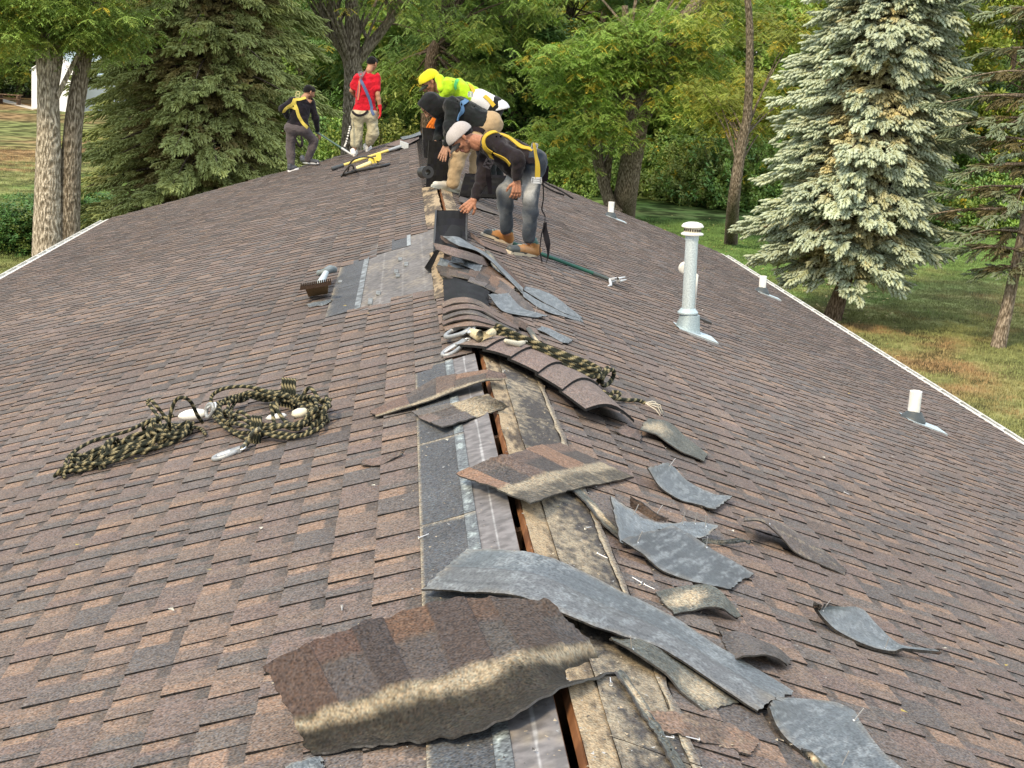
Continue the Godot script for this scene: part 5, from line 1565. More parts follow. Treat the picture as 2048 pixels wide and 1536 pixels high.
func build_litter() -> void:
	# single nails on the shingles, and crumbs of granules and torn fibre
	var spots := [Vector3(-0.515, 4.29, -4.18), Vector3(-0.297, 4.363, -4.621), Vector3(0.244, 4.385, -4.466), Vector3(0.369, 4.343, -4.318), Vector3(0.14, 4.419, -3.381), Vector3(0.492, 4.302, -4.23), Vector3(0.323, 4.358, -3.222), Vector3(0.892, 4.169, -5.476), Vector3(0.236, 4.387, -4.721), Vector3(0.107, 4.43, -6.99), Vector3(0.254, 4.381, -3.178), Vector3(0.361, 4.344, -4.332), Vector3(2.536, 3.617, -14.508), Vector3(1.87, 3.839, -7.301)]
	var where := ["on the left slope above the big torn strip", "at the edge of the exposed strip on the left slope", "on the dusty shingles right of the slot", "between the long blue strip and the dark blue scrap", "on the dusty shingles near the bottom slot", "beside the small tan-spotted scrap", "low on the right slope near the bottom edge", "beside the narrow sliver right of the dark blue scrap", "on the dust beside the slot at mid height", "beside the snap hooks on the ridge", "beside the torn pale edge near the bottom", "just above the long blue strip", "behind the flue on the right slope", "alone far out on the right slope"]
	var r := RandomNumberGenerator.new()
	r.seed = 31
	for i in spots.size():
		var o := thing("roofing_nail", spots[i], "small bright roofing nail lying " + where[i], "nail", "loose roofing nails")
		var a := r.randf() * TAU
		steel_nail(o, spots[i], Vector3(cos(a), 0.05 - 0.3 * cos(a) * signf(spots[i].x), sin(a)), 0.034)
	var m := MB.new()
	for i in 2600:
		var z := -2.6 - 10.0 * pow(r.randf(), 1.6)
		var x := 0.02 + absf(r.randfn(0.0, 0.42))
		if r.randf() < 0.3:
			x = -0.02 - absf(r.randfn(0.0, 0.25))
		var p := rp(x, 0.013, z)
		var s := r.randf_range(0.0015, 0.005)
		var a := r.randf() * TAU
		var k: Color = STRAW if r.randf() < 0.45 else COAL if r.randf() < 0.6 else Color(0.6, 0.6, 0.58)
		m.tri(p + Vector3(cos(a), 0.2, sin(a)) * s, p + Vector3(cos(a + 2.1), 0.2, sin(a + 2.1)) * s, p + Vector3(cos(a + 4.2) * 1.8, 0.6, sin(a + 4.2) * 1.8) * s, k)
	for i in 160:
		var z := -4.0 - 22.0 * pow(r.randf(), 1.2)
		var x := r.randf_range(-4.6, 4.6)
		var p := rp(x, 0.014, z)
		var q := r.randf_range(0.006, 0.016)
		var a := r.randf() * TAU
		var k: Color = Color(0.75, 0.72, 0.6) if r.randf() < 0.5 else Color(0.6, 0.48, 0.16)
		m.tri(p + Vector3(cos(a), 0.1, sin(a)) * q, p + Vector3(cos(a + 2.1), 0.5, sin(a + 2.1)) * q * 0.7, p + Vector3(cos(a + 4.2), 0.3, sin(a + 4.2)) * q, k)
	tag(obj("debris", m.mesh(M.dusty)), "crumbs of torn shingle and straw-coloured dust strewn along the ridge", "debris", "", "stuff")

# ------------------------------------------------------------------ people
func finger_hand(s: Sdf, wrist: Vector3, dir: Vector3, palm: Vector3, curl: float, thumb_side: float, sc := 1.0) -> void:
	# a hand from the wrist along dir; palm is the way the palm faces; the thumb leaves the side
	dir = dir.normalized()
	palm = (palm - dir * palm.dot(dir)).normalized()
	var lat := dir.cross(palm).normalized() * thumb_side
	var k := wrist + dir * 0.085 * sc
	for i in 3:
		var o := lat * (0.026 - 0.026 * i) * sc
		s.cap(wrist + o * 0.6 + dir * 0.01, k + o * 1.05, 0.0165 * sc, 0.0145 * sc)
	var lens := [0.066, 0.076, 0.072, 0.058]
	for i in 4:
		var o := lat * (0.032 - 0.0215 * i) * sc
		var p := k + o
		var d := (dir + lat * (0.12 - 0.08 * i)).normalized()
		var l: float = lens[i] * sc
		for j in 3:
			var a: float = curl * (0.5 if j == 0 else 1.0)
			d = (d * cos(a) + palm * sin(a)).normalized()
			var e: Vector3 = p + d * l * [0.45, 0.32, 0.25][j]
			s.cap(p, e, (0.0092 - j * 0.0006) * sc, (0.0088 - j * 0.0007) * sc)
			p = e
	var t0 := wrist + dir * 0.022 * sc + lat * 0.024 * sc
	var t1 := t0 + (dir * 0.55 + lat * 0.75 + palm * 0.25).normalized() * 0.036 * sc
	var t2 := t1 + (dir * 0.8 + lat * 0.4 + palm * 0.35 * (1.0 + curl)).normalized() * 0.032 * sc
	var t3 := t2 + (dir * 0.9 + lat * 0.1 + palm * 0.45 * (1.0 + curl)).normalized() * 0.026 * sc
	s.cap(t0, t1, 0.014 * sc, 0.0115 * sc).cap(t1, t2, 0.011 * sc, 0.010 * sc).cap(t2, t3, 0.010 * sc, 0.0085 * sc)


func head_shape(mb: MB, c: Vector3, f: Vector3, u: Vector3, skin: Color, beard: float) -> void:
	f = f.normalized()
	u = (u - f * u.dot(f)).normalized()
	var w := f.cross(u)
	var s := Sdf.new()
	s.k = 0.025
	s.cap(c - f * 0.03 + u * 0.03, c + f * 0.025 + u * 0.035, 0.078, 0.07)
	s.cap(c - f * 0.025 + u * 0.0, c + f * 0.035 - u * 0.005, 0.066, 0.06)
	s.cap(c + f * 0.03 - u * 0.055, c + f * 0.052 - u * 0.085, 0.05, 0.032)
	s.cap(c + w * 0.04 + f * 0.0 - u * 0.05, c + f * 0.05 - u * 0.08, 0.022, 0.022)
	s.cap(c - w * 0.04 + f * 0.0 - u * 0.05, c + f * 0.05 - u * 0.08, 0.022, 0.022)
	s.cap(c + f * 0.08 + u * 0.03 + w * 0.026, c + f * 0.08 + u * 0.03 - w * 0.026, 0.014, 0.014)
	s.cap(c + w * 0.036 + f * 0.066 - u * 0.015, c + w * 0.04 + f * 0.055 - u * 0.02, 0.02, 0.02)
	s.cap(c - w * 0.036 + f * 0.066 - u * 0.015, c - w * 0.04 + f * 0.055 - u * 0.02, 0.02, 0.02)
	s.cap(c - f * 0.02 - u * 0.04, c - f * 0.035 - u * 0.13, 0.052, 0.055)
	var detail := Sdf.new()
	detail.k = 0.012
	detail.bones = s.bones.duplicate()
	detail.cap(c + f * 0.092 + u * 0.018, c + f * 0.112 - u * 0.026, 0.009, 0.0145)
	detail.cap(c + f * 0.1 - u * 0.03 + w * 0.012, c + f * 0.1 - u * 0.03 - w * 0.012, 0.011, 0.011)
	detail.cap(c + f * 0.086 - u * 0.054 + w * 0.018, c + f * 0.086 - u * 0.054 - w * 0.018, 0.0085, 0.0085)
	detail.cap(c + f * 0.084 - u * 0.066 + w * 0.013, c + f * 0.084 - u * 0.066 - w * 0.013, 0.0085, 0.0085)
	for q in [1.0, -1.0]:
		detail.cap(c + w * 0.077 * q + u * 0.018 - f * 0.012, c + w * 0.08 * q - u * 0.022 - f * 0.004, 0.0135, 0.009)
		detail.cap(c + w * 0.083 * q + u * 0.022 - f * 0.02, c + w * 0.086 * q - u * 0.012 - f * 0.018, 0.008, 0.006)
	var col := func(p: Vector3, _n):
		var d := p - c
		var fy := d.dot(u)
		var fz := d.dot(f)
		var fx := absf(d.dot(w))
		var k := skin
		if fy < -0.03 and fz > 0.0:
			k = k.lerp(Color(0.05, 0.035, 0.03), beard * smoothstep(-0.03, -0.05, fy) * smoothstep(-0.02, 0.03, fz))
		if fz > 0.075 and fy < -0.048 and fy > -0.072 and fx < 0.026:
			k = Color(0.33, 0.14, 0.11)
		if fz > 0.06 and absf(fy - 0.036) < 0.006 and fx > 0.012 and fx < 0.05:
			k = Color(0.03, 0.02, 0.018)
		return k
	detail.build(mb, 0.006, col)
	for q in [1.0, -1.0]:
		mb.ball(c + f * 0.082 + u * 0.012 + w * 0.031 * q, w * 0.014, u * 0.008, f * 0.008, 8, Color(0.6, 0.58, 0.55))
		mb.ball(c + f * 0.0885 + u * 0.012 + w * 0.031 * q, w * 0.006, u * 0.006, f * 0.003, 8, Color(0.02, 0.015, 0.012))


func hair_shape(c: Vector3, f: Vector3, u: Vector3, col: Color, cut_back := 0.0) -> MB:
	f = f.normalized()
	u = (u - f * u.dot(f)).normalized()
	var s := Sdf.new()
	s.k = 0.02
	s.cap(c - f * 0.034 + u * 0.035, c + f * 0.026 + u * 0.042, 0.086, 0.077)
	s.cap(c - f * 0.04 + u * 0.0, c - f * 0.03 - u * 0.03, 0.074, 0.062)
	s.cut(c + u * (0.012 + cut_back), (f * 0.55 - u).normalized())
	s.cut(c + f * 0.082, f)
	var m := MB.new()
	var n := FastNoiseLite.new()
	n.frequency = 40.0
	s.build(m, 0.007, func(p, _n): return col * (0.8 + 0.5 * absf(n.get_noise_3dv(p * 2.0))), n, 0.006)
	return m


func cap_shape(c: Vector3, f: Vector3, u: Vector3, col: Color, brim: Color, turned := 1.0) -> Array:
	f = f.normalized()
	u = (u - f * u.dot(f)).normalized()
	var w := f.cross(u)
	var s := Sdf.new()
	s.k = 0.03
	s.cap(c - f * 0.036 + u * 0.036, c + f * 0.022 + u * 0.042, 0.09, 0.087)
	s.cap(c - f * 0.034 + u * 0.02, c + f * 0.03 + u * 0.025, 0.091, 0.083)
	s.cut(c + u * 0.018 - f * 0.02, (-u + f * 0.22).normalized())
	var m := MB.new()
	s.build(m, 0.008, func(p, _n): return col * (0.93 + 0.1 * nz.get_noise_3dv(p * 400.0)))
	var b := MB.new()
	var n := 12
	for i in n:
		for j in 4:
			var q := []
			for d in [[0, 0], [1, 0], [1, 1], [0, 1]]:
				var a := lerpf(-1.15, 1.15, (i + d[0]) / float(n))
				var r = lerpf(0.082, 0.155, (j + d[1]) / 4.0) - 0.02 * absf(a) * (j + d[1]) / 4.0
				q.append(c + f * turned * (cos(a) * r + 0.012) + w * sin(a) * 0.083 * (1.0 - 0.08 * (j + d[1])) + u * (0.028 - 0.02 * a * a - 0.006 * (j + d[1])))
			b.quad(q[0], q[1], q[2], q[3], brim)
			b.quad(q[0] - u * 0.004, q[3] - u * 0.004, q[2] - u * 0.004, q[1] - u * 0.004, brim * 0.7)
	return [m, b]


func shoe_parts(o: Node3D, heel: Vector3, toe: Vector3, ankle: Vector3, nn: Vector3, col: Callable, sole: Color, high: bool) -> void:
	var ax := (toe - heel)
	var l := ax.length()
	ax = ax.normalized()
	nn = (nn - ax * nn.dot(ax)).normalized()
	var w := nn.cross(ax)
	var s := Sdf.new()
	s.k = 0.025
	s.cap(heel + ax * 0.045 + nn * 0.05, heel + ax * l * 0.6 + nn * 0.048, 0.042, 0.044)
	s.cap(heel + ax * l * 0.55 + nn * 0.045, toe - ax * 0.045 + nn * 0.036, 0.045, 0.036)
	var top := ankle if high else heel + ax * 0.06 + nn * 0.085
	s.cap(heel + ax * 0.05 + nn * 0.06, top.lerp(heel + ax * 0.06 + nn * 0.13, 0.3), 0.043, 0.047)
	s.cut(heel + nn * 0.012, -nn)
	var m := MB.new()
	s.build(m, 0.008, func(p, n2): return col.call(p, n2, (p - heel).dot(ax) / l, (p - heel).dot(nn)))
	part("shoe", m, M.rubber, o, o.position)
	m = MB.new()
	var out := []
	for i in 20:
		var a := TAU * i / 20.0
		var x := 0.5 - 0.5 * cos(a)
		var hw := 0.046 * pow(absf(sin(a)), 0.55) * (0.82 + 0.25 * smoothstep(0.3, 0.75, x))
		out.append([heel + ax * (l + 0.012) * x - ax * 0.006, w * hw * signf(sin(a)), x])
	for i in 20:
		var p: Array = out[i]
		var q: Array = out[(i + 1) % 20]
		var pa: Vector3 = p[0] + p[1]
		var qa: Vector3 = q[0] + q[1]
		var hp = nn * (0.026 + 0.012 * (1.0 - p[2]))
		var hq = nn * (0.026 + 0.012 * (1.0 - q[2]))
		m.quad(pa, qa, qa + hq, pa + hp, sole)
		m.tri(heel.lerp(toe, 0.5) + nn * 0.03, pa + hp, qa + hq, sole)
		m.tri(heel.lerp(toe, 0.5), qa, pa, sole * 0.3)
	part("shoe_sole", m, M.rubber, o, o.position)


func strap(o: Node3D, called: String, s: Sdf, pts: PackedVector3Array, width: float, col: Color, lift := 0.007, free := false) -> void:
	var p := curve(pts, 30)
	var m := MB.new()
	var nrm := []
	if not free:
		for i in p.size():
			p[i] = s.onto(p[i], lift)
			nrm.append(s.grad(p[i]))
	else:
		for i in p.size():
			nrm.append(s.grad(p[i]))
	var rows := []
	for i in p.size():
		var tg := (p[mini(i + 1, p.size() - 1)] - p[maxi(i - 1, 0)]).normalized()
		var w: Vector3 = tg.cross(nrm[i]).normalized() * width * 0.5
		rows.append([p[i] - w, p[i] + w])
	for i in rows.size() - 1:
		var nn: Vector3 = nrm[i] * 0.004
		m.quad(rows[i][0] + nn, rows[i][1] + nn, rows[i + 1][1] + nn, rows[i + 1][0] + nn, col)
		m.quad(rows[i][0] - nn, rows[i + 1][0] - nn, rows[i + 1][1] - nn, rows[i][1] - nn, col * 0.7)
		m.quad(rows[i][0] - nn, rows[i][0] + nn, rows[i + 1][0] + nn, rows[i + 1][0] - nn, col * 0.8)
		m.quad(rows[i][1] - nn, rows[i + 1][1] - nn, rows[i + 1][1] + nn, rows[i][1] + nn, col * 0.8)
	part(called, m, M.strap, o, o.position)


func buckle(o: Node3D, at: Vector3, along: Vector3, across: Vector3, sx: float, sy: float, col: Color) -> void:
	var m := MB.new()
	var n := along.cross(across).normalized() * 0.006
	along = along.normalized() * sy
	across = across.normalized() * sx
	for q in [1.0, -1.0]:
		m.box(at + along * q, across * 1.15, along.normalized() * 0.008, n, col)
		m.box(at + across * q, across.normalized() * 0.008, along, n, col)
	m.box(at, across, along.normalized() * 0.006, n, col)
	part("buckle", m, M.steel if col.g > 0.3 else M.rubber, o, o.position)


func person(label: String, J: Dictionary) -> Dictionary:
	var base: Vector3 = (J.heelL + J.heelR) * 0.5
	var o := thing("person", base, label, "person", "roofing crew at work on the ridge")
	var hipM: Vector3 = (J.hipL + J.hipR) * 0.5
	var shM: Vector3 = (J.shL + J.shR) * 0.5
	var side: Vector3 = (J.shL - J.shR).normalized()
	var hside: Vector3 = (J.hipL - J.hipR).normalized()
	var axis := (shM - hipM).normalized()
	var front: Vector3 = J.front
	front = (front - axis * front.dot(axis)).normalized()
	var f: Vector3 = J.face
	var u: Vector3 = J.up
	var skin: Color = J.get("skin", Color(0.4, 0.225, 0.145))
	var bulk: float = J.get("bulk", 1.0)
	var n := FastNoiseLite.new()
	n.seed = hash(label) % 1000
	n.frequency = 8.0
	n.fractal_octaves = 3
	# skin: one continuous body
	var body := MB.new()
	var s := Sdf.new()
	s.k = 0.04
	s.cap(J.shL - side * 0.05, J.shR + side * 0.05, 0.05, 0.05)
	s.cap(shM - axis * 0.1, hipM + axis * 0.05, 0.1, 0.1)
	s.cap(J.hipL, J.hipR, 0.08, 0.08)
	s.cap(shM + axis * 0.02, J.head - u * 0.06 - f * 0.03, 0.06, 0.055)
	s.cap(J.hipL, J.kneeL, 0.075, 0.052).cap(J.kneeL, J.ankleL, 0.05, 0.036)
	s.cap(J.hipR, J.kneeR, 0.075, 0.052).cap(J.kneeR, J.ankleR, 0.05, 0.036)
	s.cap(J.shL, J.shL.lerp(J.elL, 0.7), 0.042, 0.03).cap(J.shR, J.shR.lerp(J.elR, 0.7), 0.042, 0.03)
	var flatc := func(_p, _n): return skin
	s.build(body, 0.016, flatc)
	var arms := Sdf.new()
	arms.k = 0.02
	var slim := 0.72 if J.get("sleeve", 1.0) > 0.9 else 1.0
	for q in ["L", "R"]:
		var el: Vector3 = J["el" + q]
		var wr: Vector3 = J["wr" + q]
		arms.cap(J["sh" + q].lerp(el, 0.4), el, 0.043 * slim, 0.039 * slim)
		arms.cap(el, el.lerp(wr, 0.35), 0.039 * slim, 0.041 * slim)
		arms.cap(el.lerp(wr, 0.35), wr, 0.041 * slim, 0.026)
	arms.build(body, 0.011, flatc)
	for q in [["L", -1.0], ["R", 1.0]]:
		var h := Sdf.new()
		h.k = 0.007
		var wr: Vector3 = J["wr" + q[0]]
		h.cap(wr - (wr - J["el" + q[0]]).normalized() * 0.03, wr, 0.027, 0.024)
		finger_hand(h, wr, J["hand" + q[0]], J["palm" + q[0]], J.get("curl" + q[0], 0.35), J.get("thumb" + q[0], q[1]), 1.04)
		h.build(body, 0.0048, flatc)
		if J.has("glove"):
			var gl := Sdf.new()
			gl.k = 0.012
			gl.cap(wr - (wr - J["el" + q[0]]).normalized() * 0.05, wr, 0.036, 0.032)
			finger_hand(gl, wr, J["hand" + q[0]], J["palm" + q[0]], J.get("curl" + q[0], 0.35), J.get("thumb" + q[0], q[1]), 1.16)
			var gm := MB.new()
			gl.build(gm, 0.0058, func(_p, _n): return J.glove)
			part("glove", gm, M.cloth, o, base)
	head_shape(body, J.head, f, u, skin, J.get("beard", 0.35))
	part("body", body, M.skin, o, base)
	# trousers
	var t := Sdf.new()
	t.k = 0.045
	var back := -front
	t.cap(J.hipL + hside * 0.01, J.hipR - hside * 0.01, 0.112 * bulk, 0.112 * bulk)
	t.cap(hipM + axis * 0.1 + hside * 0.06, hipM + axis * 0.1 - hside * 0.06, 0.1 * bulk, 0.1 * bulk)
	t.cap(J.hipL + back * 0.035 * bulk, J.hipR + back * 0.035 * bulk, 0.1 * bulk, 0.1 * bulk)
	var loose: float = J.get("loose", 0.0)
	var full: float = J.get("trouser_len", 1.0)
	for q in ["L", "R"]:
		var hip: Vector3 = J["hip" + q]
		var knee: Vector3 = J["knee" + q]
		var ank: Vector3 = J["ankle" + q]
		t.cap(hip, knee, 0.094 * bulk + loose * 0.5, 0.064 + loose)
		var e := knee.lerp(ank, full)
		t.cap(knee, knee.lerp(e, 0.35), 0.064 + loose, 0.062 + loose)
		t.cap(knee.lerp(e, 0.35), e, 0.062 + loose, 0.056 + loose)
	t.cut(hipM + axis * 0.13, axis, 0.24)
	for q in ["L", "R"]:
		var knee: Vector3 = J["knee" + q]
		var e: Vector3 = knee.lerp(J["ankle" + q], full)
	var tm := MB.new()
	var tcol: Color = J.trousers
	var wash: float = J.get("wash", 0.0)
	var tc := func(p: Vector3, nn: Vector3):
		var k := tcol * (0.96 + 0.08 * n.get_noise_3dv(p * 2.0))
		if wash > 0.0:
			for q in ["L", "R"]:
				var a: Vector3 = J["hip" + q]
				var b: Vector3 = J["knee" + q]
				var dd := (p - a.lerp(b, 0.72)).length()
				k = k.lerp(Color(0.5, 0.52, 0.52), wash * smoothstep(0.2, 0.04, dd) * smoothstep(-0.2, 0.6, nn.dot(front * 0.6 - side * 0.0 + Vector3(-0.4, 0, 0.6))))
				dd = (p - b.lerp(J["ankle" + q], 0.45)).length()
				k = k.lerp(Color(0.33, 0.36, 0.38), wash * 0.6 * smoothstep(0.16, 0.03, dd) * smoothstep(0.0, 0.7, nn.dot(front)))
		return k
	t.build(tm, 0.0125, tc, n, 0.012 + loose * 0.2)
	part("trousers", tm, M.cloth, o, base)
	# shirt
	var sh := Sdf.new()
	sh.k = 0.05
	sh.cap(J.shL - side * 0.03, J.shR + side * 0.03, 0.078 * bulk, 0.078 * bulk)
	for q in [1.0, -1.0]:
		sh.cap(shM - axis * 0.12 + side * 0.07 * q, hipM + axis * 0.1 + hside * 0.06 * q, 0.108 * bulk, 0.104 * bulk)
	sh.cap(shM - axis * 0.12 + front * 0.025, hipM + axis * 0.08 + front * 0.05, 0.112 * bulk, 0.122 * bulk)
	sh.cap(shM - axis * 0.1 - front * 0.03, shM - axis * 0.25 - front * 0.03, 0.1 * bulk, 0.1 * bulk)
	sh.cap(J.hipL + axis * 0.04, J.hipR + axis * 0.04, 0.112 * bulk, 0.112 * bulk)
	sh.cap(shM + axis * 0.02, shM.lerp(J.head - u * 0.1 - f * 0.03, 0.45), 0.072, 0.064)
	var sleeve: float = J.get("sleeve", 1.0)
	for q in ["L", "R"]:
		var el: Vector3 = J["el" + q]
		var wr: Vector3 = J["wr" + q]
		if sleeve > 0.9:
			sh.cap(J["sh" + q], el, 0.07 * bulk, 0.056 * bulk)
			sh.cap(el, wr - (wr - el).normalized() * 0.035, 0.057 * bulk, 0.043)
		else:
			sh.cap(J["sh" + q], J["sh" + q].lerp(el, sleeve), 0.074, 0.07)
	sh.cut(hipM + axis * J.get("hem", 0.02), -axis, 0.25)
	if J.get("neck_cut", true):
		sh.cut(shM.lerp(J.head - u * 0.1 - f * 0.03, 0.6), (J.head - u * 0.1 - f * 0.03 - shM), 0.14)
	var sm := MB.new()
	var scol: Color = J.shirt
	sh.build(sm, 0.0125, func(p, _n): return scol * (0.9 + 0.2 * n.get_noise_3dv(p * 2.5)), n, 0.02)
	part("shirt", sm, M.cloth, o, base)
	# shoes
	for q in ["L", "R"]:
		shoe_parts(o, J["heel" + q], J["toe" + q], J["ankle" + q], J.get("ground", Vector3(SN, CS, 0)), J.shoe, J.sole, J.get("high", false))
	# head wear
	if J.has("cap"):
		var cb := cap_shape(J.head, f, u, J.cap, J.brim, J.get("cap_turn", 1.0))
		part("cap_crown", cb[0], M.cloth, o, base)
		part("cap_brim", cb[1], M.cloth, o, base)
		var gap := MB.new()
		var fn := f.normalized()
		var un := (u - fn * u.dot(fn)).normalized()
		gap.ball(J.head - fn * 0.112 + un * 0.012, fn.cross(un) * 0.036, un * 0.026, fn * 0.02, 12, Color(0.02, 0.018, 0.018))
		gap.ball(J.head - fn * 0.007 + un * 0.127, fn * 0.008, un * 0.006, fn.cross(un) * 0.008, 8, J.cap * 0.9)
		part("cap_opening", gap, M.cloth, o, base)
	if J.has("hair"):
		part("hair", hair_shape(J.head, f, u, J.hair), M.cloth, o, base)
	if J.has("hood"):
		var hd := Sdf.new()
		hd.k = 0.04
		hd.cap(J.head - f * 0.035 + u * 0.03, J.head + f * 0.04 + u * 0.035, 0.112, 0.102)
		hd.cap(J.head - f * 0.02 - u * 0.05, J.head + f * 0.025 - u * 0.06, 0.105, 0.095)
		hd.cap(J.head - f * 0.04 - u * 0.06, shM + axis * 0.0, 0.1, 0.1)
		hd.cut(J.head + f * 0.075, f)
		var hm := MB.new()
		hd.build(hm, 0.011, func(p, _n): return J.hood * (0.9 + 0.2 * n.get_noise_3dv(p * 3.0)), n, 0.012)
		part("hood", hm, M.cloth, o, base)
	return {"o": o, "shirt": sh, "trousers": t, "hipM": hipM, "shM": shM, "axis": axis, "side": side}


func plain_shoe(c: Color) -> Callable:
	return func(_p, _n, x, y): return c * (0.75 if x > 0.3 and x < 0.7 and y > 0.085 else 1.0)


func build_people() -> void:
	var yellow := Color(0.62, 0.43, 0.05)
	var black := Color(0.016, 0.015, 0.017)
	# front worker
	var zf := Vector3(0.794, 4.185, -13.341)
	var boots := func(p: Vector3, nn: Vector3, x: float, y: float):
		var h := nz2.get_noise_3dv(p * 900.0)
		if x > 0.76 or (x > 0.5 and y < 0.04):
			return Color(0.05, 0.055, 0.055)
		if y > 0.125:
			return Color(0.02, 0.09, 0.075)
		if nn.dot(Vector3(-0.6, 0.8, 0)) > 0.6 and x > 0.25:
			return Color(0.025, 0.075, 0.065) if fposmod(x * 11.0, 1.0) > 0.3 else Color(0.4, 0.36, 0.28)
		return Color(0.36, 0.17, 0.055) * (1.0 + 0.2 * h)
	var P := person("person in white cap, black shirt, yellow harness and jeans bending to lift a black panel", {
		"hipL": Vector3(0.693, 4.998, -13.03), "hipR": Vector3(0.659, 4.995, -13.24), "kneeL": Vector3(0.689, 4.708, -13), "kneeR": Vector3(0.485, 4.738, -13.2), "ankleL": Vector3(0.704, 4.35, -13.05), "ankleR": Vector3(0.525, 4.39, -13.28),
		"heelL": Vector3(0.794, 4.185, -13.341), "toeL": Vector3(0.497, 4.284, -12.664), "heelR": Vector3(0.581, 4.256, -13.41), "toeR": Vector3(0.31, 4.347, -13.326),
		"shL": Vector3(0.344, 5.167, -12.97), "shR": Vector3(0.307, 5.107, -13.33), "elL": Vector3(0.552, 5.043, -12.86), "wrL": Vector3(0.56, 4.862, -12.92), "elR": Vector3(0.292, 4.859, -13.24), "wrR": Vector3(0.221, 4.664, -13.1),
		"handL": Vector3(0.0, -1, 0.05), "palmL": Vector3(-0.3, 0, -1), "curlL": 0.6, "thumbL": -1.0, "handR": Vector3(-0.666, -0.746, 0), "palmR": Vector3(-0.2, -0.5, -0.6), "curlR": 0.4, "thumbR": 1.0,
		"head": Vector3(0.092, 5.171, -13.15), "face": Vector3(-0.55, -0.83, 0.12), "up": Vector3(-0.83, 0.55, 0.05), "front": Vector3(-0.35, -0.93, 0),
		"shirt": Color(0.028, 0.023, 0.026), "trousers": Color(0.045, 0.056, 0.072), "wash": 1.0, "trouser_len": 0.9, "cap": Color(0.5, 0.47, 0.455), "brim": Color(0.09, 0.085, 0.085), "hair": Color(0.012, 0.011, 0.01),
		"shoe": boots, "sole": Color(0.6, 0.52, 0.38), "high": true, "beard": 0.3, "skin": Color(0.42, 0.2, 0.12), "hem": 0.03})
	var o: Node3D = P.o
	var s: Sdf = P.shirt
	strap(o, "harness_strap", s, [Vector3(0.395, 5.331, -12.95), Vector3(0.286, 5.31, -12.9), Vector3(0.211, 5.249, -12.9), Vector3(0.19, 5.182, -12.9), Vector3(0.22, 5.102, -12.9), Vector3(0.264, 5.048, -12.9), Vector3(0.307, 5.021, -12.9)], 0.045, yellow)
	strap(o, "harness_strap", s, [Vector3(0.2, 5.087, -13), Vector3(0.226, 5.006, -13), Vector3(0.262, 4.958, -13), Vector3(0.293, 4.935, -13)], 0.04, yellow)
	strap(o, "harness_strap", s, [Vector3(0.317, 4.993, -12.9), Vector3(0.406, 4.994, -12.85), Vector3(0.489, 4.99, -12.85)], 0.05, yellow)
	strap(o, "harness_strap", s, [Vector3(0.378, 5.34, -13.1), Vector3(0.459, 5.339, -13.05), Vector3(0.54, 5.313, -13), Vector3(0.623, 5.263, -12.95), Vector3(0.664, 5.216, -12.95), Vector3(0.693, 5.161, -12.95)], 0.045, yellow)
	strap(o, "harness_strap", s, [Vector3(0.68, 5.181, -12.86), Vector3(0.691, 5.106, -12.84), Vector3(0.715, 5.005, -12.84), Vector3(0.723, 4.898, -12.85)], 0.05, yellow, 0.0, true)
	strap(o, "harness_strap", P.trousers, [Vector3(0.56, 5.036, -12.85), Vector3(0.617, 5.047, -12.85), Vector3(0.683, 5.051, -12.85)], 0.05, black, 0.012)
	strap(o, "harness_strap", s, [Vector3(0.302, 5.005, -12.95), Vector3(0.322, 4.909, -12.98), Vector3(0.334, 4.813, -13), Vector3(0.347, 4.73, -13)], 0.045, black, 0.0, true)
	buckle(o, Vector3(0.715, 4.881, -12.84), Vector3(0, 1, 0), Vector3(1, 0, 0), 0.035, 0.018, Color(0.75, 0.76, 0.75))
	buckle(o, Vector3(0.682, 5.156, -12.87), Vector3(0.2, 1, 0), Vector3(1, -0.2, 0), 0.02, 0.02, Color(0.5, 0.52, 0.55))
	buckle(o, Vector3(0.311, 4.996, -12.86), Vector3(0.4, 1, 0), Vector3(1, -0.3, 0), 0.026, 0.035, black)
	# lanyard hanging behind his leg
	strap(o, "lanyard", s, [Vector3(0.792, 4.865, -13.1), Vector3(0.802, 4.723, -13.05), Vector3(0.791, 4.63, -13), Vector3(0.816, 4.578, -12.95), Vector3(0.816, 4.519, -12.95), Vector3(0.793, 4.423, -12.9), Vector3(0.784, 4.302, -12.85), Vector3(0.805, 4.206, -12.82)], 0.012, black, 0.0, true)
	strap(o, "lanyard", s, [Vector3(0.82, 4.52, -12.95), Vector3(0.827, 4.443, -12.92), Vector3(0.849, 4.347, -12.86), Vector3(0.853, 4.258, -12.83), Vector3(0.839, 4.2, -12.82)], 0.05, black, 0.0, true)
	var pouch := MB.new()
	pouch.bevel_box(Vector3(0.801, 4.929, -13.1), Vector3(0.03, 0, 0), Vector3(0, 0.07, 0), Vector3(0, 0, 0.05), 0.015, black)
	part("tool_pouch", pouch, M.cloth, o, o.position)
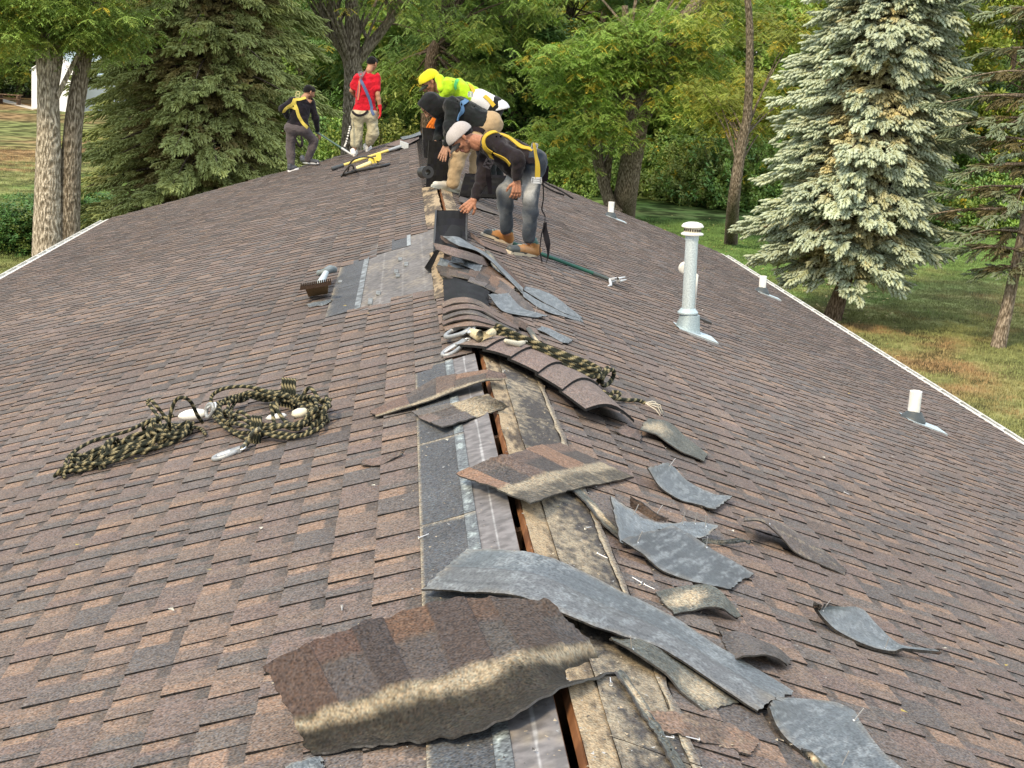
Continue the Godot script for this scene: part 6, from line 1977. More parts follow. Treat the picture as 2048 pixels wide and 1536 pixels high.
	# hooded worker
	P = person("person in black hooded top with blue strap and khaki trousers, pressing a panel down", {
		"hipL": Vector3(0.522, 5.145, -16.78), "hipR": Vector3(0.501, 5.135, -16.98), "kneeL": Vector3(0.2, 4.832, -16.72), "kneeR": Vector3(0.42, 4.774, -17), "ankleL": Vector3(0.16, 4.518, -16.75), "ankleR": Vector3(0.412, 4.408, -16.95),
		"heelL": Vector3(0.232, 4.383, -17.061), "toeL": Vector3(-0.064, 4.459, -16.665), "heelR": Vector3(0.467, 4.294, -17.277), "toeR": Vector3(0.283, 4.356, -17.215),
		"shL": Vector3(0.102, 5.333, -16.68), "shR": Vector3(0.06, 5.297, -17.06), "elL": Vector3(0.087, 5.085, -16.6), "wrL": Vector3(0.061, 4.907, -16.66), "elR": Vector3(0.008, 5.089, -17.1), "wrR": Vector3(-0.041, 4.921, -16.95),
		"handL": Vector3(-0.25, -0.95, 0.1), "palmL": Vector3(0.25, 0, -1), "curlL": 0.06, "thumbL": 1.0, "handR": Vector3(-0.2, -0.9, 0), "palmR": Vector3(0, 0, 1), "thumbR": -1.0,
		"head": Vector3(-0.116, 5.303, -16.87), "face": Vector3(-0.55, -0.83, 0.05), "up": Vector3(-0.83, 0.55, 0.05), "front": Vector3(-0.2, -0.97, 0),
		"shirt": Color(0.02, 0.023, 0.024), "trousers": Color(0.46, 0.34, 0.2), "hood": Color(0.018, 0.02, 0.021), "bulk": 1.12, "loose": 0.012, "hem": 0.05,
		"shoe": plain_shoe(Color(0.6, 0.58, 0.5)), "sole": Color(0.62, 0.6, 0.48), "beard": 0.5, "neck_cut": false})
	o = P.o
	strap(o, "harness_strap", P.shirt, [Vector3(0.297, 5.49, -16.75), Vector3(0.28, 5.399, -16.6), Vector3(0.269, 5.315, -16.6), Vector3(0.247, 5.241, -16.6), Vector3(0.193, 5.175, -16.6)], 0.05, Color(0.12, 0.24, 0.42), 0.01)
	strap(o, "harness_strap", P.trousers, [Vector3(0.225, 5.166, -16.6), Vector3(0.301, 5.139, -16.6), Vector3(0.398, 5.104, -16.6), Vector3(0.454, 5.065, -16.6)], 0.05, black, 0.012)
	buckle(o, Vector3(0.288, 5.461, -16.62), Vector3(0, 1, 0), Vector3(1, 0, 0), 0.02, 0.02, Color(0.7, 0.72, 0.72))
	# worker in lime
	P = person("person in lime hooded sweatshirt, yellow cap and orange gloves bending behind the black hood", {
		"hipL": Vector3(0.562, 5.31, -17.3), "hipR": Vector3(0.551, 5.302, -17.5), "kneeL": Vector3(0.554, 4.853, -17.25), "kneeR": Vector3(0.635, 4.843, -17.5), "ankleL": Vector3(0.614, 4.456, -17.3), "ankleR": Vector3(0.717, 4.423, -17.5),
		"heelL": Vector3(0.733, 4.206, -18.542), "toeL": Vector3(0.511, 4.28, -18.366), "heelR": Vector3(0.939, 4.137, -19.845), "toeR": Vector3(0.689, 4.22, -19.449),
		"shL": Vector3(0.073, 5.519, -17.2), "shR": Vector3(0.051, 5.51, -17.58), "elL": Vector3(-0.01, 5.296, -17.3), "wrL": Vector3(-0.04, 5.189, -17.2), "elR": Vector3(-0.001, 5.272, -17.7), "wrR": Vector3(0.031, 5.108, -17.7),
		"handL": Vector3(-0.4, -0.9, 0.2), "palmL": Vector3(0, -0.3, -1), "curlL": 0.3, "thumbL": 1.0, "handR": Vector3(-0.3, -0.9, 0), "palmR": Vector3(0, 0, 1), "thumbR": -1.0, "glove": Color(0.75, 0.2, 0.03),
		"head": Vector3(-0.127, 5.552, -17.39), "face": Vector3(-0.72, -0.68, 0.1), "up": Vector3(-0.68, 0.72, 0.05), "front": Vector3(-0.3, -0.95, 0),
		"shirt": Color(0.48, 0.78, 0.03), "trousers": Color(0.02, 0.021, 0.022), "hem": 0.14, "cap": Color(0.75, 0.68, 0.03), "brim": Color(0.05, 0.06, 0.05), "hair": Color(0.012, 0.011, 0.01), "bulk": 1.05,
		"shoe": plain_shoe(Color(0.05, 0.05, 0.05)), "sole": Color(0.5, 0.5, 0.48), "skin": Color(0.42, 0.21, 0.13)})
	o = P.o
	strap(o, "reflective_band", P.shirt, [Vector3(0.168, 5.642, -17.3), Vector3(0.188, 5.56, -17.1), Vector3(0.203, 5.476, -17.1)], 0.035, Color(0.1, 0.5, 0.16), 0.004)
	strap(o, "harness_strap", P.shirt, [Vector3(0.305, 5.553, -17.3), Vector3(0.389, 5.497, -17.15), Vector3(0.44, 5.421, -17.1)], 0.045, yellow, 0.008)
	# a fold of hood on his back, and the pale undershirt showing at the waist
	var hd := Sdf.new()
	hd.k = 0.04
	hd.cap(Vector3(-0.026, 5.586, -17.3), Vector3(-0.012, 5.492, -17.2), 0.042, 0.042).cap(Vector3(-0.033, 5.583, -17.48), Vector3(-0.015, 5.485, -17.55), 0.042, 0.042).cap(Vector3(-0.037, 5.591, -17.3), Vector3(-0.033, 5.588, -17.5), 0.045, 0.045)
	var hm := MB.new()
	hd.build(hm, 0.012, func(_p, _n): return Color(0.5, 0.8, 0.03))
	part("hood_fold", hm, M.cloth, o, o.position)
	var us := Sdf.new()
	us.k = 0.05
	us.cap(Vector3(0.414, 5.387, -17.3), Vector3(0.64, 5.287, -17.3), 0.126, 0.126).cap(Vector3(0.422, 5.383, -17.48), Vector3(0.628, 5.291, -17.48), 0.126, 0.126)
	us.cut(Vector3(0.656, 5.301, -17.39), Vector3(0.25, -1, 0))
	hm = MB.new()
	us.build(hm, 0.013, func(_p, _n): return Color(0.72, 0.74, 0.76))
	part("undershirt", hm, M.cloth, o, o.position)
	strap(o, "harness_strap", us, [Vector3(0.461, 5.436, -17.2), Vector3(0.526, 5.409, -17.15), Vector3(0.581, 5.35, -17.1)], 0.045, yellow, 0.008)
	# red shirt
	P = person("person in red shirt, blue harness and khaki cropped trousers standing with their back turned", {
		"hipL": Vector3(-1.183, 4.756, -27.5), "hipR": Vector3(-0.975, 4.769, -27.5), "kneeL": Vector3(-1.205, 4.425, -27.55), "kneeR": Vector3(-0.919, 4.46, -27.55), "ankleL": Vector3(-1.234, 4.131, -27.5), "ankleR": Vector3(-1.007, 4.203, -27.7),
		"heelL": Vector3(-1.218, 4.044, -27.109), "toeL": Vector3(-1.213, 4.046, -28.058), "heelR": Vector3(-1.018, 4.111, -27.62), "toeR": Vector3(-0.963, 4.129, -28.251),
		"shL": Vector3(-1.234, 5.362, -27.45), "shR": Vector3(-0.908, 5.408, -27.45), "elL": Vector3(-1.321, 5.159, -27.5), "wrL": Vector3(-1.245, 5.056, -27.7), "elR": Vector3(-0.868, 5.122, -27.4), "wrR": Vector3(-0.814, 4.885, -27.42),
		"handL": Vector3(0.6, 0.1, -0.7), "palmL": Vector3(0, -1, 0), "handR": Vector3(0.1, -1, 0.05), "palmR": Vector3(-1, 0, 0), "curlR": 0.4, "thumbR": 1.0, "glove": Color(0.6, 0.02, 0.03),
		"head": Vector3(-0.988, 5.632, -27.5), "face": Vector3(0.5, -0.35, -0.75), "up": Vector3(0.2, 0.95, -0.25), "front": Vector3(0.1, 0, -1),
		"shirt": Color(0.62, 0.018, 0.035), "trousers": Color(0.52, 0.48, 0.33), "loose": 0.03, "trouser_len": 0.6, "sleeve": 0.66, "hem": -0.04, "bulk": 1.06, "hair": Color(0.012, 0.011, 0.01),
		"shoe": plain_shoe(Color(0.68, 0.66, 0.6)), "sole": Color(0.7, 0.68, 0.62), "skin": Color(0.42, 0.22, 0.13), "ground": Vector3(-SN, CS, 0)})
	o = P.o
	var blue := Color(0.11, 0.16, 0.3)
	strap(o, "harness_strap", P.shirt, [Vector3(-1.128, 5.547, -27.4), Vector3(-1.163, 5.428, -27.3), Vector3(-1.2, 5.298, -27.3), Vector3(-1.238, 5.169, -27.3), Vector3(-1.267, 5.04, -27.3)], 0.05, Color(0.28, 0.12, 0.13), 0.008)
	strap(o, "harness_strap", P.shirt, [Vector3(-1.186, 5.359, -27.3), Vector3(-1.122, 5.261, -27.3), Vector3(-1.047, 5.13, -27.3), Vector3(-0.981, 4.998, -27.3), Vector3(-0.924, 4.882, -27.3)], 0.05, blue, 0.008)
	strap(o, "harness_strap", P.trousers, [Vector3(-0.951, 4.915, -27.3), Vector3(-0.93, 4.831, -27.3), Vector3(-0.911, 4.762, -27.35)], 0.05, blue, 0.01)
	strap(o, "harness_strap", P.trousers, [Vector3(-1.321, 4.82, -27.4), Vector3(-1.255, 4.759, -27.3), Vector3(-1.15, 4.74, -27.3), Vector3(-1.066, 4.788, -27.3), Vector3(-1.026, 4.859, -27.3)], 0.04, black, 0.01)
	strap(o, "harness_strap", P.shirt, [Vector3(-1.21, 5.34, -27.28), Vector3(-1.22, 5.17, -27.28), Vector3(-1.248, 4.998, -27.3)], 0.03, Color(0.6, 0.18, 0.12), 0.012)
	buckle(o, Vector3(-1.172, 5.453, -27.28), Vector3(-0.3, 1, 0), Vector3(1, 0.3, 0), 0.03, 0.03, Color(0.3, 0.3, 0.32))
	var chain := PackedVector3Array([Vector3(-1.306, 4.684, -27.4), Vector3(-1.317, 4.565, -27.35), Vector3(-1.336, 4.438, -27.3), Vector3(-1.37, 4.275, -27.25), Vector3(-1.401, 4.188, -27.25)])
	strap(o, "lanyard", P.shirt, chain, 0.03, Color(0.07, 0.065, 0.06), 0.0, true)
	for i in 10:
		var bead := MB.new()
		bead.ball(at_u(chain, 0.3 + 0.07 * i) + Vector3(0, 0, 0.02), Vector3(0.018, 0, 0), Vector3(0, 0.018, 0), Vector3(0, 0, 0.012), 8, Color(0.62, 0.62, 0.58))
		part("lanyard_bead", bead, M.rubber, o, o.position)
	# left worker
	P = person("person in black sweater and yellow harness stepping up the far left edge with a pole", {
		"hipL": Vector3(-2.363, 4.431, -27.95), "hipR": Vector3(-2.169, 4.425, -27.95), "kneeL": Vector3(-2.38, 4.059, -28), "kneeR": Vector3(-1.968, 4.219, -28.1), "ankleL": Vector3(-2.348, 3.764, -27.95), "ankleR": Vector3(-2.062, 3.886, -28.1),
		"heelL": Vector3(-2.391, 3.653, -27.858), "toeL": Vector3(-2.212, 3.713, -27.911), "heelR": Vector3(-2.251, 3.7, -29.758), "toeR": Vector3(-1.837, 3.878, -27.247),
		"shL": Vector3(-2.371, 4.887, -27.85), "shR": Vector3(-2.049, 4.894, -28), "elL": Vector3(-2.529, 4.766, -27.8), "wrL": Vector3(-2.427, 4.585, -28.15), "elR": Vector3(-1.956, 4.616, -28.1), "wrR": Vector3(-1.92, 4.365, -28.25),
		"handL": Vector3(0.8, -0.4, -0.3), "palmL": Vector3(0, -1, 0), "handR": Vector3(0.4, -0.8, -0.2), "palmR": Vector3(-0.6, -0.4, -0.5), "curlR": 0.8, "thumbR": 1.0,
		"head": Vector3(-2.082, 5.066, -28), "face": Vector3(0.75, -0.35, -0.45), "up": Vector3(0.3, 0.94, -0.1), "front": Vector3(0.5, -0.3, -0.8),
		"shirt": Color(0.022, 0.02, 0.026), "trousers": Color(0.115, 0.1, 0.105), "loose": 0.01, "hair": Color(0.012, 0.011, 0.01), "beard": 0.7,
		"shoe": plain_shoe(Color(0.04, 0.045, 0.055)), "sole": Color(0.75, 0.76, 0.78), "skin": Color(0.4, 0.22, 0.14), "ground": Vector3(-SN, CS, 0), "hem": -0.02})
	o = P.o
	var lemon := Color(0.7, 0.58, 0.12)
	strap(o, "harness_strap", P.shirt, [Vector3(-2.106, 5.016, -27.85), Vector3(-2.186, 5.005, -27.75), Vector3(-2.243, 4.994, -27.7), Vector3(-2.268, 4.958, -27.7)], 0.05, lemon, 0.008)
	strap(o, "harness_strap", P.shirt, [Vector3(-2.269, 5.009, -27.7), Vector3(-2.314, 4.888, -27.65), Vector3(-2.379, 4.78, -27.65), Vector3(-2.449, 4.688, -27.7), Vector3(-2.469, 4.633, -27.75)], 0.055, lemon, 0.008)
	strap(o, "harness_strap", P.shirt, [Vector3(-2.276, 4.957, -27.7), Vector3(-2.286, 4.838, -27.65), Vector3(-2.246, 4.685, -27.65), Vector3(-2.164, 4.578, -27.65), Vector3(-2.062, 4.485, -27.75), Vector3(-2.011, 4.433, -27.8)], 0.055, lemon, 0.008)
	strap(o, "harness_strap", P.shirt, [Vector3(-2.422, 4.752, -27.65), Vector3(-2.352, 4.748, -27.65), Vector3(-2.283, 4.752, -27.65)], 0.04, lemon, 0.01)
	buckle(o, Vector3(-2.26, 5.028, -27.68), Vector3(0.1, 1, 0), Vector3(1, 0, 0), 0.03, 0.05, Color(0.7, 0.62, 0.3))
	strap(o, "lanyard", P.shirt, [Vector3(-2.304, 4.311, -27.8), Vector3(-2.244, 4.186, -27.75), Vector3(-2.189, 4.12, -27.75), Vector3(-2.156, 4.183, -27.75), Vector3(-2.181, 4.301, -27.8)], 0.05, black, 0.0, true)
	# the pole he holds
	var a := Vector3(-1.965, 4.38, -28.25)
	var b := Vector3(-1.293, 4.039, -27.804)
	var pole := thing("pole", (a + b) * 0.5, "thin green-grey pole held by the worker at the far left edge", "pole")
	var pm := MB.new()
	rod(pm, a, a.lerp(b, 0.75), 0.017, 0.017, Color(0.05, 0.1, 0.085))
	part("pole_shaft", pm, M.rubber, pole, pole.position)
	pm = MB.new()
	rod(pm, a.lerp(b, 0.74), b, 0.022, 0.02, Color(0.5, 0.52, 0.52))
	part("pole_end", pm, M.metal, pole, pole.position)

# ------------------------------------------------------------------ trees and ground
func lozenge(m: MB, p: Vector3, d: Vector3, w: Vector3, l: float, wd: float, col: Color, fold := 0.0) -> void:
	var nn := w.cross(d).normalized()
	if nn.y < 0.0:
		nn = -nn
	var a := m.add(p, nn, col)
	m.add(p + d * l * 0.45 + w * wd * 0.5 + nn * fold, nn, col)
	m.add(p + d * l, nn, col * 1.05)
	m.add(p + d * l * 0.45 - w * wd * 0.5 + nn * fold, nn, col)
	if w.cross(d).dot(nn) > 0.0:
		m.t(a, a + 1, a + 2)
		m.t(a, a + 2, a + 3)
	else:
		m.t(a, a + 2, a + 1)
		m.t(a, a + 3, a + 2)


func pinnate_sprig(r: RandomNumberGenerator, fronds: int, size: float) -> ArrayMesh:
	# a twig end with several drooping compound leaves
	var m := MB.new()
	for i in fronds:
		var yaw := TAU * i / fronds + r.randf_range(-0.5, 0.5)
		var d := Vector3(cos(yaw), r.randf_range(-0.35, 0.35), sin(yaw)).normalized()
		var p := Vector3(r.randf_range(-0.06, 0.06), r.randf_range(-0.05, 0.05), r.randf_range(-0.06, 0.06)) * size * 3.0
		var k := Color.WHITE * r.randf_range(0.75, 1.2)
		var n := 5
		for j in n:
			d = (d + Vector3(0, -0.16, 0)).normalized()
			var w := d.cross(Vector3.UP).normalized()
			var q := p + d * size * 0.2
			var l := size * 0.36 * (1.0 - 0.25 * absf(j - 1.8) / n)
			for s in [1.0, -1.0]:
				var ld: Vector3 = (w * s + d * 0.55 + Vector3(0, -0.3 + r.randf_range(-0.2, 0.2), 0)).normalized()
				lozenge(m, q, ld, ld.cross(Vector3(0.1, 1, 0.15)).normalized(), l, l * 0.34, k)
			p = q
		lozenge(m, p, d, d.cross(Vector3.UP).normalized(), size * 0.34, size * 0.12, k)
	return m.mesh(M.leaf)


func bush_sprig(r: RandomNumberGenerator, leaves: int, size: float) -> ArrayMesh:
	var m := MB.new()
	for i in leaves:
		var d := Vector3(r.randfn(), r.randfn() * 0.6 + 0.2, r.randfn()).normalized()
		var p := d * size * r.randf_range(0.1, 0.5)
		var ld := (d + Vector3(r.randfn(), r.randfn() - 0.5, r.randfn()) * 0.6).normalized()
		var l := size * r.randf_range(0.3, 0.5)
		lozenge(m, p, ld, ld.cross(Vector3(0.2, 1, 0.1)).normalized(), l, l * 0.55, Color.WHITE * r.randf_range(0.7, 1.25))
	return m.mesh(M.leaf)


func spindle(m: MB, a: Vector3, d: Vector3, l: float, rad: float, c0: Color, c1: Color) -> void:
	var w := d.cross(Vector3(0.3, 0.9, 0.2)).normalized()
	var u := d.cross(w)
	var ring := [w, u, -w, -u]
	var base := m.v.size()
	for q in ring:
		m.add(a + q * rad * 0.7, q, c0)
	for q in ring:
		m.add(a + d * l * 0.6 + q * rad, q, c1)
	var tip := m.add(a + d * l, d, c1 * 1.08)
	for i in 4:
		var j := (i + 1) % 4
		m.t(base + i, base + j, base + 4 + j)
		m.t(base + i, base + 4 + j, base + 4 + i)
		m.t(base + 4 + i, base + 4 + j, tip)


func spruce_sprig(r: RandomNumberGenerator, shoots: int, size: float, fat: float, needles := 0) -> ArrayMesh:
	# a flat spray along +X: a needle-covered twig with side shoots that hang a little
	var m := MB.new()
	var p := Vector3.ZERO
	var d := Vector3(1, 0, 0)
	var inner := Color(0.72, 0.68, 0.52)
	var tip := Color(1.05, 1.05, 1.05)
	for i in shoots:
		var t := float(i) / shoots
		var q := p + d * size * t * 0.8 + Vector3(0, -0.12 * size * t * t, 0)
		var s := 1.0 if i % 2 == 0 else -1.0
		var sd := Vector3(0.8, r.randf_range(-0.55, 0.15), s * r.randf_range(0.6, 1.0)).normalized()
		var l := size * 0.42 * (1.1 - 0.5 * t) * r.randf_range(0.8, 1.15)
		spindle(m, q, sd, l, fat * r.randf_range(0.85, 1.15), inner, tip * r.randf_range(0.85, 1.12))
		var q2 := q + sd * l * 0.45
		spindle(m, q2, (sd + Vector3(0.5, -0.4, -s * 0.5)).normalized(), l * 0.55, fat * 0.85, inner, tip * r.randf_range(0.85, 1.1))
		for k in needles:
			var b := q + sd * l * r.randf()
			var nd := Vector3(r.randfn(), r.randfn(), r.randfn()).normalized()
			lozenge(m, b, (nd + sd * 0.6).normalized(), nd.cross(sd).normalized(), fat * 2.2, fat * 0.35, tip)
	spindle(m, p + d * size * 0.7, Vector3(1, -0.25, 0).normalized(), size * 0.4, fat, inner, tip)
	spindle(m, p, d, size * 0.8, fat * 0.7, inner * 0.8, inner)
	return m.mesh(M.needle)


func scatter(called: String, parent: Node3D, mesh: Mesh, at: Array, tints: PackedColorArray, kind := "") -> MultiMeshInstance3D:
	var mm := MultiMesh.new()
	mm.transform_format = MultiMesh.TRANSFORM_3D
	mm.use_colors = true
	mm.mesh = mesh
	mm.instance_count = at.size()
	for i in at.size():
		mm.set_instance_transform(i, at[i])
		mm.set_instance_color(i, tints[i])
	var o := MultiMeshInstance3D.new()
	o.multimesh = mm
	if parent:
		o.name = called
		parent.add_child(o, true)
	else:
		o.name = numbered(called)
		add_child(o)
	if kind:
		o.set_meta("kind", kind)
	return o


func bough(m: MB, pts: PackedVector3Array, r0: float, r1: float, sides: int, col: Color, rough := 0.06) -> void:
	var n := maxi(pts.size() * 5, 8)
	var p := curve(pts, n)
	var rr := PackedFloat32Array()
	for i in p.size():
		rr.append(lerpf(r0, r1, pow(float(i) / n, 0.8)) * (1.0 + rough * nz.get_noise_2d(i * 60.0, pts[0].x * 37.0)))
	m.tube(p, rr, sides, func(i, s): return col * 1.5 * (0.9 + 0.25 * nz.get_noise_2d(i * 90.0, s * 70.0)))


func green(r: RandomNumberGenerator, c: Color, yellow: float) -> Color:
	var k := c * Color(0.98, 1.0, 0.95) * r.randf_range(0.65, 1.3) * 2.8
	if r.randf() < yellow * 0.65:
		k = Color(0.5, 0.4, 0.05) * r.randf_range(0.7, 1.3)
	elif r.randf() < 0.25:
		k = k.lerp(Color(0.25, 0.26, 0.05), 0.5)
	return k


func leafy(base: Vector3, height: float, spread: float, low: float, count: int, called: String, label: String, group: String, tone: Color, yellow: float, trunk: Array, tr: float, seed_: int, sprigs: Array, scale := 1.0, bark := Color(0.12, 0.1, 0.08), extra := []) -> Node3D:
	# a broadleaf tree: trunk(s) through the given offsets, limbs to leaf clumps, and the leaves
	var r := RandomNumberGenerator.new()
	r.seed = seed_
	var o := thing(called, base, label, "tree", group)
	var tips := []
	for tk in trunk:
		var m := MB.new()
		var pts := PackedVector3Array()
		for q in tk:
			pts.append(q)
		var w: float = tr if tk.size() < 2 or tk[0].length() < 0.6 else tr * 0.55
		bough(m, pts, w * 1.12, w * 0.45, 14, bark)
		part("trunk" if tk[0].length() < 0.6 else "limb", m, M.bark, o, Vector3.ZERO)
		tips.append(pts)
	var xf := []
	var tint := PackedColorArray()
	var clumps := int(10 + spread * 7)
	var per := count / clumps
	var lm := MB.new()
	for i in clumps + extra.size():
		var a := r.randf() * TAU
		var hy := lerpf(low, height, pow(r.randf(), 1.7))
		var f := sin(clampf((hy - low) / (height - low), 0.0, 1.0) * PI * 0.75 + 0.55)
		var rad := spread * f * sqrt(r.randf_range(0.08, 1.0))
		var c := Vector3(cos(a) * rad, hy, sin(a) * rad)
		if i >= clumps:
			c = extra[i - clumps]
			hy = c.y
		var src: PackedVector3Array = tips[r.randi() % tips.size()]
		var from := at_u(src, clampf(0.35 + 0.6 * (hy - low) / height + r.randf_range(-0.1, 0.1), 0.2, 1.0))
		if from.distance_to(c) < spread * 1.5 and i < clumps:
			bough(lm, PackedVector3Array([from, from.lerp(c, 0.5) + Vector3(0, 0.25, 0), c + Vector3(0, 0.1, 0)]), tr * 0.22, 0.012, 5, bark)
		var cs := r.randf_range(0.6, 1.15) * (0.5 + spread * 0.16)
		var bright := r.randf_range(0.75, 1.2)
		for j in (per if i < clumps else maxi(per, 130)):
			var d := Vector3(r.randfn(), r.randfn() * 0.55, r.randfn()) * cs * 0.55
			var p := c + d
			var b := Basis(Vector3.UP, r.randf() * TAU) * Basis(Vector3.RIGHT, r.randf_range(-0.5, 0.5))
			xf.append(Transform3D(b.scaled(Vector3.ONE * scale * r.randf_range(0.75, 1.25)), p))
			tint.append(green(r, tone * bright, yellow))
	if lm.v.size():
		var br := part("branch", lm, M.bark, o, Vector3.ZERO)
		br.set_meta("kind", "stuff")
	scatter("crown", o, sprigs[seed_ % sprigs.size()], xf, tint, "stuff")
	return o


func spruce(base: Vector3, height: float, low: float, radius: Callable, called: String, label: String, tone: Color, inner: Color, sprigs: Array, seed_: int, trunk_pts: Array, tr: float, gap: float, per: int, bark: Color, droop: float, tuft := 1.0) -> Node3D:
	var r := RandomNumberGenerator.new()
	r.seed = seed_
	var o := thing(called, base, label, "tree")
	var pts := PackedVector3Array(trunk_pts)
	var m := MB.new()
	bough(m, pts, tr * 1.1, tr * 0.25, 14, bark)
	part("trunk", m, M.bark, o, Vector3.ZERO)
	var bm := MB.new()
	var xf := [[], [], []]
	var tint := [PackedColorArray(), PackedColorArray(), PackedColorArray()]
	var y := low
	var turn := 0.0
	while y < height - 0.15:
		var rad: float = radius.call(y)
		var n := per if rad > 1.0 else 5
		turn += 0.9
		for i in n:
			var a := turn + TAU * i / n + r.randf_range(-0.3, 0.3)
			var l := rad * r.randf_range(0.58, 1.14)
			if r.randf() < 0.08:
				continue
			var out := Vector3(cos(a), 0, sin(a))
			var root := at_u(pts, clampf(y / height, 0.0, 1.0))
			root.y = y
			var yy := r.randf_range(-0.15, 0.15)
			var end := root + out * l + Vector3(0, -droop * l + yy, 0)
			var bp := PackedVector3Array([root, root + out * l * 0.5 + Vector3(0, -droop * l * 0.35 + yy * 0.5 + 0.05, 0), end])
			bough(bm, bp, 0.018 + 0.012 * l, 0.006, 4, bark * 0.9)
			var k := int((4.0 + l * 5.5) * tuft)
			var bright := r.randf_range(0.85, 1.12)
			for j in k:
				var t := lerpf(0.15, 1.0, (j + r.randf()) / k)
				var p := at_u(bp, t)
				var s := 1.0 if j % 2 == 0 else -1.0
				var yaw := -a + s * r.randf_range(0.3, 1.0) * (1.15 - t)
				var off := Vector3(-sin(a), 0, cos(a)) * -s * r.randf() * 0.42 * l * (1.08 - t)
				p += off + Vector3(0, -0.12 * off.length() + r.randf_range(-0.06, 0.05), 0)
				var b := Basis(Vector3.UP, yaw) * Basis(Vector3(0, 0, 1), r.randf_range(-0.55, 0.12)) * Basis(Vector3.RIGHT, r.randf_range(-0.4, 0.4))
				var w := r.randi() % 3
				xf[w].append(Transform3D(b.scaled(Vector3.ONE * r.randf_range(0.75, 1.15) * lerpf(0.9, 1.05, t)), p))
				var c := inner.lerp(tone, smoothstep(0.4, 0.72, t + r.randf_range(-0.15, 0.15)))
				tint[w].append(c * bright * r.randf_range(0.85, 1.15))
		y += gap * r.randf_range(0.8, 1.2)
	part("branch", bm, M.bark, o, Vector3.ZERO).set_meta("kind", "stuff")
	for w in 3:
		scatter("crown", o, sprigs[w], xf[w], tint[w], "stuff")
	return o


func build_ground() -> void:
	var n := FastNoiseLite.new()
	n.seed = 21
	n.frequency = 0.035
	n.fractal_octaves = 4
	var n2 := FastNoiseLite.new()
	n2.seed = 22
	n2.frequency = 0.4
	n2.fractal_octaves = 3
	var m := MB.new()
	var xs := []
	var zs := []
	for i in 121:
		var t := (i - 60) / 60.0
		xs.append(signf(t) * (absf(t) * 30.0 + pow(absf(t), 4.0) * 570.0))
	for i in 171:
		var t := i / 170.0
		zs.append(20.0 - t * 150.0 - pow(t, 8.0) * 470.0)
	var dry := Color(0.33, 0.225, 0.115)
	var lush := Color(0.155, 0.25, 0.075)
	var pale := Color(0.24, 0.26, 0.105)
	for x in xs:
		for z in zs:
			var v := n.get_noise_2d(x * 0.8, z * 0.55) * 1.4 + n2.get_noise_2d(x, z * 0.8) * 0.5
			var k := lush.lerp(pale, smoothstep(-0.5, 0.1, v)).lerp(dry, smoothstep(0.24, 0.68, v + 0.1 * smoothstep(-25.0, -60.0, z)))
			var h := 0.0
			if z < -60.0:
				h = n2.get_noise_2d(x * 0.1, z * 0.1) * 0.05
			m.add(Vector3(x, h, z), Vector3.UP, k)
	for i in 120:
		for j in 170:
			var a := i * 171 + j
			m.t(a, a + 171, a + 172)
			m.t(a, a + 172, a + 1)
	var g := obj("ground", m.mesh(M.ground))
	g.set_meta("kind", "structure")
	# grass blades where the lawn is near enough to see them
	var r := RandomNumberGenerator.new()
	r.seed = 61
	var bm := MB.new()
	for i in 9:
		var a := r.randf() * TAU
		var d := Vector3(cos(a) * 0.5, 1.0, sin(a) * 0.5).normalized()
		var p := Vector3(r.randf_range(-0.07, 0.07), 0, r.randf_range(-0.07, 0.07))
		var w := Vector3(-sin(a), 0, cos(a))
		var l := r.randf_range(0.03, 0.075)
		bm.tri(p - w * 0.006, p + w * 0.006, p + d * l, Color.WHITE * r.randf_range(0.8, 1.2))
	var tuft := bm.mesh(M.blade)
	var xf := []
	var tint := PackedColorArray()
	for i in 90000:
		var z := 0.0
		var x := 0.0
		if i % 3 > 0:
			z = -14.0 - 48.0 * pow(r.randf(), 0.8)
			x = r.randf_range(6.2, 6.2 - z * 0.36 - 1.0)
		else:
			z = r.randf_range(-28.0, -80.0)
			x = r.randf_range(z * 0.36, -6.0)
		var v := n.get_noise_2d(x * 0.8, z * 0.55) * 1.4 + n2.get_noise_2d(x, z * 0.8) * 0.5
		var k := lush.lerp(pale, smoothstep(-0.5, 0.1, v)).lerp(dry, smoothstep(0.24, 0.68, v + 0.1 * smoothstep(-25.0, -60.0, z)))
		xf.append(Transform3D(Basis(Vector3.UP, r.randf() * TAU).scaled(Vector3.ONE * r.randf_range(0.7, 1.4)), Vector3(x, 0.0, z)))
		tint.append(k * r.randf_range(0.75, 1.35))
	tag(scatter("grass", null, tuft, xf, tint), "mown lawn grass with dry brown patches around the house", "grass", "", "stuff")


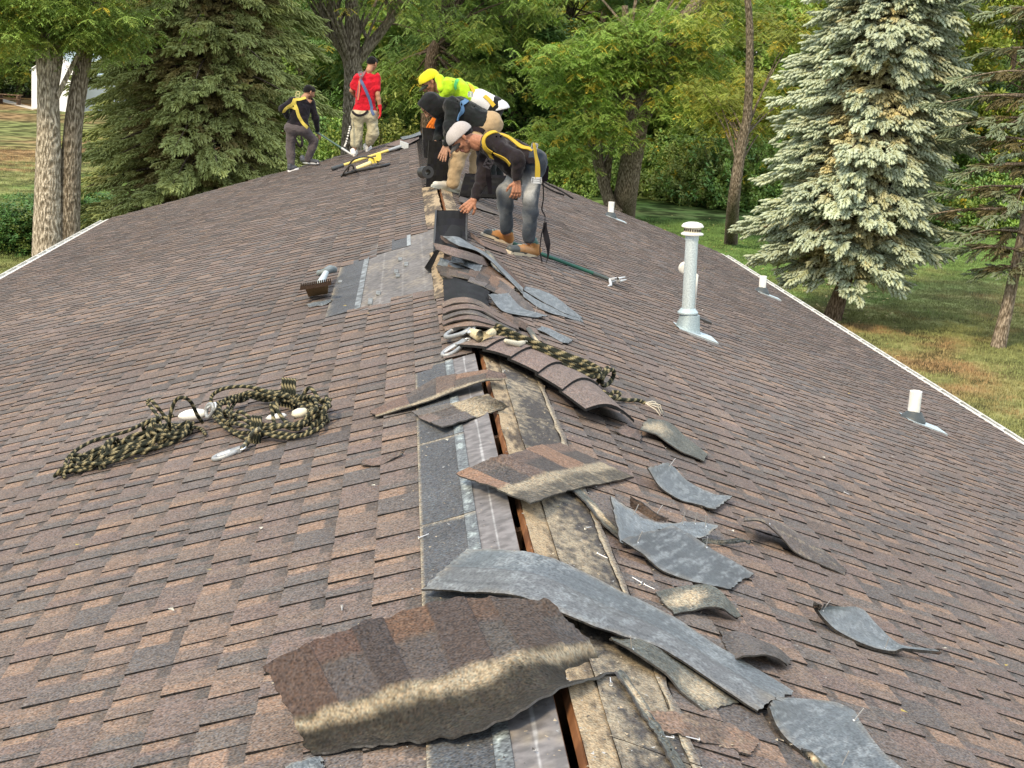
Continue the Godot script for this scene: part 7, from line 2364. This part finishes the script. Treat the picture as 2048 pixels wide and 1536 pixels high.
func build_trees() -> void:
	var r := RandomNumberGenerator.new()
	r.seed = 5
	var pin := []
	for i in 4:
		pin.append(pinnate_sprig(r, 5, 0.30))
	var bush := []
	for i in 4:
		bush.append(bush_sprig(r, 22, 0.42))
	var sp_blue := []
	var sp_green := []
	for i in 3:
		sp_blue.append(spruce_sprig(r, 9, 0.50, 0.032, 3))
		sp_green.append(spruce_sprig(r, 9, 0.55, 0.021, 4))
	# pale blue spruce
	var b := Vector3(10.375, -0, -37.646)
	b.x += 0.12
	var c := Vector3(0, 0, 0)
	spruce(b, 13.5, 1.4, func(y): return clampf(2.3 - maxf(y - 3.4, 0.0) * 0.13, 0.15, 3.0) * smoothstep(-0.6, 2.6, y) * smoothstep(14.0, 10.0, y), "spruce", "pale silvery blue spruce behind the right gutter", Color(0.42, 0.485, 0.35), Color(0.5, 0.45, 0.24), sp_blue, 71, [Vector3.ZERO, Vector3(0.42, 2.0, 0.1), Vector3(0.75, 6, 0.1), Vector3(0.9, 13.5, 0.0)], 0.2, 0.235, 9, Color(0.22, 0.17, 0.12), 0.22, 2.0)
	var tw := MB.new()
	var b2 := Vector3(10.655, 0, -37.733)
	bough(tw, PackedVector3Array([b2, b2 + Vector3(0.12, 0.9, 0), b2 + Vector3(0.1, 3.0, 0)]), 0.15, 0.1, 12, Color(0.18, 0.13, 0.1))
	tag(obj("tree_trunk", tw.shift(b2).mesh(M.bark), null, b2), "second leaning trunk beside the pale spruce's own", "tree")
	# dark spruce at the right edge
	b = Vector3(13.742, 0, -34.845)
	spruce(b, 13.0, 1.9, func(y): return 2.9 * smoothstep(0.9, 3.6, y) * clampf(1.05 - pow(y / 13.0, 1.6), 0.06, 1.0), "spruce", "dark sparse spruce with pale speckled trunk at the right edge", Color(0.19, 0.24, 0.15), Color(0.16, 0.14, 0.07), sp_green, 72, [Vector3.ZERO, Vector3(0.18, 2.0, 0), Vector3(0.5, 7, 0), Vector3(0.6, 13.0, 0)], 0.17, 0.5, 5, Color(0.34, 0.29, 0.23), 0.16, 0.8)
	# green spruce on the left
	b = Vector3(-5.451, 3.068, -41)
	b.y = 0.0
	spruce(b, 13.0, 1.0, func(y): return 3.45 * smoothstep(0.0, 1.2, y) * clampf(1.05 - pow(y / 14.5, 1.6), 0.06, 1.0), "spruce", "mid green spruce with shaggy boughs behind the left eave", Color(0.3, 0.35, 0.13), Color(0.27, 0.23, 0.1), sp_green, 73, [Vector3.ZERO, Vector3(0.0, 4.0, 0), Vector3(0.05, 13.0, 0)], 0.22, 0.28, 8, Color(0.22, 0.18, 0.14), 0.24, 2.0)
	# big two-trunk tree at the left
	b = Vector3(-8.313, 0.744, -35.6)
	b.y = 0.0
	var k := Vector3(-7.887, 0.741, -35.8)
	k.y = 0.0
	var grey := Color(0.46, 0.42, 0.34)
	leafy(b, 15.0, 3.2, 6.0, 2600, "ash_tree", "large ash tree with pale furrowed trunk at the left edge", "", Color(0.085, 0.125, 0.03), 0.07, [[Vector3.ZERO, Vector3(-8.284, 2.329, -35.6) - b, Vector3(-8.277, 3.775, -35.6) - b, Vector3(-8.324, 4.976, -35.6) - b, Vector3(-8.499, 6.044, -35.6) - b, Vector3(-8.672, 7.309, -35.6) - b], [Vector3(-8.279, 4.434, -35.6) - b, Vector3(-8.108, 5.315, -35.6) - b, Vector3(-8.026, 6.289, -35.6) - b, Vector3(-8.009, 7.354, -35.6) - b]], 0.32, 81, pin, 0.8, grey, [Vector3(-1.0, 6.4, 0.8), Vector3(-0.3, 6.0, 0.9), Vector3(0.4, 6.3, 0.9), Vector3(-0.6, 5.8, 0.8), Vector3(1.0, 6.3, 0.8), Vector3(0.2, 6.9, 0.9)])
	leafy(k, 16.0, 2.6, 8.0, 900, "ash_tree", "dark leaning trunk of the second ash tree touching the pale one", "", Color(0.085, 0.125, 0.03), 0.07, [[Vector3.ZERO, Vector3(-7.85, 2.112, -35.8) - k, Vector3(-7.771, 3.797, -35.8) - k, Vector3(-7.561, 5.241, -35.8) - k, Vector3(-7.289, 6.558, -35.8) - k, Vector3(-7.052, 7.855, -35.8) - k]], 0.26, 82, pin, 0.8, Color(0.26, 0.23, 0.18), [Vector3(-6.975, 5.819, -35.5) - k, Vector3(-7.423, 5.895, -35.3) - k])
	# tree behind the red shirt: straight trunk with two big limbs
	b = Vector3(-1.85, 4.427, -46)
	b.y = 0.0
	var tk := func(u, v): return Vector3.ZERO
	leafy(b, 15.0, 4.0, 7.4, 1800, "walnut_tree", "three-limbed tree rising behind the person in the red shirt", "", Color(0.075, 0.115, 0.03), 0.05, [[Vector3.ZERO, Vector3(-1.879, 4.425, -46) - b, Vector3(-1.948, 5.703, -46) - b, Vector3(-2.043, 7.244, -46) - b, Vector3(-2.156, 8.899, -46) - b], [Vector3(-1.953, 5.135, -46) - b, Vector3(-2.166, 5.76, -46) - b, Vector3(-2.693, 6.361, -46) - b, Vector3(-2.939, 7.184, -46) - b, Vector3(-3.128, 8.42, -46) - b], [Vector3(-1.882, 5.495, -46) - b, Vector3(-1.527, 5.942, -46) - b, Vector3(-0.985, 6.683, -46) - b, Vector3(-0.546, 7.399, -46) - b, Vector3(-0.078, 8.627, -46) - b]], 0.33, 83, pin, 0.9, Color(0.24, 0.21, 0.165))
	# forked tree on the right lawn
	b = Vector3(8.449, 0, -61.291)
	leafy(b, 14.0, 4.6, 5.2, 4200, "walnut_tree", "forked tree with two dark trunks on the right lawn", "", Color(0.085, 0.13, 0.028), 0.1, [[Vector3.ZERO, Vector3(8.226, 1.294, -59) - b, Vector3(8.549, 4.423, -59) - b, Vector3(9.083, 6.033, -59) - b, Vector3(9.923, 7.739, -59) - b, Vector3(10.751, 9.067, -59) - b], [Vector3(7.894, 0.358, -59) - b, Vector3(7.584, 0.876, -59) - b, Vector3(6.957, 2.545, -59) - b, Vector3(6.665, 3.373, -59) - b, Vector3(6.41, 4.755, -59) - b], [Vector3(8.407, 2.998, -59.2) - b, Vector3(8.201, 4.298, -59.3) - b, Vector3(7.685, 5.013, -59.3) - b], [Vector3(8.572, 4.611, -59) - b, Vector3(8.113, 4.861, -59) - b, Vector3(7.877, 6.141, -59) - b, Vector3(7.624, 8.134, -59) - b], [Vector3(9.12, 6.036, -59) - b, Vector3(8.485, 6.089, -58.6) - b, Vector3(7.324, 6.144, -58.4) - b]], 0.48, 84, pin, 1.0, Color(0.24, 0.2, 0.15), [Vector3(5.741, 6.01, -57.5) - b, Vector3(5.268, 4.902, -57.5) - b, Vector3(6.582, 4.623, -57.5) - b, Vector3(4.601, 5.939, -57) - b, Vector3(6.096, 3.685, -57.5) - b, Vector3(5.198, 3.266, -57.5) - b, Vector3(6.616, 6.602, -57.5) - b, Vector3(7.219, 3.572, -57.5) - b, Vector3(10.06, 6.284, -58) - b, Vector3(9.627, 4.798, -58) - b, Vector3(10.922, 5.062, -58) - b, Vector3(9.038, 7.301, -58) - b, Vector3(6.33, 5.509, -57.5) - b, Vector3(5.62, 2.56, -57.5) - b, Vector3(7.743, 7.217, -58) - b, Vector3(10.337, 7.386, -58) - b])
	b = Vector3(11.36, 0, -53.998)
	leafy(b, 12.0, 2.6, 4.2, 1700, "young_tree", "slender tree with yellowing leaves left of the pale spruce", "", Color(0.12, 0.14, 0.03), 0.22, [[Vector3.ZERO, Vector3(10.778, 1.75, -51.5) - b, Vector3(10.858, 3.418, -51.5) - b, Vector3(10.967, 4.74, -51.5) - b, Vector3(10.785, 7.319, -51.5) - b, Vector3(10.438, 9.204, -51.5) - b]], 0.22, 85, pin, 0.85, Color(0.2, 0.17, 0.13))
	b = Vector3(0.762, 3.109, -68)
	b.y = 0.0
	leafy(b, 15.0, 5.0, 4.2, 3600, "walnut_tree", "leaning brown trunk rising behind the yellow cap", "", Color(0.08, 0.12, 0.03), 0.06, [[Vector3.ZERO, Vector3(0.693, 5.227, -68) - b, Vector3(0.967, 6.505, -68) - b, Vector3(1.473, 7.79, -68) - b, Vector3(1.91, 9.474, -68) - b]], 0.36, 86, pin, 1.05, Color(0.14, 0.11, 0.085))
	# the wood behind the lawn: two staggered rows, each tree its own
	var where := [["bushy green", Color(0.08, 0.125, 0.03), 0.04], ["yellow-flecked", Color(0.11, 0.14, 0.03), 0.16], ["dark", Color(0.045, 0.08, 0.026), 0.02], ["light green", Color(0.105, 0.16, 0.04), 0.05]]
	var spots := [Vector3(-5.448, 0, -78), Vector3(-4.121, 0, -84), Vector3(-1.492, 0, -76), Vector3(0.006, 0, -88), Vector3(1.935, 0, -74), Vector3(3.779, 0, -80), Vector3(4.508, 0, -72), Vector3(6.361, 0, -76), Vector3(8.341, 0, -82), Vector3(10.536, 0, -88), Vector3(12.921, 0, -86), Vector3(13.543, 0, -80), Vector3(17.127, 0, -92), Vector3(15.471, 0, -78), Vector3(18.333, 0, -84), Vector3(18.777, 0, -78), Vector3(23.279, 0, -86), Vector3(24.785, 0, -80), Vector3(24.169, 0, -72), Vector3(30.214, 0, -84), Vector3(30.102, 0, -78), Vector3(28.608, 0, -70), Vector3(-8.369, 0, -92), Vector3(-12.004, 0, -104), Vector3(-16.868, 0, -118), Vector3(-22.33, 0, -136), Vector3(-26.37, 0, -142), Vector3(-31.149, 0, -146), Vector3(-33.753, 0, -140), Vector3(-34.027, 0, -128)]
	for i in spots.size():
		var q: Vector3 = spots[i]
		var w: Array = where[i % 4]
		var h := r.randf_range(12.0, 16.0)
		var sp := r.randf_range(3.4, 4.8)
		var lean := Vector3(r.randf_range(-0.8, 0.8), 0, 0)
		var o := leafy(q, h, sp, r.randf_range(1.6, 3.4), 3000, "woodland_tree", "", "trees of the wood behind the lawn", w[1] * 1.0, w[2], [[Vector3.ZERO, lean * 0.3 + Vector3(0, h * 0.25, 0), lean * 0.7 + Vector3(0, h * 0.6, 0), lean + Vector3(0, h * 0.95, 0)]], r.randf_range(0.2, 0.32), 200 + i, pin if i % 3 else bush, 1.25, Color(0.12, 0.1, 0.08))
		o.set_meta("label", "%s woodland tree %s" % [w[0], ["behind the worker at the far left edge", "just left of the three-limbed tree", "just right of the red-shirted person", "behind the far ridge", "above the lime sweatshirt", "behind the leaning brown trunk", "above the black hooded back", "right of the white-capped worker", "left of the forked tree", "behind the forked tree's left trunk", "in the fork's gap", "right of the forked tree", "behind the brush pile", "left of the slender yellowing tree", "behind the slender yellowing tree", "at the left flank of the pale spruce", "behind the pale spruce", "behind the pale spruce's right side", "between the two right-hand spruces", "left of the dark spruce trunk", "behind the dark spruce", "at the far right edge of the picture", "behind the green spruce's right flank", "behind the green spruce", "behind the green spruce's left flank", "behind the shed's right end", "behind the shed", "behind the shed's left end", "behind the picnic table", "at the far left edge of the picture"][i]])
	# undergrowth along the edge of the wood
	var us := [Vector3(-4.156, 0, -72), Vector3(-2.952, 0, -70), Vector3(-1.89, 0, -72), Vector3(-0.734, 0, -68), Vector3(6.301, 0, -74), Vector3(6.696, 0, -72), Vector3(7.725, 0, -74), Vector3(9.292, 0, -77), Vector3(12.476, 0, -76), Vector3(13.096, 0, -74), Vector3(13.548, 0, -72), Vector3(13.956, 0, -70), Vector3(14.753, 0, -70), Vector3(15.324, 0, -69), Vector3(11.216, 0, -80), Vector3(16.58, 0, -70), Vector3(24.31, 0, -66), Vector3(25.266, 0, -64)]
	for i in us.size():
		var q: Vector3 = us[i]
		var xf := []
		var tint := PackedColorArray()
		var o := thing("shrub", q, "%s shrub %s" % [["dark leafy", "light green", "low tangled", "olive"][i % 4], ["below the far worker's pole", "at the foot of the three-limbed tree", "behind the red-shirted person's legs", "behind the far ridge scraps", "right of the white-capped worker's hips", "at the lawn's edge left of the forked tree", "behind the forked tree's left trunk", "between the forked tree's trunks", "just right of the brush pile", "two steps right of the brush pile", "in the middle of the right-hand thicket", "left of the slender trunk's foot", "right of the slender trunk", "beside the pale spruce's left edge", "behind the forked tree", "hidden partly by the pale spruce", "behind the dark spruce's lower boughs", "at the right edge under the dark spruce"][i]], "shrub", "undergrowth at the edge of the wood")
		var sz := r.randf_range(1.1, 1.9)
		var tone: Color = [Color(0.055, 0.1, 0.03), Color(0.1, 0.15, 0.04), Color(0.075, 0.105, 0.035), Color(0.085, 0.1, 0.03)][i % 4]
		var stem := MB.new()
		for j in 5:
			var a := r.randf() * TAU
			bough(stem, PackedVector3Array([Vector3.ZERO, Vector3(cos(a) * sz * 0.4, sz * 0.8, sin(a) * sz * 0.4), Vector3(cos(a) * sz * 0.8, sz * 1.5, sin(a) * sz * 0.8)]), 0.04, 0.01, 5, Color(0.1, 0.08, 0.06))
		part("stem", stem, M.bark, o, Vector3.ZERO)
		for j in 700:
			var d := Vector3(r.randfn(), 0, r.randfn()) * sz * 0.75
			var y := absf(r.randfn()) * sz * 0.75 * (1.2 - 0.25 * d.length() / sz)
			xf.append(Transform3D(Basis(Vector3.UP, r.randf() * TAU).scaled(Vector3.ONE * r.randf_range(0.6, 1.2)), d + Vector3(0, y + 0.1, 0)))
			tint.append(green(r, tone, 0.03))
		scatter("foliage", o, bush[i % 4], xf, tint)
	# brown brush pile
	b = Vector3(11.496, -0, -74.145)
	var o := thing("brush_pile", b, "heap of dead brown brush at the edge of the wood behind the forked tree", "brush pile")
	var m := MB.new()
	for i in 260:
		var p := Vector3(r.randfn() * 1.1, absf(r.randfn()) * 0.5, r.randfn() * 0.6)
		var d := Vector3(r.randfn(), r.randfn() * 0.5, r.randfn()).normalized() * r.randf_range(0.4, 1.0)
		m.tube(PackedVector3Array([p - d * 0.5, p + Vector3(0, 0.08, 0), p + d * 0.5]), PackedFloat32Array([0.016, 0.012, 0.006]), 4, flat(Color(0.15, 0.085, 0.05) * r.randf_range(0.6, 1.5)))
	part("dead_branches", m, M.bark, o, Vector3.ZERO).set_meta("kind", "stuff")
	# deep wood behind everything
	var xf := []
	var tint := PackedColorArray()
	for i in 42000:
		var x := r.randf_range(-62.0, 62.0)
		var z := -96.0 - 26.0 * r.randf()
		if x < -13.0:
			z = -136.0 - 26.0 * r.randf()
		var h := 15.0 + 4.0 * n_at(x, z)
		var y := h * pow(r.randf(), 0.8)
		xf.append(Transform3D(Basis(Vector3.UP, r.randf() * TAU).scaled(Vector3.ONE * r.randf_range(1.5, 2.6)), Vector3(x, y, z)))
		var kk := 0.75 + 0.5 * nz2.get_noise_3d(x * 12.0, y * 20.0, z * 12.0)
		tint.append(green(r, Color(0.07, 0.11, 0.032) * kk, 0.03))
	tag(scatter("forest", null, bush[1], xf, tint), "deep green wood closing off the view behind the lawn", "forest", "", "stuff")
	# clipped hedge or creeper left of the pale trunk
	var hl := [["dark green creeper hedge left of the pale ash trunk", Vector3(-10.759, 0, -42.334)], ["dark green creeper clump right of the ash trunks under the spruce", Vector3(-9.779, 0, -47.013)]]
	for e in hl:
		var hb: Vector3 = e[1]
		var ho := thing("hedge", hb, e[0], "hedge")
		xf = []
		tint = PackedColorArray()
		for j in 2600:
			var d := Vector3(r.randfn() * 1.0, 0, r.randfn() * 0.6)
			var y := r.randf() * 1.25 * (1.0 - 0.1 * d.length())
			xf.append(Transform3D(Basis(Vector3.UP, r.randf() * TAU).scaled(Vector3.ONE * r.randf_range(0.35, 0.6)), d + Vector3(0, y, 0)))
			tint.append(green(r, Color(0.035, 0.075, 0.022), 0.0))
		scatter("foliage", ho, bush[2], xf, tint)
		var stem := MB.new()
		for j in 6:
			bough(stem, PackedVector3Array([Vector3(j * 0.3 - 0.8, 0, 0), Vector3(j * 0.3 - 0.7, 0.6, 0.1), Vector3(j * 0.32 - 0.9, 1.1, 0)]), 0.025, 0.01, 5, Color(0.09, 0.07, 0.05))
		part("stem", stem, M.bark, ho, Vector3.ZERO)
	# fallen leaves on the lawn
	m = MB.new()
	for i in 900:
		var z := r.randf_range(-32.0, -64.0)
		var x := r.randf_range(5.0, -z * 0.33)
		var a := r.randf() * TAU
		var d := Vector3(cos(a), 0.2, sin(a))
		lozenge(m, Vector3(x, 0.05, z), d, d.cross(Vector3.UP).normalized(), 0.11, 0.07, Color(0.35, 0.27, 0.1) * r.randf_range(0.5, 1.4))
	tag(obj("fallen_leaves", m.mesh(M.leaf)), "fallen yellow and brown leaves scattered on the right lawn", "leaves", "", "stuff")


func n_at(x: float, z: float) -> float:
	return nz.get_noise_2d(x * 8.0, z * 8.0)


func build_barn() -> void:
	var c := Vector3(-23.86, 0, -117.533)
	var l := Vector3(-28.963, 0, -123.376)
	var rr := Vector3(-24.044, 0, -140.538)
	var o := thing("shed", c, "white metal shed with pale blue roof among the trees on the left", "shed")
	var white := Color(0.8, 0.82, 0.84)
	var roofc := Color(0.5, 0.6, 0.64)
	var h := 3.0
	var up := Vector3(0, h, 0)
	var far := l + rr - c
	var m := MB.new()
	var peak := (l + c) * 0.5 + Vector3(0, h + 1.3, 0)
	m.quad(l, c, c + up, l + up, white)
	m.tri(l + up, c + up, peak, white)
	part("gable_wall", m, M.siding, o, c)
	m = MB.new()
	m.quad(c, rr, rr + up, c + up, white)
	m.quad(rr, far, far + up, rr + up, white)
	m.quad(far, l, l + up, far + up, white)
	m.tri(rr + up, far + up, (rr + far) * 0.5 + Vector3(0, h + 1.3, 0), white)
	part("wall", m, M.siding, o, c)
	var dir := (rr - c).normalized()
	var pf := (rr + far) * 0.5 + Vector3(0, h + 1.3, 0)
	var e0 := -dir * 0.25
	var out := (c - l).normalized() * 0.3 + Vector3(0, -0.22, 0)
	m = MB.new()
	m.quad(c + up + out + e0, rr + up + out - e0, pf - e0 + Vector3(0, 0.06, 0), peak + e0 + Vector3(0, 0.06, 0), roofc)
	m.quad(far + up - out * Vector3(1, -1, 1) - e0, l + up - out * Vector3(1, -1, 1) + e0, peak + e0 + Vector3(0, 0.06, 0), pf - e0 + Vector3(0, 0.06, 0), roofc)
	for i in 11:
		var t := (i + 0.5) / 11.0
		m.box((c + up + out).lerp(rr + up + out, t).lerp(peak.lerp(pf, t), 0.5) + Vector3(0, 0.05, 0), ((peak - c - up - out)) * 0.5, dir * 0.03, Vector3(0, 0.03, 0), roofc * 0.9)
	part("roof", m, M.siding, o, c)
	m = MB.new()
	var gn := (c - l).cross(Vector3.UP).normalized()
	if gn.z < 0.0:
		gn = -gn
	m.quad(l.lerp(c, 0.3) + gn * 0.04, l.lerp(c, 0.7) + gn * 0.04, l.lerp(c, 0.7) + gn * 0.04 + Vector3(0, 2.5, 0), l.lerp(c, 0.3) + gn * 0.04 + Vector3(0, 2.5, 0), white * 0.88)
	part("door", m, M.siding, o, c)
	# pale path in front of it
	var a := Vector3(-34.435, 0, -135.911)
	var b := Vector3(-28.029, 0, -120.618)
	m = MB.new()
	m.quad(a + Vector3(0, 0.012, 0), a + Vector3(0, 0.012, 3.0), b + Vector3(0, 0.012, 1.0), b + Vector3(0, 0.012, -1.0), Color(0.5, 0.47, 0.42))
	obj("path", m.mesh(M.siding)).set_meta("kind", "structure")
	var tb := Vector3(-31.283, 0, -126.08)
	o = thing("picnic_table", tb, "brown wooden picnic table beside the pale path at the far left", "table")
	m = MB.new()
	m.box(tb + Vector3(0, 0.75, 0), Vector3(0.95, 0, 0), Vector3(0, 0.03, 0), Vector3(0, 0, 0.4), Color(0.2, 0.14, 0.09))
	part("tabletop", m, M.wood, o, tb)
	for s in [1.0, -1.0]:
		m = MB.new()
		m.box(tb + Vector3(0, 0.44, s * 0.7), Vector3(0.95, 0, 0), Vector3(0, 0.025, 0), Vector3(0, 0, 0.14), Color(0.2, 0.14, 0.09))
		part("bench", m, M.wood, o, tb)
		m = MB.new()
		m.box(tb + Vector3(s * 0.7, 0.36, 0), Vector3(0.04, 0, 0), Vector3(0, 0.36, 0), Vector3(0, 0, 0.6), Color(0.18, 0.12, 0.08))
		part("leg", m, M.wood, o, tb)


# ------------------------------------------------------------------ scene
func _ready() -> void:
	cam = Camera3D.new()
	cam.name = "camera"
	cam.fov = 27.86
	cam.near = 0.05
	cam.far = 1500.0
	cam.transform = Transform3D(Basis(Vector3(0.995727, 0.063828, 0.066739), Vector3(-0.048699, 0.976964, -0.207772), Vector3(-0.078463, 0.203634, 0.975898)), Vector3(-0.41, 5.83, 0))
	add_child(cam)
	cam.current = true
	var env := Environment.new()
	env.background_mode = Environment.BG_SKY
	var sm := ProceduralSkyMaterial.new()
	sm.sky_top_color = Color(0.78, 0.82, 0.88)
	sm.sky_horizon_color = Color(0.93, 0.92, 0.9)
	sm.sky_curve = 0.2
	sm.sky_energy_multiplier = 1.0
	sm.ground_bottom_color = Color(0.25, 0.25, 0.2)
	sm.ground_horizon_color = Color(0.6, 0.6, 0.56)
	sm.sun_angle_max = 8.0
	sm.sun_curve = 0.1
	var sky := Sky.new()
	sky.sky_material = sm
	env.sky = sky
	env.tonemap_mode = Environment.TONE_MAPPER_LINEAR
	env.tonemap_exposure = 2.4
	env.background_energy_multiplier = 1.0
	env.sdfgi_enabled = true
	env.ssao_enabled = true
	env.ssil_enabled = true
	var we := WorldEnvironment.new()
	we.name = "world"
	we.environment = env
	add_child(we)
	var sun := DirectionalLight3D.new()
	sun.name = "sun"
	sun.light_energy = 0.6
	sun.light_color = Color(1.0, 0.91, 0.77)
	sun.light_angular_distance = 11.0
	sun.shadow_enabled = true
	sun.transform = Transform3D(Basis.looking_at(-Vector3(-0.45, 0.75, 0.65).normalized(), Vector3.UP), Vector3(0, 30, 0))
	add_child(sun)
	nz = FastNoiseLite.new()
	nz.seed = 3
	nz.frequency = 0.012
	nz.fractal_octaves = 3
	nz2 = FastNoiseLite.new()
	nz2.seed = 4
	nz2.frequency = 0.012
	nz2.fractal_octaves = 2
	make_materials()
	build_ground()
	build_house()
	build_barn()
	build_trees()
	build_vents()
	build_loose()
	build_panels()
	build_ropes()
	build_tools()
	build_people()
	build_litter()
